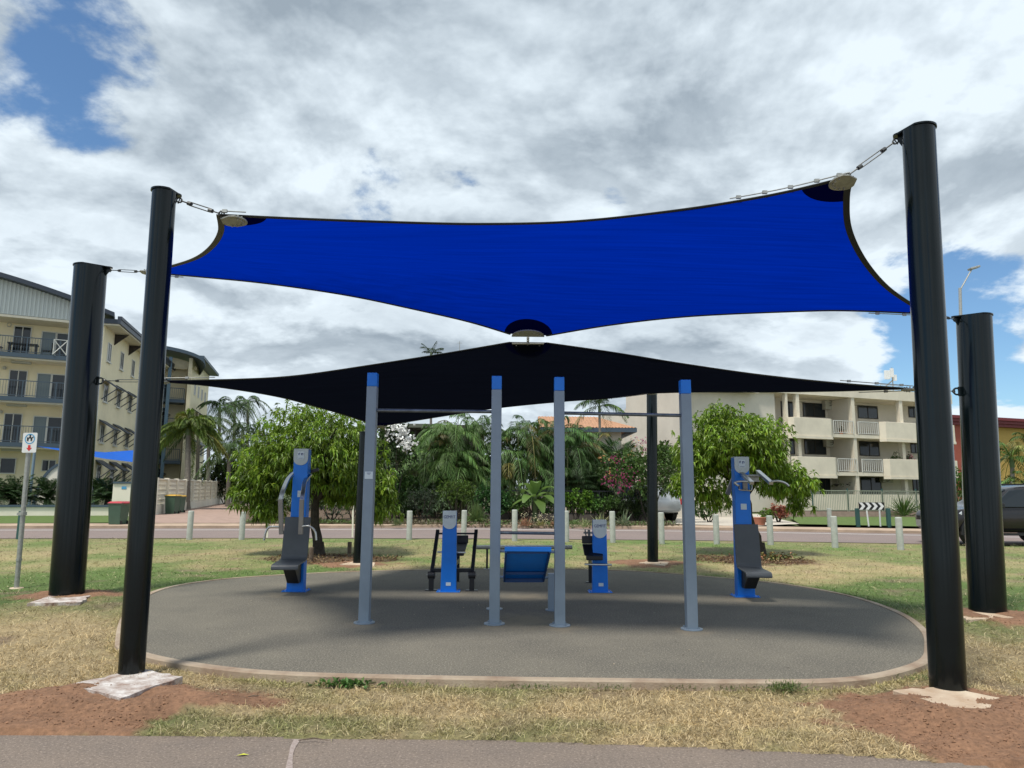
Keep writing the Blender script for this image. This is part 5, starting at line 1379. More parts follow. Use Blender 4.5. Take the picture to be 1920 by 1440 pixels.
# palms on the left
fx = at(352, 940, 47); fx.z = 0
palm(fx, at(353, 815, 47), 'bushy foxtail palm with bright drooping fronds in front of the rear wing', n=19, L=3.1, leafl=0.5, leafw=0.07, elev=(-0.2, 1.4), droop=0.75, r=0.2, col=(0.15, 0.22, 0.035), plume=True, K=44, group='palms by the driveway', alt=(0.2, 0.2, 0.04), pa=0.2)
for k, (px, Yp, topy, cc) in enumerate([(392, 58, 800, (0.06, 0.11, 0.02)), (372, 60, 815, (0.06, 0.12, 0.02)), (412, 66, 772, (0.05, 0.10, 0.02)), (440, 70, 768, (0.045, 0.09, 0.02)), (465, 74, 762, (0.045, 0.09, 0.02)), (430, 54, 850, (0.05, 0.1, 0.02)), (455, 56, 820, (0.05, 0.1, 0.02))]):
    g_ = at(px, 900, Yp); g_.z = 0
    palm(g_, at(px, topy, Yp), 'tall dark palm behind the breeze-block fence, ' + ['second', 'first', 'third', 'fourth', 'fifth', 'lower third', 'lower fourth'][k] + ' from the left', n=15, L=3.0, leafl=0.55, leafw=0.06, elev=(-0.3, 1.2), droop=0.85, r=0.17, col=cc, K=30, hang=0.7, group='palms by the driveway')
for k, (px, py, R, cc) in enumerate([(420, 905, (3.5, 2, 2.2), (0.03, 0.06, 0.012)), (455, 880, (3.4, 2, 3.0), (0.03, 0.055, 0.012))]):
    bush(at(px, 950, 62) * 1.0 - Vector((0, 0, at(px, 950, 62).z)), R, 420, ['dark hedge mass behind the breeze-block fence', 'taller dark shrubbery at the end of the driveway'][k], L=0.4, Wd=0.14, col=cc)

# ------------------------------------------------------------------ middle garden, timber house, tiled roof
th = thing('timber_house', 'dark timber house with a white balustrade half hidden by palms', 'house', at(800, 940, 44) - Vector((0, 0, at(800, 940, 44).z)))
WH = Wall((at(700, 900, 44).x, 44), (at(900, 900, 44).x, 44)); uR = lambda *r: WH.rect(*r)
m = MB(); WH.box(m, 0, WH.L, 0, 5.6, -6, -1.6); m.build('wall', M['timberdark'], th)
u0, u1, z0, z1 = uR(752, 866, 812, 871); m = MB(); WH.box(m, u0, u1, z0, z1 + 0.06, -1.6, 0.1); m.build('veranda_floor', M['beigetrim'], th)
u0, u1, z0, z1 = uR(757, 838, 812, 866); railing(WH, th, u0, u1, z0 + .05, z1, 0.0, 'white', 0.22, 0.09, 'balustrade')
u0, u1, z0, z1 = uR(740, 796, 830, 803); m = MB(); WH.box(m, u0, u1, z0, z1, -2, 0.6); m.build('roof_edge', mat('olive_fascia', (0.10, 0.11, 0.08), 0.7), th)
for x in (771, 778):
    u = WH.uv(x, 830)[0]; m = MB(); WH.box(m, u - .06, u + .06, 0, 5.2, -0.1, 0.02); m.build('veranda_post', M['timberdark'], th)
# tiled roof house
tr = thing('tiled_house', 'house with orange terracotta tiled hip roof among the palms', 'house', at(1140, 940, 48) - Vector((0, 0, at(1140, 940, 48).z)))
WT = Wall((at(1020, 900, 48).x, 48), (at(1186, 900, 48).x, 48)); zE = WT.uv(1150, 803)[1]; zK = WT.uv(1130, 783)[1]
m = MB(); WT.box(m, 0, WT.L - 0.6, 0, zE - 0.2, -8, -0.7); m.build('wall', M['beige'], tr)
m = MB(); nu = 60; L_ = WT.L; A_ = []; B_ = []
for k in range(nu + 1):
    u = -0.3 + (L_ + 0.6) * k / nu; bmp = 0.05 * (k % 2)
    A_.append(WT.pt(u, zE + bmp, 0.3)); B_.append(WT.pt(min(u, L_ - 2.2), zK + bmp + 0.35, -3.2))
m.add(A_ + B_, [(i, i + 1, nu + 2 + i, nu + 1 + i) for i in range(nu)])
m.add([WT.pt(L_ + .3, zE, .3), WT.pt(L_ + .3, zE, -7), WT.pt(L_ - 2.2, zK + .35, -3.2)], [(0, 1, 2)])
m.add([WT.pt(-.3, zE, -7), WT.pt(L_ + .3, zE, -7), WT.pt(L_ - 2.2, zK + .35, -3.2), WT.pt(-.3, zK + .35, -3.2)], [(0, 1, 2, 3)])
m.build('roof', M['tile'], tr)
m = MB(); WT.box(m, -0.3, L_ + 0.3, zE - 0.28, zE - 0.01, 0.25, 0.36); WT.box(m, L_ + 0.15, L_ + 0.3, zE - 0.28, zE - 0.01, -7, 0.249); m.build('gutter', M['slate'], tr)

for k, (px, Yp, n, H, cc) in enumerate([(800, 37, 7, 4.3, (0.094, 0.188, 0.037)), (855, 36, 8, 4.6, (0.131, 0.244, 0.056)), (905, 37, 8, 4.7, (0.085, 0.169, 0.037)), (962, 36.5, 8, 4.9, (0.094, 0.188, 0.041)), (1012, 38, 8, 4.9, (0.075, 0.160, 0.037)), (1062, 37, 8, 4.6, (0.075, 0.160, 0.037)), (1098, 39, 7, 4.7, (0.085, 0.169, 0.037)), (745, 40, 6, 3.4, (0.056, 0.112, 0.027))]):
    b = at(px, 950, Yp); b.z = 0
    clump_palm(b, n, H, ['low dark', 'pale', 'left-centre', 'centre', 'dense dark', 'right-centre', 'tall right', 'shaded left'][k] + ' clumping golden-cane palm in the middle garden, number %d from the left' % (k + 1), L=2.7, col=cc, group='clumping palms in the middle garden')
palm(at(1128, 950, 43) - Vector((0, 0, at(1128, 950, 43).z)), at(1124, 775, 43), 'palm rising beside the orange tiled roof', n=14, L=2.4, leafl=0.5, leafw=0.05, elev=(0.0, 1.3), droop=0.8, r=0.1, col=(0.06, 0.12, 0.02), K=26, hang=0.6)
palm(at(808, 950, 60) - Vector((0, 0, at(808, 950, 60).z)), at(808, 672, 60), 'distant palm top poking above the black sail', n=9, L=1.5, leafl=0.5, leafw=0.07, elev=(0.3, 1.4), droop=0.3, r=0.12, col=(0.04, 0.07, 0.02), K=16)
# dark background trees that close the gaps
for k, (px, Yp, R) in enumerate([(560, 50, (4.5, 2, 2.6)), (680, 48, (3.6, 2, 2.4)), (880, 43, (3.6, 1.5, 2.3)), (1000, 43, (3.6, 1.5, 2.4)), (1085, 43, (2.6, 1.5, 2.1)), (1140, 42, (1.6, 1.2, 1.7)), (830, 40.5, (1.6, 1.0, 1.35)), (760, 36, (1.6, 0.8, 1.1))]):
    b = at(px, 950, Yp); b.z = 0
    bush(b, R, 700, ['broad dark tree mass behind the left street tree', 'dark tree mass beside the timber house', 'dark foliage behind the pale clumping palm', 'dark foliage behind the centre clumping palms', 'dark foliage behind the banana plant', 'dark foliage under the fan palm', 'dark foliage below the veranda', 'dusky shrub below the white balustrade'][k], L=0.34, Wd=0.12, col=(0.05, 0.10, 0.024), name='background_tree', cat='tree', per=6)
banana(at(1003, 950, 32.5) - Vector((0, 0, at(1003, 950, 32.5).z)), 'banana plant with broad pale green leaves between the two centre uprights')
# fan-leaved palm right of centre
def fanpalm(base, H, label, n=22, R=0.75):
    ob = thing('fan_palm', label, 'palm', base); b = Vector(base); m = MB(); m.tube([b, b + Vector((0, 0, H))], [0.16, 0.12], 10); m.build('trunk', M['palmbark'], ob)
    parts = []
    for i in range(n):
        a = 2 * PI * i * 0.382; e = random.uniform(-0.3, 1.3); s = np.array([math.cos(a) * math.cos(e), math.sin(a) * math.cos(e), math.sin(e)])
        c = np.array(b + Vector((0, 0, H))) + s * 0.8; k = 22; ang = np.linspace(-2.0, 2.0, k)
        sd = np.cross(s, [0, 0, 1]); sd /= np.linalg.norm(sd)
        D = unit(np.outer(np.cos(ang), s) + np.outer(np.sin(ang), sd)); V, T = leafgeo(np.tile(c, (k, 1)), D, R, 0.06, 0.35, 0.1)
        parts.append((V, T, tints(k, np.array((0.06, 0.12, 0.04)) * random.uniform(0.7, 1.3), 0.15)))
    V, T, C_ = join(parts); npobj('fronds', V, T, M['leafdull'], ob, tint=C_ * 0.8)
b = at(1160, 950, 38.5); b.z = 0; fanpalm(b, 3.2, 'grey-green fan palm left of the pink flowering shrub', R=0.95)
b = at(1092, 950, 37); b.z = 0; fanpalm(b, 2.0, 'dark fan palm behind the right centre upright', R=0.8)
# flowering trees
b = at(1215, 958, 33); b.z = 0
bush(b, (2.1, 1.4, 1.6), 560, 'tangled bougainvillea with pink blossoms beside the rear black post', L=0.2, Wd=0.08, col=(0.075, 0.14, 0.03), name='bougainvillea', zc=0.68, per=6, flower=((0.42, 0.06, 0.2), 150, 0.06, [tuple(at(x, y, 31.8)) for x, y in [(1155, 861), (1205, 832), (1145, 905), (1165, 912), (1150, 898), (1180, 893), (1172, 903), (1208, 828)]]))
b = at(1252, 950, 36); b.z = 0
bush(b, (1.0, 0.8, 0.95), 190, 'frangipani with pale tips right of the rear black post', L=0.34, Wd=0.1, col=(0.08, 0.14, 0.03), name='frangipani', zc=1.55, per=6)
bush(at(1165, 950, 34.5) - Vector((0, 0, at(1165, 950, 34.5).z)), (1.5, 1, 1.2), 240, 'leafy frangipani with orange and cream blossoms', L=0.26, Wd=0.09, col=(0.09, 0.16, 0.04), name='frangipani', zc=1.1, per=6, flower=((0.75, 0.45, 0.22), 40, 0.06, [tuple(at(x, y, 33)) for x, y in [(1135, 859), (1172, 862), (1138, 892), (1150, 885), (1193, 845), (1185, 820)]]))
b = at(735, 950, 33); b.z = 0
bush(b, (1.5, 1.0, 1.7), 330, 'dark shrub topped with clusters of white blossom behind the left upright', L=0.22, Wd=0.09, col=(0.04, 0.08, 0.02), name='white_flowering_shrub', zc=0.95, per=6, flower=((0.9, 0.9, 0.88), 150, 0.12, [tuple(at(x, y, 31.6)) for x, y in [(731, 802), (742, 800), (755, 806), (752, 815), (760, 820), (766, 826), (758, 822), (772, 831), (747, 810), (737, 808), (765, 832)]]))
# shrubs along the verge
sp = [(960, 958, (1.2, 0.7, 0.75), 230, (0.08, 0.16, 0.035), 'mid-green shrub beneath the palms beside the banana plant', 0.16, 0.07, 0.55),
      (1030, 956, (1.1, 0.6, 0.6), 190, (0.07, 0.14, 0.03), 'dense green shrub behind the bromeliads between the centre uprights', 0.14, 0.06, 0.55),
      (1108, 954, (1.3, 0.7, 0.95), 260, (0.085, 0.16, 0.035), 'leafy green shrub below the fan palm', 0.16, 0.07, 0.6),
      (1150, 960, (1.2, 0.6, 0.7), 210, (0.09, 0.17, 0.04), 'green shrub in front of the flowering frangipani', 0.16, 0.06, 0.6),
      (890, 954, (1.3, 0.7, 1.05), 260, (0.07, 0.15, 0.03), 'tall green shrub behind the round clipped shrub', 0.17, 0.07, 0.7),
      (815, 956, (1.2, 0.7, 0.8), 210, (0.075, 0.13, 0.045), 'grey-green shrub behind the rosette plants', 0.14, 0.05, 0.6),
      (745, 958, (1.2, 0.7, 0.8), 210, (0.08, 0.15, 0.04), 'leafy shrub behind the left upright post', 0.15, 0.06, 0.6),
      (660, 956, (1.4, 0.7, 0.9), 230, (0.08, 0.14, 0.04), 'green shrub right of the left tree trunk across the road', 0.15, 0.06, 0.6),
      (852, 960, (1.35, 0.9, 1.0), 380, (0.10, 0.17, 0.025), 'round bright green clipped shrub behind the left low column', 0.09, 0.05, 0.72),
      (925, 962, (1.1, 0.8, 1.05), 260, (0.045, 0.12, 0.03), 'dark green broad-leaved shrub behind the grass tussock', 0.17, 0.1, 0.5),
      (1080, 965, (0.95, 0.6, 0.75), 190, (0.10, 0.20, 0.02), 'bright leafy shrub right of the centre uprights', 0.14, 0.08, 0.7),
      (1120, 966, (0.9, 0.6, 0.5), 120, (0.08, 0.17, 0.03), 'light green shrub behind the right low column', 0.16, 0.08, 0.9),
      (790, 962, (1.2, 0.7, 0.9), 230, (0.06, 0.085, 0.05), 'dusky grey-green shrub left of the round green shrub', 0.12, 0.035, 0.6),
      (700, 965, (1.0, 0.6, 0.8), 170, (0.06, 0.11, 0.03), 'mixed green shrub under the left street tree', 0.16, 0.06, 0.6),
      (500, 962, (1.1, 0.7, 0.7), 170, (0.07, 0.10, 0.05), 'grey-green shrub at the end of the brick driveway', 0.12, 0.05, 0.5),
      (620, 962, (1.8, 0.8, 1.0), 260, (0.06, 0.09, 0.05), 'dusty shrub behind the trunk of the left street tree', 0.12, 0.05, 0.5),
      (560, 962, (1.2, 0.8, 0.9), 220, (0.05, 0.085, 0.035), 'dark shrub behind the chest press machine', 0.14, 0.05, 0.5),
      (985, 972, (0.5, 0.3, 0.32), 60, (0.10, 0.06, 0.06), 'small dusky purple shrub below the banana plant', 0.12, 0.03, 0.8),
      (1195, 968, (1.45, 0.5, 0.8), 330, (0.05, 0.085, 0.025), 'low green shrub at the foot of the bougainvillea', 0.12, 0.05, 0.5),
      (1330, 962, (1.2, 0.6, 0.6), 130, (0.07, 0.13, 0.03), 'low garden shrub under the right street tree', 0.16, 0.06, 0.5),
      (1460, 972, (0.8, 0.5, 0.45), 120, (0.30, 0.10, 0.06), 'reddish croton shrub at the end of the pale driveway', 0.14, 0.07, 0.6),
      (1438, 976, (0.5, 0.4, 0.35), 60, (0.12, 0.2, 0.03), 'green shrub beside the reddish croton', 0.14, 0.06, 0.6)]
for (px, py, R, n, cc, lab, L, Wd, zc) in sp:
    b = gnd(px, min(980.0, py + 18), 0.05); bush(b, [R[0] * 0.85, R[1] * 0.85, R[2] * 0.9], n, lab, L=L, Wd=Wd, col=cc, zc=zc, per=7)
b = gnd(893, 982, 0.06); blades_plant(b, 420, 1.1, 0.02, 'feathery green grass tussock beside the second bollard right of the blue column', (0.13, 0.20, 0.06), 0.9, (0.7, 1.5), 'grass_tussock')
for k, (px, py, h) in enumerate([(800, 978, 0.95), (828, 976, 1.0)]):
    b = gnd(px, py, 0.05); ob = thing('rosette_plant', ['left', 'right'][k] + ' whorled rosette plant behind the kerb left of the lettered column', 'plant', b, 'rosette plants')
    m = MB(); m.tube([b, b + Vector((0.03, 0, h * 0.8))], 0.025, 6); m.build('stem', M['bark'], ob)
    parts = []
    for (dx, dz) in ((0, 0.85), (-0.28, 0.6), (0.3, 0.65), (0.05, 0.4)):
        V, T = leafgeo(np.tile(np.array(b + Vector((dx, 0, h * dz))), (34, 1)), rdir(34, -0.2), 0.36, 0.07, 0.5, 0.2); parts.append((V, T, tints(34, (0.12, 0.19, 0.09), 0.2)))
    V, T, C_ = join(parts); npobj('leaves', V, T, M['leafdull'], ob, tint=C_)
stp = [(1128, 986, 0.75, (0.30, 0.33, 0.16)), (1170, 986, 0.8, (0.2, 0.25, 0.14)), (1096, 988, 0.45, (0.25, 0.29, 0.12)), (985, 986, 0.5, (0.32, 0.17, 0.10)), (1012, 986, 0.35, (0.26, 0.25, 0.08)), (1040, 986, 0.35, (0.28, 0.18, 0.1)), (745, 986, 0.4, (0.15, 0.19, 0.07)), (1695, 968, 1.7, (0.10, 0.17, 0.04)), (1730, 966, 1.5, (0.09, 0.15, 0.04))]
for k, (px, py, L, cc) in enumerate(stp):
    blades_plant(gnd(px, py, 0.06), 46 if L < 1 else 90, L, 0.045 if L < 1 else 0.07, ['pale variegated strappy plant behind the right lettered column', 'large pale agave behind the fifth bollard', 'small striped strappy plant right of the centre uprights', 'reddish bromeliad between the centre uprights', 'yellowish bromeliad between the centre uprights', 'small bronze bromeliad beside the right centre upright', 'small strappy plant behind the first middle bollard', 'large strappy green plant behind the metal fence right of the chevrons', 'strappy green plant half behind the tallest black post'][k], cc, 0.35, (0.25, 1.4), 'strappy_plant', group=None)
# low ground cover strip along the verge
n = 9000; xg = RNG.uniform(at(470, 985, 31).x, at(1265, 985, 31).x, n); yg = RNG.uniform(29.6, 32.2, n) + 0.12 * 0
B = np.stack([xg, yg + 0.4, np.full(n, 0.08)], 1); kx = xg / yg * F + 960
D = unit(RNG.normal(size=(n, 3)) + [0, 0, 0.9]); V, T = leafgeo(B + D * 0.02, D, 0.22 * RNG.uniform(0.5, 1.3, n) * (0.5 + fbm(xg, yg, 3)), 0.06, 0.4, 0.2)
tt = np.where((fbm(xg * 1.5, yg * 1.5, 9)[:, None] > 0.5), [[0.11, 0.17, 0.05]], [[0.14, 0.12, 0.07]]) * (1 + 0.3 * RNG.normal(size=(n, 1)))
tag(npobj('ground_cover', V, T, M['leafdull'], None, tint=np.repeat(np.clip(tt, .01, 1), 5, 0)), 'low mixed ground cover and leaf litter along the garden kerb', 'ground cover', kind='stuff')
sheet('garden_bed', [gnd(*p) for p in [(455, 985.5), (1262, 985.5), (1262, 950), (455, 950)]], 0.085, mat('garden_soil', (0.12, 0.08, 0.05), 0.95, var=0.5, vscale=3))
n = 130; Bf = np.array([tuple(at(x, y, 30.6)) for x, y in zip(RNG.uniform(975, 1060, n), RNG.uniform(962, 984, n))]); V, T = leafgeo(np.repeat(Bf, 4, 0), rdir(4 * n), 0.045, 0.04, 0.1, 0.1)
tag(npobj('small_flowers', V, T, M['petal'], None, tint=tints(4 * n, (0.75, 0.7, 0.5), 0.1)), 'scattered small white and yellow flowers in the kerb bed', 'flowers', kind='stuff')
# dark garden fence behind the banana
pa_, pb_ = at(905, 965, 35.2), at(1235, 965, 34.6); WG = Wall((pa_.x, pa_.y), (pb_.x, pb_.y)); df = thing('garden_fence', 'dark metal garden fence in front of the middle palms', 'fence', (WG.p + WG.pt(WG.L, 0)) / 2)
railing(WG, df, 0, WG.L, 0.3, 1.5, 0, 'black', 0.12, 0.02, 'panel', 2.4); m = MB(); WG.box(m, 0, WG.L, 0, 0.35, -0.1, 0.1); m.build('plinth', mat('dark_plinth', (0.09, 0.08, 0.07), 0.9), df)
# ------------------------------------------------------------------ beige apartments on the right
def gp(px, Y): return Vector(((px - 960) / F * Y, Y, 0))
R0, R1 = gp(1290, 50.2), gp(1792, 59.5)
WR = Wall(R0, R1); apt = thing('apartment_building', 'beige three-storey apartment building with deep shaded balconies on the right', 'building', (R0 + R1) / 2, 'apartment buildings across the road')
LR = WR.L; bk = -2.6
WRb = Wall(WR.pt(0, 0, bk), WR.pt(LR, 0, bk))
u_l = WR.uv(1458, 760)[0]; zf = [0.15, 3.0, 5.95, 8.85]; zroof = 9.62
m = MB(); WR.box(m, 0, LR, 0, zroof, bk - 6, bk); m.build('wall', M['beige'], apt)
m = MB(); WR.box(m, -0.02, u_l, 0, zf[3] + 0.1, bk + 0.001, -0.3); m.build('wall', M['beige'], apt)
m = MB(); WR.box(m, 0, LR, zf[3] + 0.02, zroof + 0.05, bk + 0.002, 0.0); m.build('parapet', M['beigetrim'], apt)
m = MB(); WR.box(m, 0.2, WR.uv(1415, 740)[0], zf[3] - 0.2, zf[3] + 0.7, 0.001, 0.5); m.build('parapet', M['beigetrim'], apt)
# side wall going back to the left, with a sloping parapet
S1 = gp(1172, 60.5); WS = Wall(S1, R0)
zA, zB = WS.uv(1176, 768)[1], WR.uv(1292, 737)[1]
m = MB(); m.prism([WS.pt(0, 0, 0), WS.pt(WS.L, 0, 0), WS.pt(WS.L, zroof + 0.05, 0), WS.pt(WS.L * 0.3, zroof - 0.1, 0), WS.pt(0, zA, 0)], -WS.n * 0.4); m.build('side_wall', M['beige'], apt)
for r in ((1183, 782, 1191, 795), (1198, 781, 1209, 799)): window(WS, apt, WS.rect(*r), 0.0, 'window', 1, depth=0.05, sill=True)
m = MB(); WS2 = Wall(gp(1100, 64), gp(1175, 60.6)); m.prism([WS2.pt(0, 0, 0), WS2.pt(WS2.L, 0, 0), WS2.pt(WS2.L, zA - .1, 0), WS2.pt(0, zA - .4, 0)], -WS2.n * 3); m.build('low_wing', M['beige'], apt)
for z in zf[1:3]:
    m = MB(); WR.box(m, u_l, LR, z - 0.28, z, bk + 0.003, -0.01); m.build('floor_slab', M['beigetrim'], apt)
for (px, w, k0) in ((1603, 0.32, 0), (1499, 0.30, 1), (1693, 0.34, 1), (1478, 0.2, 0)):
    u = WR.uv(px, 800)[0]
    for k in range(3):
        if k < k0 - 0 and px == 1499 and k == 0: pass
        m = MB(); WR.box(m, u - w / 2, u + w / 2, zf[k] + 0.001, zf[k + 1] - 0.281 if k < 2 else zf[3] + 0.019, -0.42, -0.06); m.build('column', M['beigetrim'], apt)
u = WR.uv(1603, 800)[0]
m = MB(); WR.box(m, u - 0.1, u + 0.1, 0.1, zf[3], bk + 0.004, -0.43); m.build('party_wall', M['beige'], apt)
for zi, (sol, rails) in ((2, (((1477, 1561), (1648, 1722), (1730, 1792)), ((1563, 1600), (1609, 1646)))), (1, (((1480, 1565), (1651, 1724), (1732, 1792)), ((1567, 1602), (1612, 1649))))):
    z = zf[zi]
    for (a, b_) in sol:
        ua, ub = WR.uv(a, 800)[0], min(LR, WR.uv(b_, 800)[0]); m = MB()
        # bowed solid balcony front
        m.prism([WR.pt(ua, z - 0.3, 0.0), WR.pt(ua + 0.25, z - 0.3, 0.42), WR.pt(ub - 0.55, z - 0.3, 0.42), WR.pt(ub, z - 0.3, 0.0)], (0, 0, 1.38)); m.build('balcony_front', M['beigetrim'], apt, bevel=0.02)
        m = MB(); m.prism([WR.pt(ua - .02, z - 0.5, 0.0), WR.pt(ua + 0.23, z - 0.5, 0.47), WR.pt(ub - 0.53, z - 0.5, 0.47), WR.pt(ub + .02, z - 0.5, 0.0)], (0, 0, 0.199)); m.build('balcony_base', M['beigetrim'], apt)
    for (a, b_) in rails:
        ua, ub = WR.uv(a, 800)[0], WR.uv(b_, 800)[0]; railing(WR, apt, ua, ub, z + 0.02, z + 1.05, 0.0, 'frame', 0.2, 0.035)
m = MB(); WR.box(m, u_l - 1, WR.uv(1722, 950)[0], 0.1, 1.3, 0.6, 0.75); m.build('yard_wall', M['beigetrim'], apt)
for (x0, y0, x1, y1) in [(1464, 753, 1494, 782), (1505, 756, 1546, 782), (1608, 761, 1645, 785), (1703, 759, 1722, 783), (1480, 823, 1497, 852), (1508, 823, 1548, 852), (1611, 828, 1648, 855), (1707, 826, 1724, 850), (1537, 893, 1556, 930), (1614, 895, 1652, 930), (1711, 894, 1726, 925)]:
    window(WRb, apt, WRb.rect(x0, y0, x1, y1, 0.0), 0.0, 'sliding_door' if x1 - x0 > 18 else 'window', 2, frame='timberdark', depth=0.06)
for k, (x0, y0, x1, y1) in enumerate([(1547, 744, 1568, 768), (1549, 821, 1569, 838), (1655, 890, 1674, 905)]):
    r = WRb.rect(x0, y0, x1, y1, 0.4); m = MB(); WRb.box(m, r[0], r[1], r[2], r[3], 0.05, 0.45); a_ = m.build('air_conditioner', M['ac'], apt, bevel=0.02)
    c = WRb.pt(r[0] * .62 + r[1] * .38, (r[2] + r[3]) / 2, 0.46); m = MB(); m.torus(c, 0.22, 0.02, Matrix.Rotation(PI / 2, 3, 'X')); m.bar(c - Vector((.2, 0, 0)), c + Vector((.2, 0, 0)), .03, .03); m.build('fan_grille', M['timberdark'], a_)
for z in (zf[2], zf[1]):
    for px in (1522, 1630):
        u = WR.uv(px, 800)[0]; c = WR.pt(u, z + (2.9 if z > 5 else 2.95) - 0.42, -1.4); m = MB(); m.lathe([(0.08, 0), (0.08, 0.12)], c, 8)
        for a in range(3): q = Vector((math.cos(a * 2.1), math.sin(a * 2.1), 0)); m.bar(c + q * 0.08 + Vector((0, 0, .03)), c + q * 0.65 + Vector((0, 0, .03)), 0.12, 0.015)
        m.build('ceiling_fan', M['timberdark'], apt)
# roof antennas
ub = WR.uv(1698, 720)[0]; ant = thing('rooftop_antenna', 'telecom antenna cluster with guard rail on the beige apartment roof', 'antenna', WR.pt(ub, zroof + 0.05, -2))
m = MB(); m.tube([WR.pt(ub + 0.9, zroof, -2), WR.pt(ub + 0.9, zroof + 2.4, -2)], 0.05, 8); m.bar(WR.pt(ub - 1.0, zroof, -2), WR.pt(ub + 0.9, zroof + 1.3, -2), 0.08, 0.08)
m.build('mast', M['galv'], ant)
for (du, z, w, h) in ((0.1, 1.7, 0.45, 0.75), (0.65, 1.9, 0.25, 0.75), (0.95, 1.5, 0.25, 0.5)):
    m = MB(); m.box(WR.pt(ub + du, zroof + z, -1.8), (w, 0.2, h)); m.build('panel_antenna', M['white'], ant, bevel=0.02)
m = MB()
for k in range(4): u = ub - 1.1 + k * 0.7; m.tube([WR.pt(u, zroof, -1.5), WR.pt(u, zroof + 0.75, -1.5)], 0.025, 6)
m.tube([WR.pt(ub - 1.1, zroof + .75, -1.5), WR.pt(ub + 1.0, zroof + .75, -1.5)], 0.025, 6); m.tube([WR.pt(ub - 1.1, zroof + .4, -1.5), WR.pt(ub + 1.0, zroof + .4, -1.5)], 0.02, 6); m.build('guard_rail', M['galv'], ant)
# plants and furniture on balconies
def potplant(p, r, label, col, fl=None):
    ob = thing('potted_plant', label, 'plant', p, 'plants on the beige balconies'); m = MB(); m.lathe([(0.11, 0), (0.16, 0.25)], p, 12); m.build('pot', M['pot'], ob)
    n = 30; V, T, C_ = whorl_crown(np.array(p) + [0, 0, 0.25 + r] + RNG.normal(size=(n, 3)) * r * 0.5, rdir(n), 6, 0.2, 0.08, 0.3, col, 0.2); npobj('leaves', V, T, M['leafdull'], ob, tint=C_)
    if fl is not None:
        V, T, C_ = whorl_crown(np.array(p) + [0, -0.1, 0.35 + r] + RNG.normal(size=(12, 3)) * r * 0.5, rdir(12), 5, 0.1, 0.08, 0.3, fl, 0.1); npobj('flowers', V, T, M['petal'], ob, tint=C_)
potplant(WR.pt(WR.uv(1682, 848)[0], zf[1] + 0.7, -0.25), 0.35, 'white-flowering plant on the first floor beige balcony', (0.10, 0.15, 0.06), (0.7, 0.65, 0.55))
potplant(WR.pt(WR.uv(1708, 848)[0], zf[1] + 0.7, -0.25), 0.35, 'pink-flowering plant on the first floor beige balcony', (0.10, 0.12, 0.06), (0.5, 0.2, 0.25))
potplant(WR.pt(WR.uv(1588, 800)[0], zf[2] + 0.02, -0.6), 0.15, 'small red-potted plant behind the upper white balcony rail', (0.15, 0.14, 0.08))
for k, px in enumerate((1568, 1592)):
    u, z = WR.uv(px, 909, -1.0); c = WR.pt(u, z, -1.0); ob = thing('hanging_basket', ['left', 'right'][k] + ' hanging basket under the ground floor ceiling', 'hanging plant', c, 'hanging baskets under the beige balcony')
    m = MB(); m.lathe([(0.03, -0.12), (0.2, 0.0), (0.22, 0.06)], c, 12); m.tube([c + Vector((0, 0, .05)), c + Vector((0, 0, 0.75))], 0.012, 5); m.build('basket', M['timberdark'], ob)
    V, T, C_ = whorl_crown(np.array(c) + [0, 0, 0.05] + RNG.normal(size=(20, 3)) * [.2, .2, .06], rdir(20), 5, 0.16, 0.05, 0.8, (0.09, 0.11, 0.04), 0.2); npobj('leaves', V, T, M['leafdull'], ob, tint=C_)
u0, u1, z0, z1 = WRb.rect(1589, 831, 1602, 848, 0.3); m = MB(); WRb.box(m, u0, u1, z0, z1, 0.25, 0.29)
tag(m.build('wall_picture', mat('balcony_picture', (0.12, 0.16, 0.22), 0.6, var=0.9, vscale=3, c2=(0.5, 0.42, 0.1)), None), 'small colourful picture on the first floor balcony wall', 'picture')
for k, (px, zz_) in enumerate([(1579, zf[1]), (1573, zf[2])]):
    u = WR.uv(px, 800)[0]; c = WR.pt(u, zz_ + 0.02, -1.3); ob = thing('balcony_chair', ['orange chair on the first floor beige balcony', 'orange and white chair on the second floor beige balcony'][k], 'chair', c, 'chairs on the beige balconies'); mo = mat('chair_orange', (0.45, 0.10, 0.03), 0.6)
    m = MB(); m.box(c + Vector((0, 0, 0.42)), (0.5, 0.5, 0.05)); m.build('seat', mo, ob); m = MB(); m.box(c + Vector((0, 0.24, 0.75)), (0.5, 0.05, 0.6)); m.build('backrest', mo, ob)
    for s in (-.22, .22): m = MB(); m.box(c + Vector((s, -0.2, 0.2)), (0.04, 0.04, 0.39)); m.build('leg', M['white'], ob)

# pool fence with plinth
f0, f1 = gp(1518, 44.2), gp(1742, 45.8); WP = Wall(f0, f1); pfn = thing('picket_fence', 'pale metal picket fence in front of the beige apartments', 'fence', (f0 + f1) / 2)
m = MB(); WP.box(m, -2.5, WP.L + 8, 0, 0.3, -0.2, 0.2); m.build('plinth', mat('pinkish_plinth', (0.35, 0.26, 0.21), 0.9, var=0.2), pfn)
a_ = 0; k = 0
mpk = mat('fence_paint_greygreen', (0.30, 0.33, 0.25), 0.6)
M['fencegg'] = mpk
while a_ < WP.L + 6:
    railing(WP, pfn, a_ + 0.03, min(a_ + 2.4, WP.L + 6), 0.3, 1.6, 0, 'fencegg', 0.115, 0.022, 'panel', 9); a_ += 2.43
for k in range(5):
    m = MB(); WP.box(m, k * 2.43 - 0.03, k * 2.43 + 0.03, 0.3, 1.72, -0.03, 0.03); m.build('post', M['dkpost'], pfn)
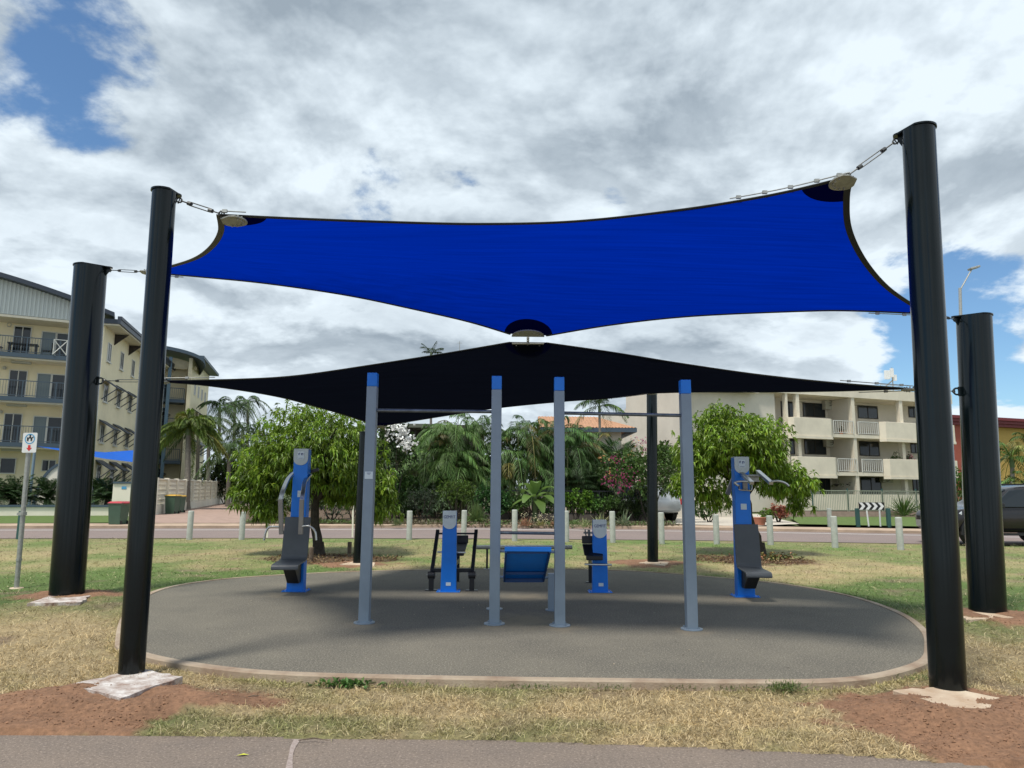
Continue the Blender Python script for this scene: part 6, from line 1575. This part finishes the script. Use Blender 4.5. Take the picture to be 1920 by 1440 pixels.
# solid panel fence seen beneath the right tree
q0, q1 = gp(1258, 39), gp(1405, 41); WQ = Wall(q0, q1); pf2 = thing('panel_fence', 'low beige wall with ribbed panels behind the pale driveway', 'fence', (q0 + q1) / 2)
m = MB(); WQ.box(m, 0, WQ.L, 0, 0.75, -0.15, 0); m.build('base_wall', M['beige'], pf2)
m = MB(); u = 0
while u < WQ.L - .1: WQ.box(m, u, u + 0.09, 0.76, 1.75, -0.1, -0.02); u += 0.12
WQ.box(m, 0, WQ.L, 1.751, 1.8, -0.12, 0.0); m.build('ribbed_panel', M['beigetrim'], pf2)
m = MB(); b = gnd(1326, 976, 0.05); m.lathe([(0.11, 0), (0.12, 0.5), (0.06, 0.62)], b, 14); tag(m.build('driveway_marker', M['creamwall'], None, smooth=True), 'short rounded cream marker post beside the pale driveway', 'post')
b = gnd(1424, 985, 0.06); m = MB(); m.lathe([(0.22, 0), (0.30, 0.3), (0.32, 0.34)], b, 16); tag(m.build('flower_pot', M['pot'], None), 'terracotta pot at the base of the right street tree', 'pot')

# red and yellow building, far right
rb0, rb1 = gp(1784, 64), gp(1868, 66); WX = Wall(rb0, rb1); rbd = thing('red_building', 'red rendered building with maroon roof edge and yellow wing at the far right', 'building', (rb0 + rb1) / 2)
zt1 = WX.uv(1800, 797)[1]; m = MB(); WX.box(m, -1, WX.L, 0, zt1, -10, 0); m.build('wall', M['brickred'], rbd)
for k, (dz, o) in enumerate(((0.0, 0.25), (0.28, 0.4), (0.56, 0.55))):
    m = MB(); WX.box(m, -1, WX.L + 14, zt1 + dz + .001, zt1 + dz + 0.27, -10, o); m.build('fascia', M['maroon'], rbd)
m = MB(); WX.box(m, WX.L + .01, WX.L + 14, 0, zt1 - 0.001, -9, -0.4); m.build('yellow_wing', M['yellow'], rbd)
for k, (px, Yp, topy, L) in enumerate([(1898, 42, 850, 3.4), (1948, 45, 835, 3.4), (1868, 44, 905, 2.2), (1930, 39, 905, 2.3)]):
    b = at(px, 950, Yp); b.z = 0
    palm(b, at(px, topy + 25, Yp), ['tall feathery palm', 'palm at the right picture edge', 'low palm close to the black post', 'low bright palm'][k] + ' behind the dark car', n=18, L=L, leafl=0.55, leafw=0.05, elev=(-0.1, 1.3), droop=0.75, r=0.14, col=(0.09, 0.16, 0.03) if k != 1 else (0.06, 0.11, 0.02), K=30, hang=0.6, group='palms at the far right', alt=(0.2, 0.2, 0.05), pa=0.15)
b = at(1802, 950, 46); b.z = 0
bush(b, (1.6, 1.2, 1.6), 420, 'bright green hedge between the two right posts', L=0.16, Wd=0.08, col=(0.08, 0.17, 0.02), zc=0.55)
b = at(1905, 950, 42); b.z = 0
bush(b, (3.6, 1.2, 1.3), 520, 'green shrubbery below the far right palms', L=0.2, Wd=0.08, col=(0.07, 0.14, 0.02), zc=0.5)
b = at(1650, 950, 62); b.z = 0

# street lamp
lb = at(1803, 900, 34); lb.z = 0; lp = thing('street_lamp', 'tall street lamp with bent arm behind the shorter right post', 'street lamp', lb)
ltop = at(1800, 540, 34); m = MB(); m.tube([lb, Vector((ltop.x, 34, ltop.z))], [0.11, 0.07], 12); m.build('pole', M['galv'], lp, smooth=True)
e = at(1822, 505, 34); m = MB(); m.tube([Vector((ltop.x, 34, ltop.z - 0.1)), e], 0.035, 8); m.build('arm', M['galv'], lp)
m = MB(); m.bar(e + Vector((-0.12, 0, 0)), e + Vector((0.35, 0, 0.14)), 0.3, 0.1); m.build('luminaire', M['galv'], lp, bevel=0.02)
for k, (px, y1, Y_) in enumerate(((862, 640, 60), (1198, 740, 58), (1178, 752, 60))):
    a = at(px, y1, Y_); m = MB(); m.tube([Vector((a.x, Y_, 6 if k == 0 else 7)), a], 0.03, 5); m.bar(a - Vector((.2, 0, .15)), a + Vector((.2, 0, -.15)), .03, .03)
    tag(m.build('tv_aerial', M['galv'], None), ['thin aerial mast above the black sail', 'thin aerial mast on the beige roof near the rear post', 'short aerial mast on the low beige wing'][k], 'aerial', 'roof aerials')

# chevron sign
cs0 = gnd(1627, 987, 0.05); Yc = cs0.y; cs = thing('chevron_sign', 'black and white chevron road sign on two thin posts', 'road sign', cs0)
p00, p11 = at(1610.5, 956, Yc), at(1657.5, 942, Yc); m = MB(); m.box((p00 + p11) / 2, (p11.x - p00.x, 0.03, p11.z - p00.z)); bd = m.build('board', M['inkblack'], cs)
w = p11.x - p00.x; h = p11.z - p00.z
for k in range(4):
    x0 = p00.x + w * (0.005 + k * 0.245); z0 = p00.z + 0.01; zz1 = p11.z - 0.01; s = w * 0.12; t = w * 0.125; y = Yc - 0.017; zm = (z0 + zz1) / 2
    m = MB(); m.prism([Vector((x0, y, z0)), Vector((x0 + t, y, z0)), Vector((x0 + t + s, y, zm)), Vector((x0 + t, y, zz1)), Vector((x0, y, zz1)), Vector((x0 + s, y, zm))], (0, -0.004, 0)); m.build('chevron', M['white'], bd)
for px in (1625, 1649):
    b = gnd(px + (2 if px > 1640 else 4), 987, 0.05); m = MB(); m.tube([b, at(px, 957, Yc)], 0.035, 8); m.build('sign_post', M['white'], cs)

# dog sign
ds = gnd(31, 1103, -0.0); dsn = thing('dog_sign', 'white dog walking sign with red arrow on a leaning galvanised pole', 'sign', ds)
tp = at(55, 832, ds.y); m = MB(); m.tube([ds - Vector((0, 0, .1)), tp], 0.036, 16); m.build('pole', M['galv'], dsn, smooth=True)
m = MB(); dd = (tp - ds).normalized(); m.tube([ds + dd * 1.12, ds + dd * 1.17], 0.052, 14); m.box(ds + dd * 1.14 + Vector((-0.06, 0, 0)), (0.06, 0.03, 0.04)); m.tube([ds + dd * 0.42 + Vector((0, 0, 0)), ds + dd * 0.45], 0.044, 14); m.build('clamp', M['galv'], dsn)
sc_ = at(55.5, 830, ds.y - 0.06); sw = 26.5 / F * ds.y; sh = 37 / F * ds.y; sx = (tp - ds).normalized(); sx = Vector((sx.z, 0, -sx.x)); sz = Vector((-sx.z, 0, sx.x))
def sp_(x, z, y=0.0): return sc_ + sx * x + sz * z + Vector((0, -y, 0))
m = MB(); poly = []
for cx, cz, a0 in ((1, 1, 0), (-1, 1, 1), (-1, -1, 2), (1, -1, 3)):
    for k in range(5): a = a0 * PI / 2 + k * PI / 8; poly.append(sp_(cx * (sw / 2 - .02) + .02 * math.cos(a), cz * (sh / 2 - .02) + .02 * math.sin(a)))
m.prism(poly, (0, 0.006, 0)); bd = m.build('sign_board', M['white'], dsn)
rc, ro, ri = sh * 0.19, sw * 0.36, sw * 0.29; m = MB(); vs = []; K = 40
for k in range(K): a = 2 * PI * k / K; vs += [sp_(ro * math.cos(a), rc + ro * math.sin(a), 0.002), sp_(ri * math.cos(a), rc + ri * math.sin(a), 0.002)]
m.add(vs, [(2 * k, 2 * ((k + 1) % K), 2 * ((k + 1) % K) + 1, 2 * k + 1) for k in range(K)]); m.build('blue_ring', M['skyblue'], bd)
m = MB(); u = sw / 27.0
def spx(pts, y=0.003): return [sp_(x * u, rc + z * u, y) for x, z in pts]
m.prism(spx([(-5, 1.0), (4.2, 1.0), (7.2, 3.2), (7.0, 4.3), (5.2, 4.2), (3.6, 2.6), (-4.6, 2.8), (-6.2, 4.2)]), (0, -0.001, 0))
for x in (-4.8, -3.0, 2.2, 3.8): m.prism(spx([(x - .6, -4.0), (x + .6, -4.0), (x + .7, 1.2), (x - .7, 1.2)]), (0, -0.001, 0))
m.prism(spx([(-1.2, 5.6), (0.4, 4.4), (2.0, 5.6), (2.0, 7.4), (0.4, 8.2), (-1.2, 7.4)]), (0, -0.001, 0)); m.prism(spx([(-2.2, 2.6), (2.6, 2.8), (1.4, 4.8), (-0.6, 4.8)]), (0, -0.001, 0))
m.build('dog_symbol', M['inkblack'], bd)
m = MB(); ac = -sh * 0.27
m.prism([sp_(x * u, ac + z * u, 0.002) for x, z in [(-2.4, 5.6), (2.4, 5.6), (2.4, 0.2), (5.2, 0.2), (0, -5.6), (-5.2, 0.2), (-2.4, 0.2)]], (0, -0.001, 0)); m.build('red_arrow', M['red'], bd)
m = MB(); m.lathe([(0.10, 0), (0.09, 0.012)], ds, 16); m.build('footing', M['footing'], dsn)
ds2 = gnd(36, 1011, 0); m = MB(); dt = at(37, 958, ds2.y); m.box(Vector((ds2.x, ds2.y, dt.z / 2)), (0.13, 0.13, dt.z)); tag(m.build('bollard', M['dkpost'], None, bevel=0.01), 'dark blue-green square bollard behind the dog sign pole', 'bollard', 'bollards along the lawn edge')

# ------------------------------------------------------------------ bollards, stakes
BOL = [(355, 1009, 957), (453, 1009, 959), (767, 1009, 957), (869, 1009, 956), (965, 1011.5, 955), (1062, 1013, 957), (1149, 1014.5, 958), (1241, 1017, 960), (1344, 1019.5, 964), (1445, 1023, 966), (1566, 1028, 967), (1689, 1032, 969)]
OR_ = ['first', 'second', 'third', 'fourth', 'fifth', 'sixth', 'seventh', 'eighth', 'ninth', 'tenth', 'eleventh', 'twelfth']
proto = None
for k, (px, py, ty) in enumerate(BOL):
    b = gnd(px, py, -0.01); h = at(px, ty, b.y).z
    if proto is None:
        m = MB(); r = 0.088; m.lathe([(r, -0.1), (r, h - 0.03), (r * 0.93, h - 0.008), (r * 0.8, h)], b, 20); proto = m.build('bollard', M['bollard'], None, smooth=True); o = proto; h0_ = h; o.location.z = o.location.z
    else:
        o = copy_tree(proto); o.location = (b.x, b.y, proto.location.z); o.scale.z = (h + 0.1) / (h0_ + 0.1); o.rotation_euler = (random.uniform(-.012, .012), random.uniform(-.015, .015), random.uniform(0, 3))
    tag(o, '%s pale round bollard from the left along the lawn edge' % OR_[k], 'bollard', 'bollards along the lawn edge')
for k, (px, py, ty, mm) in enumerate([(501, 1008, 962, 'white'), (661, 1007, 945, 'white')]):
    b = gnd(px, py); t = at(px + 1, ty, b.y); m = MB(); m.bar(b, t, 0.05, 0.03); tag(m.build('marker_stake', M['creamwall'], None), ['thin pale marker stake behind the chest press handle', 'thin pale marker stake right of the left tree trunk'][k], 'stake', 'marker stakes')
for k, (px, py, ty) in enumerate([(655, 1038, 1016), (583, 1052, 1026)]):
    b = gnd(px, py); t = at(px, ty, b.y); m = MB(); m.lathe([(0.05, -0.05), (0.052, t.z - 0.02), (0.045, t.z)], b, 8); tag(m.build('timber_stake', M['wood'], None), ['short weathered timber stake right of the left tree trunk', 'short weathered timber stake left of the left tree trunk'][k], 'stake', 'timber stakes')
for k, (px, py, ty) in enumerate([(1556, 986, 953), (1609, 986, 953), (1667, 987, 953)]):
    b = gnd(px, py, 0.05); t = at(px, ty, b.y); m = MB(); m.box(Vector((b.x, b.y, t.z / 2)), (0.15, 0.15, t.z)); tag(m.build('timber_post', M['bollard'] if k == 0 else M['dkpost'], None, bevel=0.01), ['grey post across the road left of the chevron sign', 'dark green post at the left end of the chevron sign', 'dark green post at the right end of the chevron sign'][k], 'post', 'posts around the chevron sign')

# ------------------------------------------------------------------ cars
def car(origin, yaw, material, label, name='parked_car', S_=1.0):
    ob = thing(name, label, 'car', origin); R = Matrix.Rotation(yaw, 3, 'Z'); o = Vector(origin)
    def P3(x, y, z): return o + R @ Vector((x * S_, y * S_, z * S_))
    # stations along x (front +): x, half width low, half width belt, half width top, z bottom, z belt, z top
    st = [(2.42, .70, .72, .70, .50, .74, .80), (2.36, .84, .84, .78, .40, .88, .98), (2.15, .90, .90, .82, .36, .98, 1.07), (1.75, .92, .92, .84, .36, 1.03, 1.12), (1.25, .93, .93, .84, .36, 1.06, 1.17), (1.05, .93, .93, .82, .36, 1.08, 1.22),
          (0.35, .93, .93, .72, .36, 1.11, 1.74), (0.05, .93, .93, .70, .36, 1.12, 1.82), (-0.6, .93, .93, .70, .36, 1.13, 1.86), (-1.5, .93, .93, .69, .36, 1.14, 1.84), (-2.1, .92, .92, .68, .38, 1.14, 1.77), (-2.38, .90, .90, .72, .42, 1.10, 1.30), (-2.46, .86, .84, .70, .50, 1.0, 1.08)]
    vs = []; n = len(st)
    for (x, wl, wb, wt, zb, zl, zt) in st:
        half = [(wl * .86, zb), (wl, zb + .14), (wb + .012, (zb + zl) / 2 + .1), (wb, zl), (wt + (wb - wt) * .12, zt - (zt - zl) * .12), (wt * .9, zt)]
        vs += [P3(x, y, z) for y, z in half] + [P3(x, -y, z) for y, z in reversed(half)]
    K = 12; fs = []
    for i in range(n - 1):
        for j in range(K): a, b_ = i * K + j, i * K + (j + 1) % K; fs.append((a, b_, b_ + K, a + K))
    fs += [tuple(range(K)), tuple((n - 1) * K + j for j in range(K))]
    m = MB(); m.add(vs, fs); body = m.build('body', M[material], ob, smooth=True); sb_ = body.modifiers.new('sub', 'SUBSURF'); sb_.levels = 2; sb_.render_levels = 2
    for s in (-1, 1):
        for (xa, xb, xat, xbt, lab) in ((0.98, -0.12, 0.32, -0.12, 'side_window'), (-0.2, -1.15, -0.2, -1.15, 'side_window'), (-1.24, -2.05, -1.24, -1.9, 'side_window')):
            q = [P3(xa, s * .925, 1.17), P3(xb, s * .925, 1.17), P3(xbt, s * .775, 1.70), P3(xat, s * .775, 1.68)]; m = MB(); m.prism(q, R @ Vector((0, s * 0.03, 0))); m.build(lab, M['glass'], ob, bevel=0.01)
        for x in (1.5, -1.45):
            c = P3(x, s * 0.80, 0.39); ax = R @ Vector((0, s, 0)); m = MB(); m.tube([c - ax * .12, c - ax * .1, c + ax * .13, c + ax * .15], [.33, .385, .385, .34], 28); wh = m.build('wheel', M['tyre'], ob, smooth=True)
            m = MB(); m.tube([c + ax * .14, c + ax * .156], [.25, .2], 20)
            for k in range(6): a = k * PI / 3; v = R @ Vector((math.cos(a), 0, math.sin(a))); m.bar(c + ax * .15 + v * .04, c + ax * .15 + v * .25, .05, .03, up=ax)
            m.build('rim', M['galv'], wh)
            m = MB(); pts = [P3(x + .46 * math.cos(a), s * .925, .40 + .46 * math.sin(a)) for a in np.linspace(-.15, PI + .15, 17)]; m.sweepbar(pts, .05, .07, up=R @ Vector((0, 1, 0))); m.build('wheel_arch', M['black'], ob)
            m = MB(); m.tube([P3(x, s * .70, .41), P3(x, s * .938, .41)], .44 * S_, 28); m.build('wheel_well', M['tyre'], ob)
        m = MB(); m.bar(P3(.85, s * .95, 1.2), P3(.83, s * 1.0, 1.2), .1, .05); m.prism([P3(.9, s * .98, 1.14), P3(.74, s * .98, 1.14), P3(.74, s * .98, 1.3), P3(.86, s * .98, 1.3)], R @ Vector((0, s * .2, 0))); mi = m.build('mirror', M['black'], ob, bevel=0.03)
        m = MB(); m.prism([P3(2.16, s * .70, .80), P3(2.2, s * .86, .80), P3(1.9, s * .915, .92), P3(1.86, s * .86, .97), P3(2.12, s * .70, .92)], (0, 0, .09)); m.build('headlight', M['lamp'], ob, bevel=.015)
        m = MB(); m.box(P3(-2.36, s * .82, 1.0), (.14, .14, .3)); m.build('tail_light', M['tail'], ob, bevel=.02)
        m = MB(); m.bar(P3(-.35, s * .945, 1.0), P3(-.55, s * .945, 1.0), .03, .03); m.build('door_handle', M['galv'], ob)
        m = MB(); m.bar(P3(1.0, s * .96, .36), P3(-.95, s * .96, .36), .12, .07); m.build('side_step', M['black'], ob)
        m = MB(); m.bar(P3(.0, s * .62, 1.86), P3(-1.7, s * .62, 1.88), .04, .05); m.build('roof_rail', M['black'], ob)
    m = MB(); m.add([P3(1.02, -.74, 1.21), P3(1.02, .74, 1.21), P3(.36, .64, 1.72), P3(.36, -.64, 1.72)], [(0, 1, 2, 3)]); wsd = m.build('windscreen', M['glass'], ob); sd_ = wsd.modifiers.new('s', 'SOLIDIFY'); sd_.thickness = .05; sd_.offset = 1
    m = MB(); m.box(P3(2.44, 0, .62), (.06, 1.2, .2) if abs(math.cos(yaw)) > .7 else (1.2, .06, .2)); m.build('grille', M['galv'], ob)
    return ob
cy = gnd(1812, 1022, -0.04)
car(Vector((cy.x + 1.62, cy.y + 0.55, -0.04)), PI, 'carblack', 'dark charcoal four-wheel-drive car on the road at the right edge')
car(Vector((at(1222, 970, 36).x - 0.35, 36.6, 0.06)), math.radians(110), 'carsilver', 'silver car parked in the driveway behind the bougainvillea', S_=0.95)

# ------------------------------------------------------------------ grass blades
def blades(n, ylo, yhi, seed, hmul=1.0):
    r = np.random.default_rng(seed)
    q = r.random(n); Yb = 1 / ((1 - q) / ylo + q / yhi); half = 0.80 * Yb + 0.3; Xb = r.uniform(-1, 1, n) * half
    keep = (Yb > path_y(Xb) - 0.03 + 0.07 * (r.random(n) - 0.5)) & ~in_pad(Xb, Yb, 0.02)
    dd_ = dirt(Xb, Yb); keep &= r.random(n) > dd_ * 1.02 - 0.015 * (Yb < 7)
    cl = fbm(Xb * 7, Yb * 7, 5, 3); keep &= r.random(n) < 0.35 + 1.1 * (cl - 0.25)
    Xb, Yb = Xb[keep], Yb[keep]; n = len(Xb)
    Zb = gz(Xb, Yb) - 0.004
    col = gcol(Xb, Yb) * (0.75 + 0.75 * r.random((n, 1))); 
    sel = r.random(n) < 0.25; col[sel] = col[sel] * 0.4 + np.array([0.74, 0.61, 0.38]) * 0.6
    sel = r.random(n) < 0.2; col[sel] *= 0.4
    a = r.uniform(0, 2 * PI, n); e = np.clip(r.normal(0.5, 0.4, n), 0.02, 1.4)
    D = np.stack([np.cos(a) * np.cos(e), np.sin(a) * np.cos(e), np.sin(e)], 1)
    L = (0.026 + 0.052 * r.random(n) ** 1.5) * hmul * (0.7 + 0.8 * cl[keep]); w = (0.0022 + 0.00028 * Yb * 1.2) * (0.7 + 0.6 * r.random(n))
    B = np.stack([Xb, Yb, Zb], 1); Sd = unit(np.cross(D, r.normal(size=(n, 3))))
    m_ = B + D * (L * .55)[:, None] + np.array([0, 0, 1]) * (L * .08)[:, None]; t = B + D * L[:, None] - np.array([0, 0, 1]) * (L * 0.18)[:, None]
    V = np.stack([B - Sd * w[:, None] / 2, B + Sd * w[:, None] / 2, m_ - Sd * w[:, None] * .4, m_ + Sd * w[:, None] * .4, t], 1).reshape(-1, 3)
    k = np.arange(n)[:, None] * 5; T = np.concatenate([k + [0, 1, 3], k + [0, 3, 2], k + [2, 3, 4]], 0)
    return V, T, np.repeat(np.clip(col, .01, .95), 5, 0)
V, T, C_ = join([blades(210000, 4.35, 7.2, 1), blades(110000, 7.2, 22, 2, 1.15)])
tag(npobj('grass', V, T, M['grass'], None, tint=C_), 'dry straw-coloured lawn grass with greener patches', 'grass', kind='stuff')
# green weeds against the kerb
def weed(px, py, n, L, lab, col, Wd=0.03, elev=(0.1, 1.3), drop=0.4):
    b = gnd(px, py, -0.06); bb = np.array(b) + RNG.normal(size=(n, 3)) * [0.10, 0.03, 0.0]
    a = RNG.uniform(0, 2 * PI, n); e = RNG.uniform(*elev, n); D = np.stack([np.cos(a) * np.cos(e), np.sin(a) * np.cos(e) - 0.1, np.sin(e)], 1)
    V, T = leafgeo(bb + D * 0.015, D, L * RNG.uniform(.5, 1.1, n), Wd, drop, 0.2); tag(npobj('weed', V, T, M['leafdull'], None, tint=tints(n, col, 0.25)), lab, 'weed', 'weeds along the kerb')
weed(650, 1286, 150, 0.11, 'broad-leaved green weed against the kerb at left', (0.10, 0.20, 0.05), 0.03)
for k, (px, py, n, L) in enumerate([(765, 1291, 90, 0.10), (975, 1291, 60, 0.06), (1145, 1292, 110, 0.085), (1465, 1296, 260, 0.17), (1275, 1294, 60, 0.08), (1368, 1295, 60, 0.08), (1725, 1278, 70, 0.12), (1015, 1293, 70, 0.07)]):
    weed(px, py, n, L, 'grassy green weed tuft against the kerb, %s from the left' % OR_[k], (0.13, 0.19, 0.05), 0.006, (0.5, 1.5), 0.5)
# mulch litter under trees
for k, (mc, rx, ry) in enumerate(MULCH):
    n = 900; a = RNG.uniform(0, 2 * PI, n); rr = np.sqrt(RNG.random(n)); B = np.stack([mc.x + rx * .9 * rr * np.cos(a), mc.y + ry * .9 * rr * np.sin(a), np.full(n, 0.02)], 1)
    D = unit(RNG.normal(size=(n, 3)) * [1, 1, .25] + [0, 0, .1]); V, T = leafgeo(B, D, 0.09 * RNG.uniform(.5, 1.2, n), 0.035, 0.1, 0.2)
    tag(npobj('leaf_litter', V, T, M['leafdull'], None, tint=tints(n, (0.16, 0.09, 0.05), 0.4, alt=(0.3, 0.22, 0.1), pa=.2)), ['dry leaf litter around the left street tree', 'dry leaf litter around the right street tree'][k], 'leaf litter', kind='stuff')
b = gnd(1452, 1050, 0.0); V, T, C_ = whorl_crown(np.array(b) + RNG.normal(size=(26, 3)) * [.3, .15, .04] + [0, 0, .08], rdir(26, 0), 6, 0.16, 0.06, 0.7, (0.16, 0.17, 0.05), 0.25, alt=(0.3, 0.14, 0.06), pa=.3)
tag(npobj('twig_litter', V, T, M['leafdull'], None, tint=C_), 'heap of fallen leafy twigs at the foot of the right street tree', 'twig litter', kind='stuff')
# sticks and small litter near the path and on the pad
for k, (px, py, L, a) in enumerate([(455, 1308, .16, .2), (590, 1292, .3, 0.05), (672, 1291, .34, -.03), (560, 1388, .2, -.05)]):
    b = gnd(px, py, -0.07); m = MB(); m.tube([b, b + Vector((L * .5 * math.cos(a), .01, .012)), b + Vector((L * math.cos(a), L * math.sin(a), 0.004))], [.004, .005, .002], 6)
    tag(m.build('twig', M['wood'], None), ['dry twig on the left dirt mound', 'dry twig lying left of the broad-leaved weed', 'dry twig lying right of the broad-leaved weed', 'dry twig at the edge of the path'][k], 'twig', 'dry twigs')

# clods and crumbs of soil on the disturbed ground
n = 60000; q = RNG.random(n); yb = 1 / ((1 - q) / 4.4 + q / 17.0); xb = RNG.uniform(-1, 1, n) * (0.8 * yb + .3)
kp = (dirt(xb, yb) > 0.35) & ~in_pad(xb, yb, 0.02) & (yb > path_y(xb) + 0.03) & (RNG.random(n) < 0.25 + 1.2 * (fbm(xb * 5, yb * 5, 14, 3) - 0.3)); xb, yb = xb[kp], yb[kp]; n = len(xb)
sz = 0.003 + 0.009 * RNG.random(n) ** 5 + 0.0003 * yb; zb_ = gz(xb, yb) + 0.075 * (fbm(xb * 5, yb * 5, 93, 6) - 0.5) * dirt(xb, yb) + 0.004
O6 = np.array([[1, 0, 0], [-1, 0, 0], [0, 1, 0], [0, -1, 0], [0, 0, .8], [0, 0, -.8]]); Vc = (np.stack([xb, yb, zb_], 1)[:, None, :] + O6[None] * sz[:, None, None] * RNG.uniform(.6, 1.3, (n, 6, 1))).reshape(-1, 3)
Tf = np.array([[0, 2, 4], [2, 1, 4], [1, 3, 4], [3, 0, 4], [2, 0, 5], [1, 2, 5], [3, 1, 5], [0, 3, 5]]); Tc = (np.arange(n)[:, None, None] * 6 + Tf[None]).reshape(-1, 3)
M['clod'] = mat('soil_crumbs', (0.27, 0.14, 0.08), 0.95, attr=True)
tag(npobj('soil_crumbs', Vc, Tc, M['clod'], None, tint=tints(n, (0.245, 0.135, 0.078), 0.15, k=6, yel=0.03)), 'loose brown soil crumbs heaped around the post footings', 'soil', kind='stuff')

# dry leaf scraps blown onto the pad
n = 150; q = RNG.random(n); yb = 1 / ((1 - q) / 5.7 + q / 13.0); xb = RNG.uniform(-.75, .75, n) * yb; kp = in_pad(xb, yb, -0.15); xb, yb = xb[kp], yb[kp]; n = len(xb)
D = unit(RNG.normal(size=(n, 3)) * [1, 1, .15]); V, T = leafgeo(np.stack([xb, yb, np.full(n, 0.006)], 1), D, 0.03 * RNG.uniform(.4, 1.5, n), 0.012, 0.0, 0.1)
tag(npobj('leaf_scraps', V, T, M['leafdull'], None, tint=tints(n, (0.35, 0.30, 0.2), 0.5, alt=(0.06, 0.05, 0.04), pa=.4)), 'scattered pale and dark leaf scraps on the rubber pad', 'leaf litter', kind='stuff')

# longer blades fringing the kerb
nrm_ = []; n = 16000; i = RNG.integers(0, len(padxy), n); t_ = RNG.random(n)[:, None]; a_ = padxy[i]; b_ = padxy[(i + 1) % len(padxy)]; pp = a_ * (1 - t_) + b_ * t_
od = pp - padxy.mean(0); od /= np.linalg.norm(od, axis=1, keepdims=True); pp = pp + od * (0.012 + 0.07 * RNG.random((n, 1)) ** 1.5)
cl = fbm(pp[:, 0] * 4, pp[:, 1] * 4, 33, 4); kp = (RNG.random(n) < np.clip((cl - 0.36) * 4, 0, 1)) & (dirt(pp[:, 0], pp[:, 1]) < 0.4); pp = pp[kp]; cl = cl[kp]; n = len(pp)
D = unit(RNG.normal(size=(n, 3)) * [.6, .6, .2] + [0, 0, .75]); L = (0.03 + 0.07 * RNG.random(n) ** 2) * (0.6 + cl)
V, T = leafgeo(np.stack([pp[:, 0], pp[:, 1], gz(pp[:, 0], pp[:, 1]) - .005], 1), D, L, 0.004 + 0.0002 * pp[:, 1], 0.5, 0.1)
tag(npobj('edge_grass', V, T, M['grass'], None, tint=np.repeat(np.clip(gcol(pp[:, 0], pp[:, 1]) * RNG.uniform(.6, 1.5, (n, 1)) + [0.0, 0.02, 0], .01, .95), 5, 0)), 'longer grass blades fringing the concrete kerb of the pad', 'grass', kind='stuff')
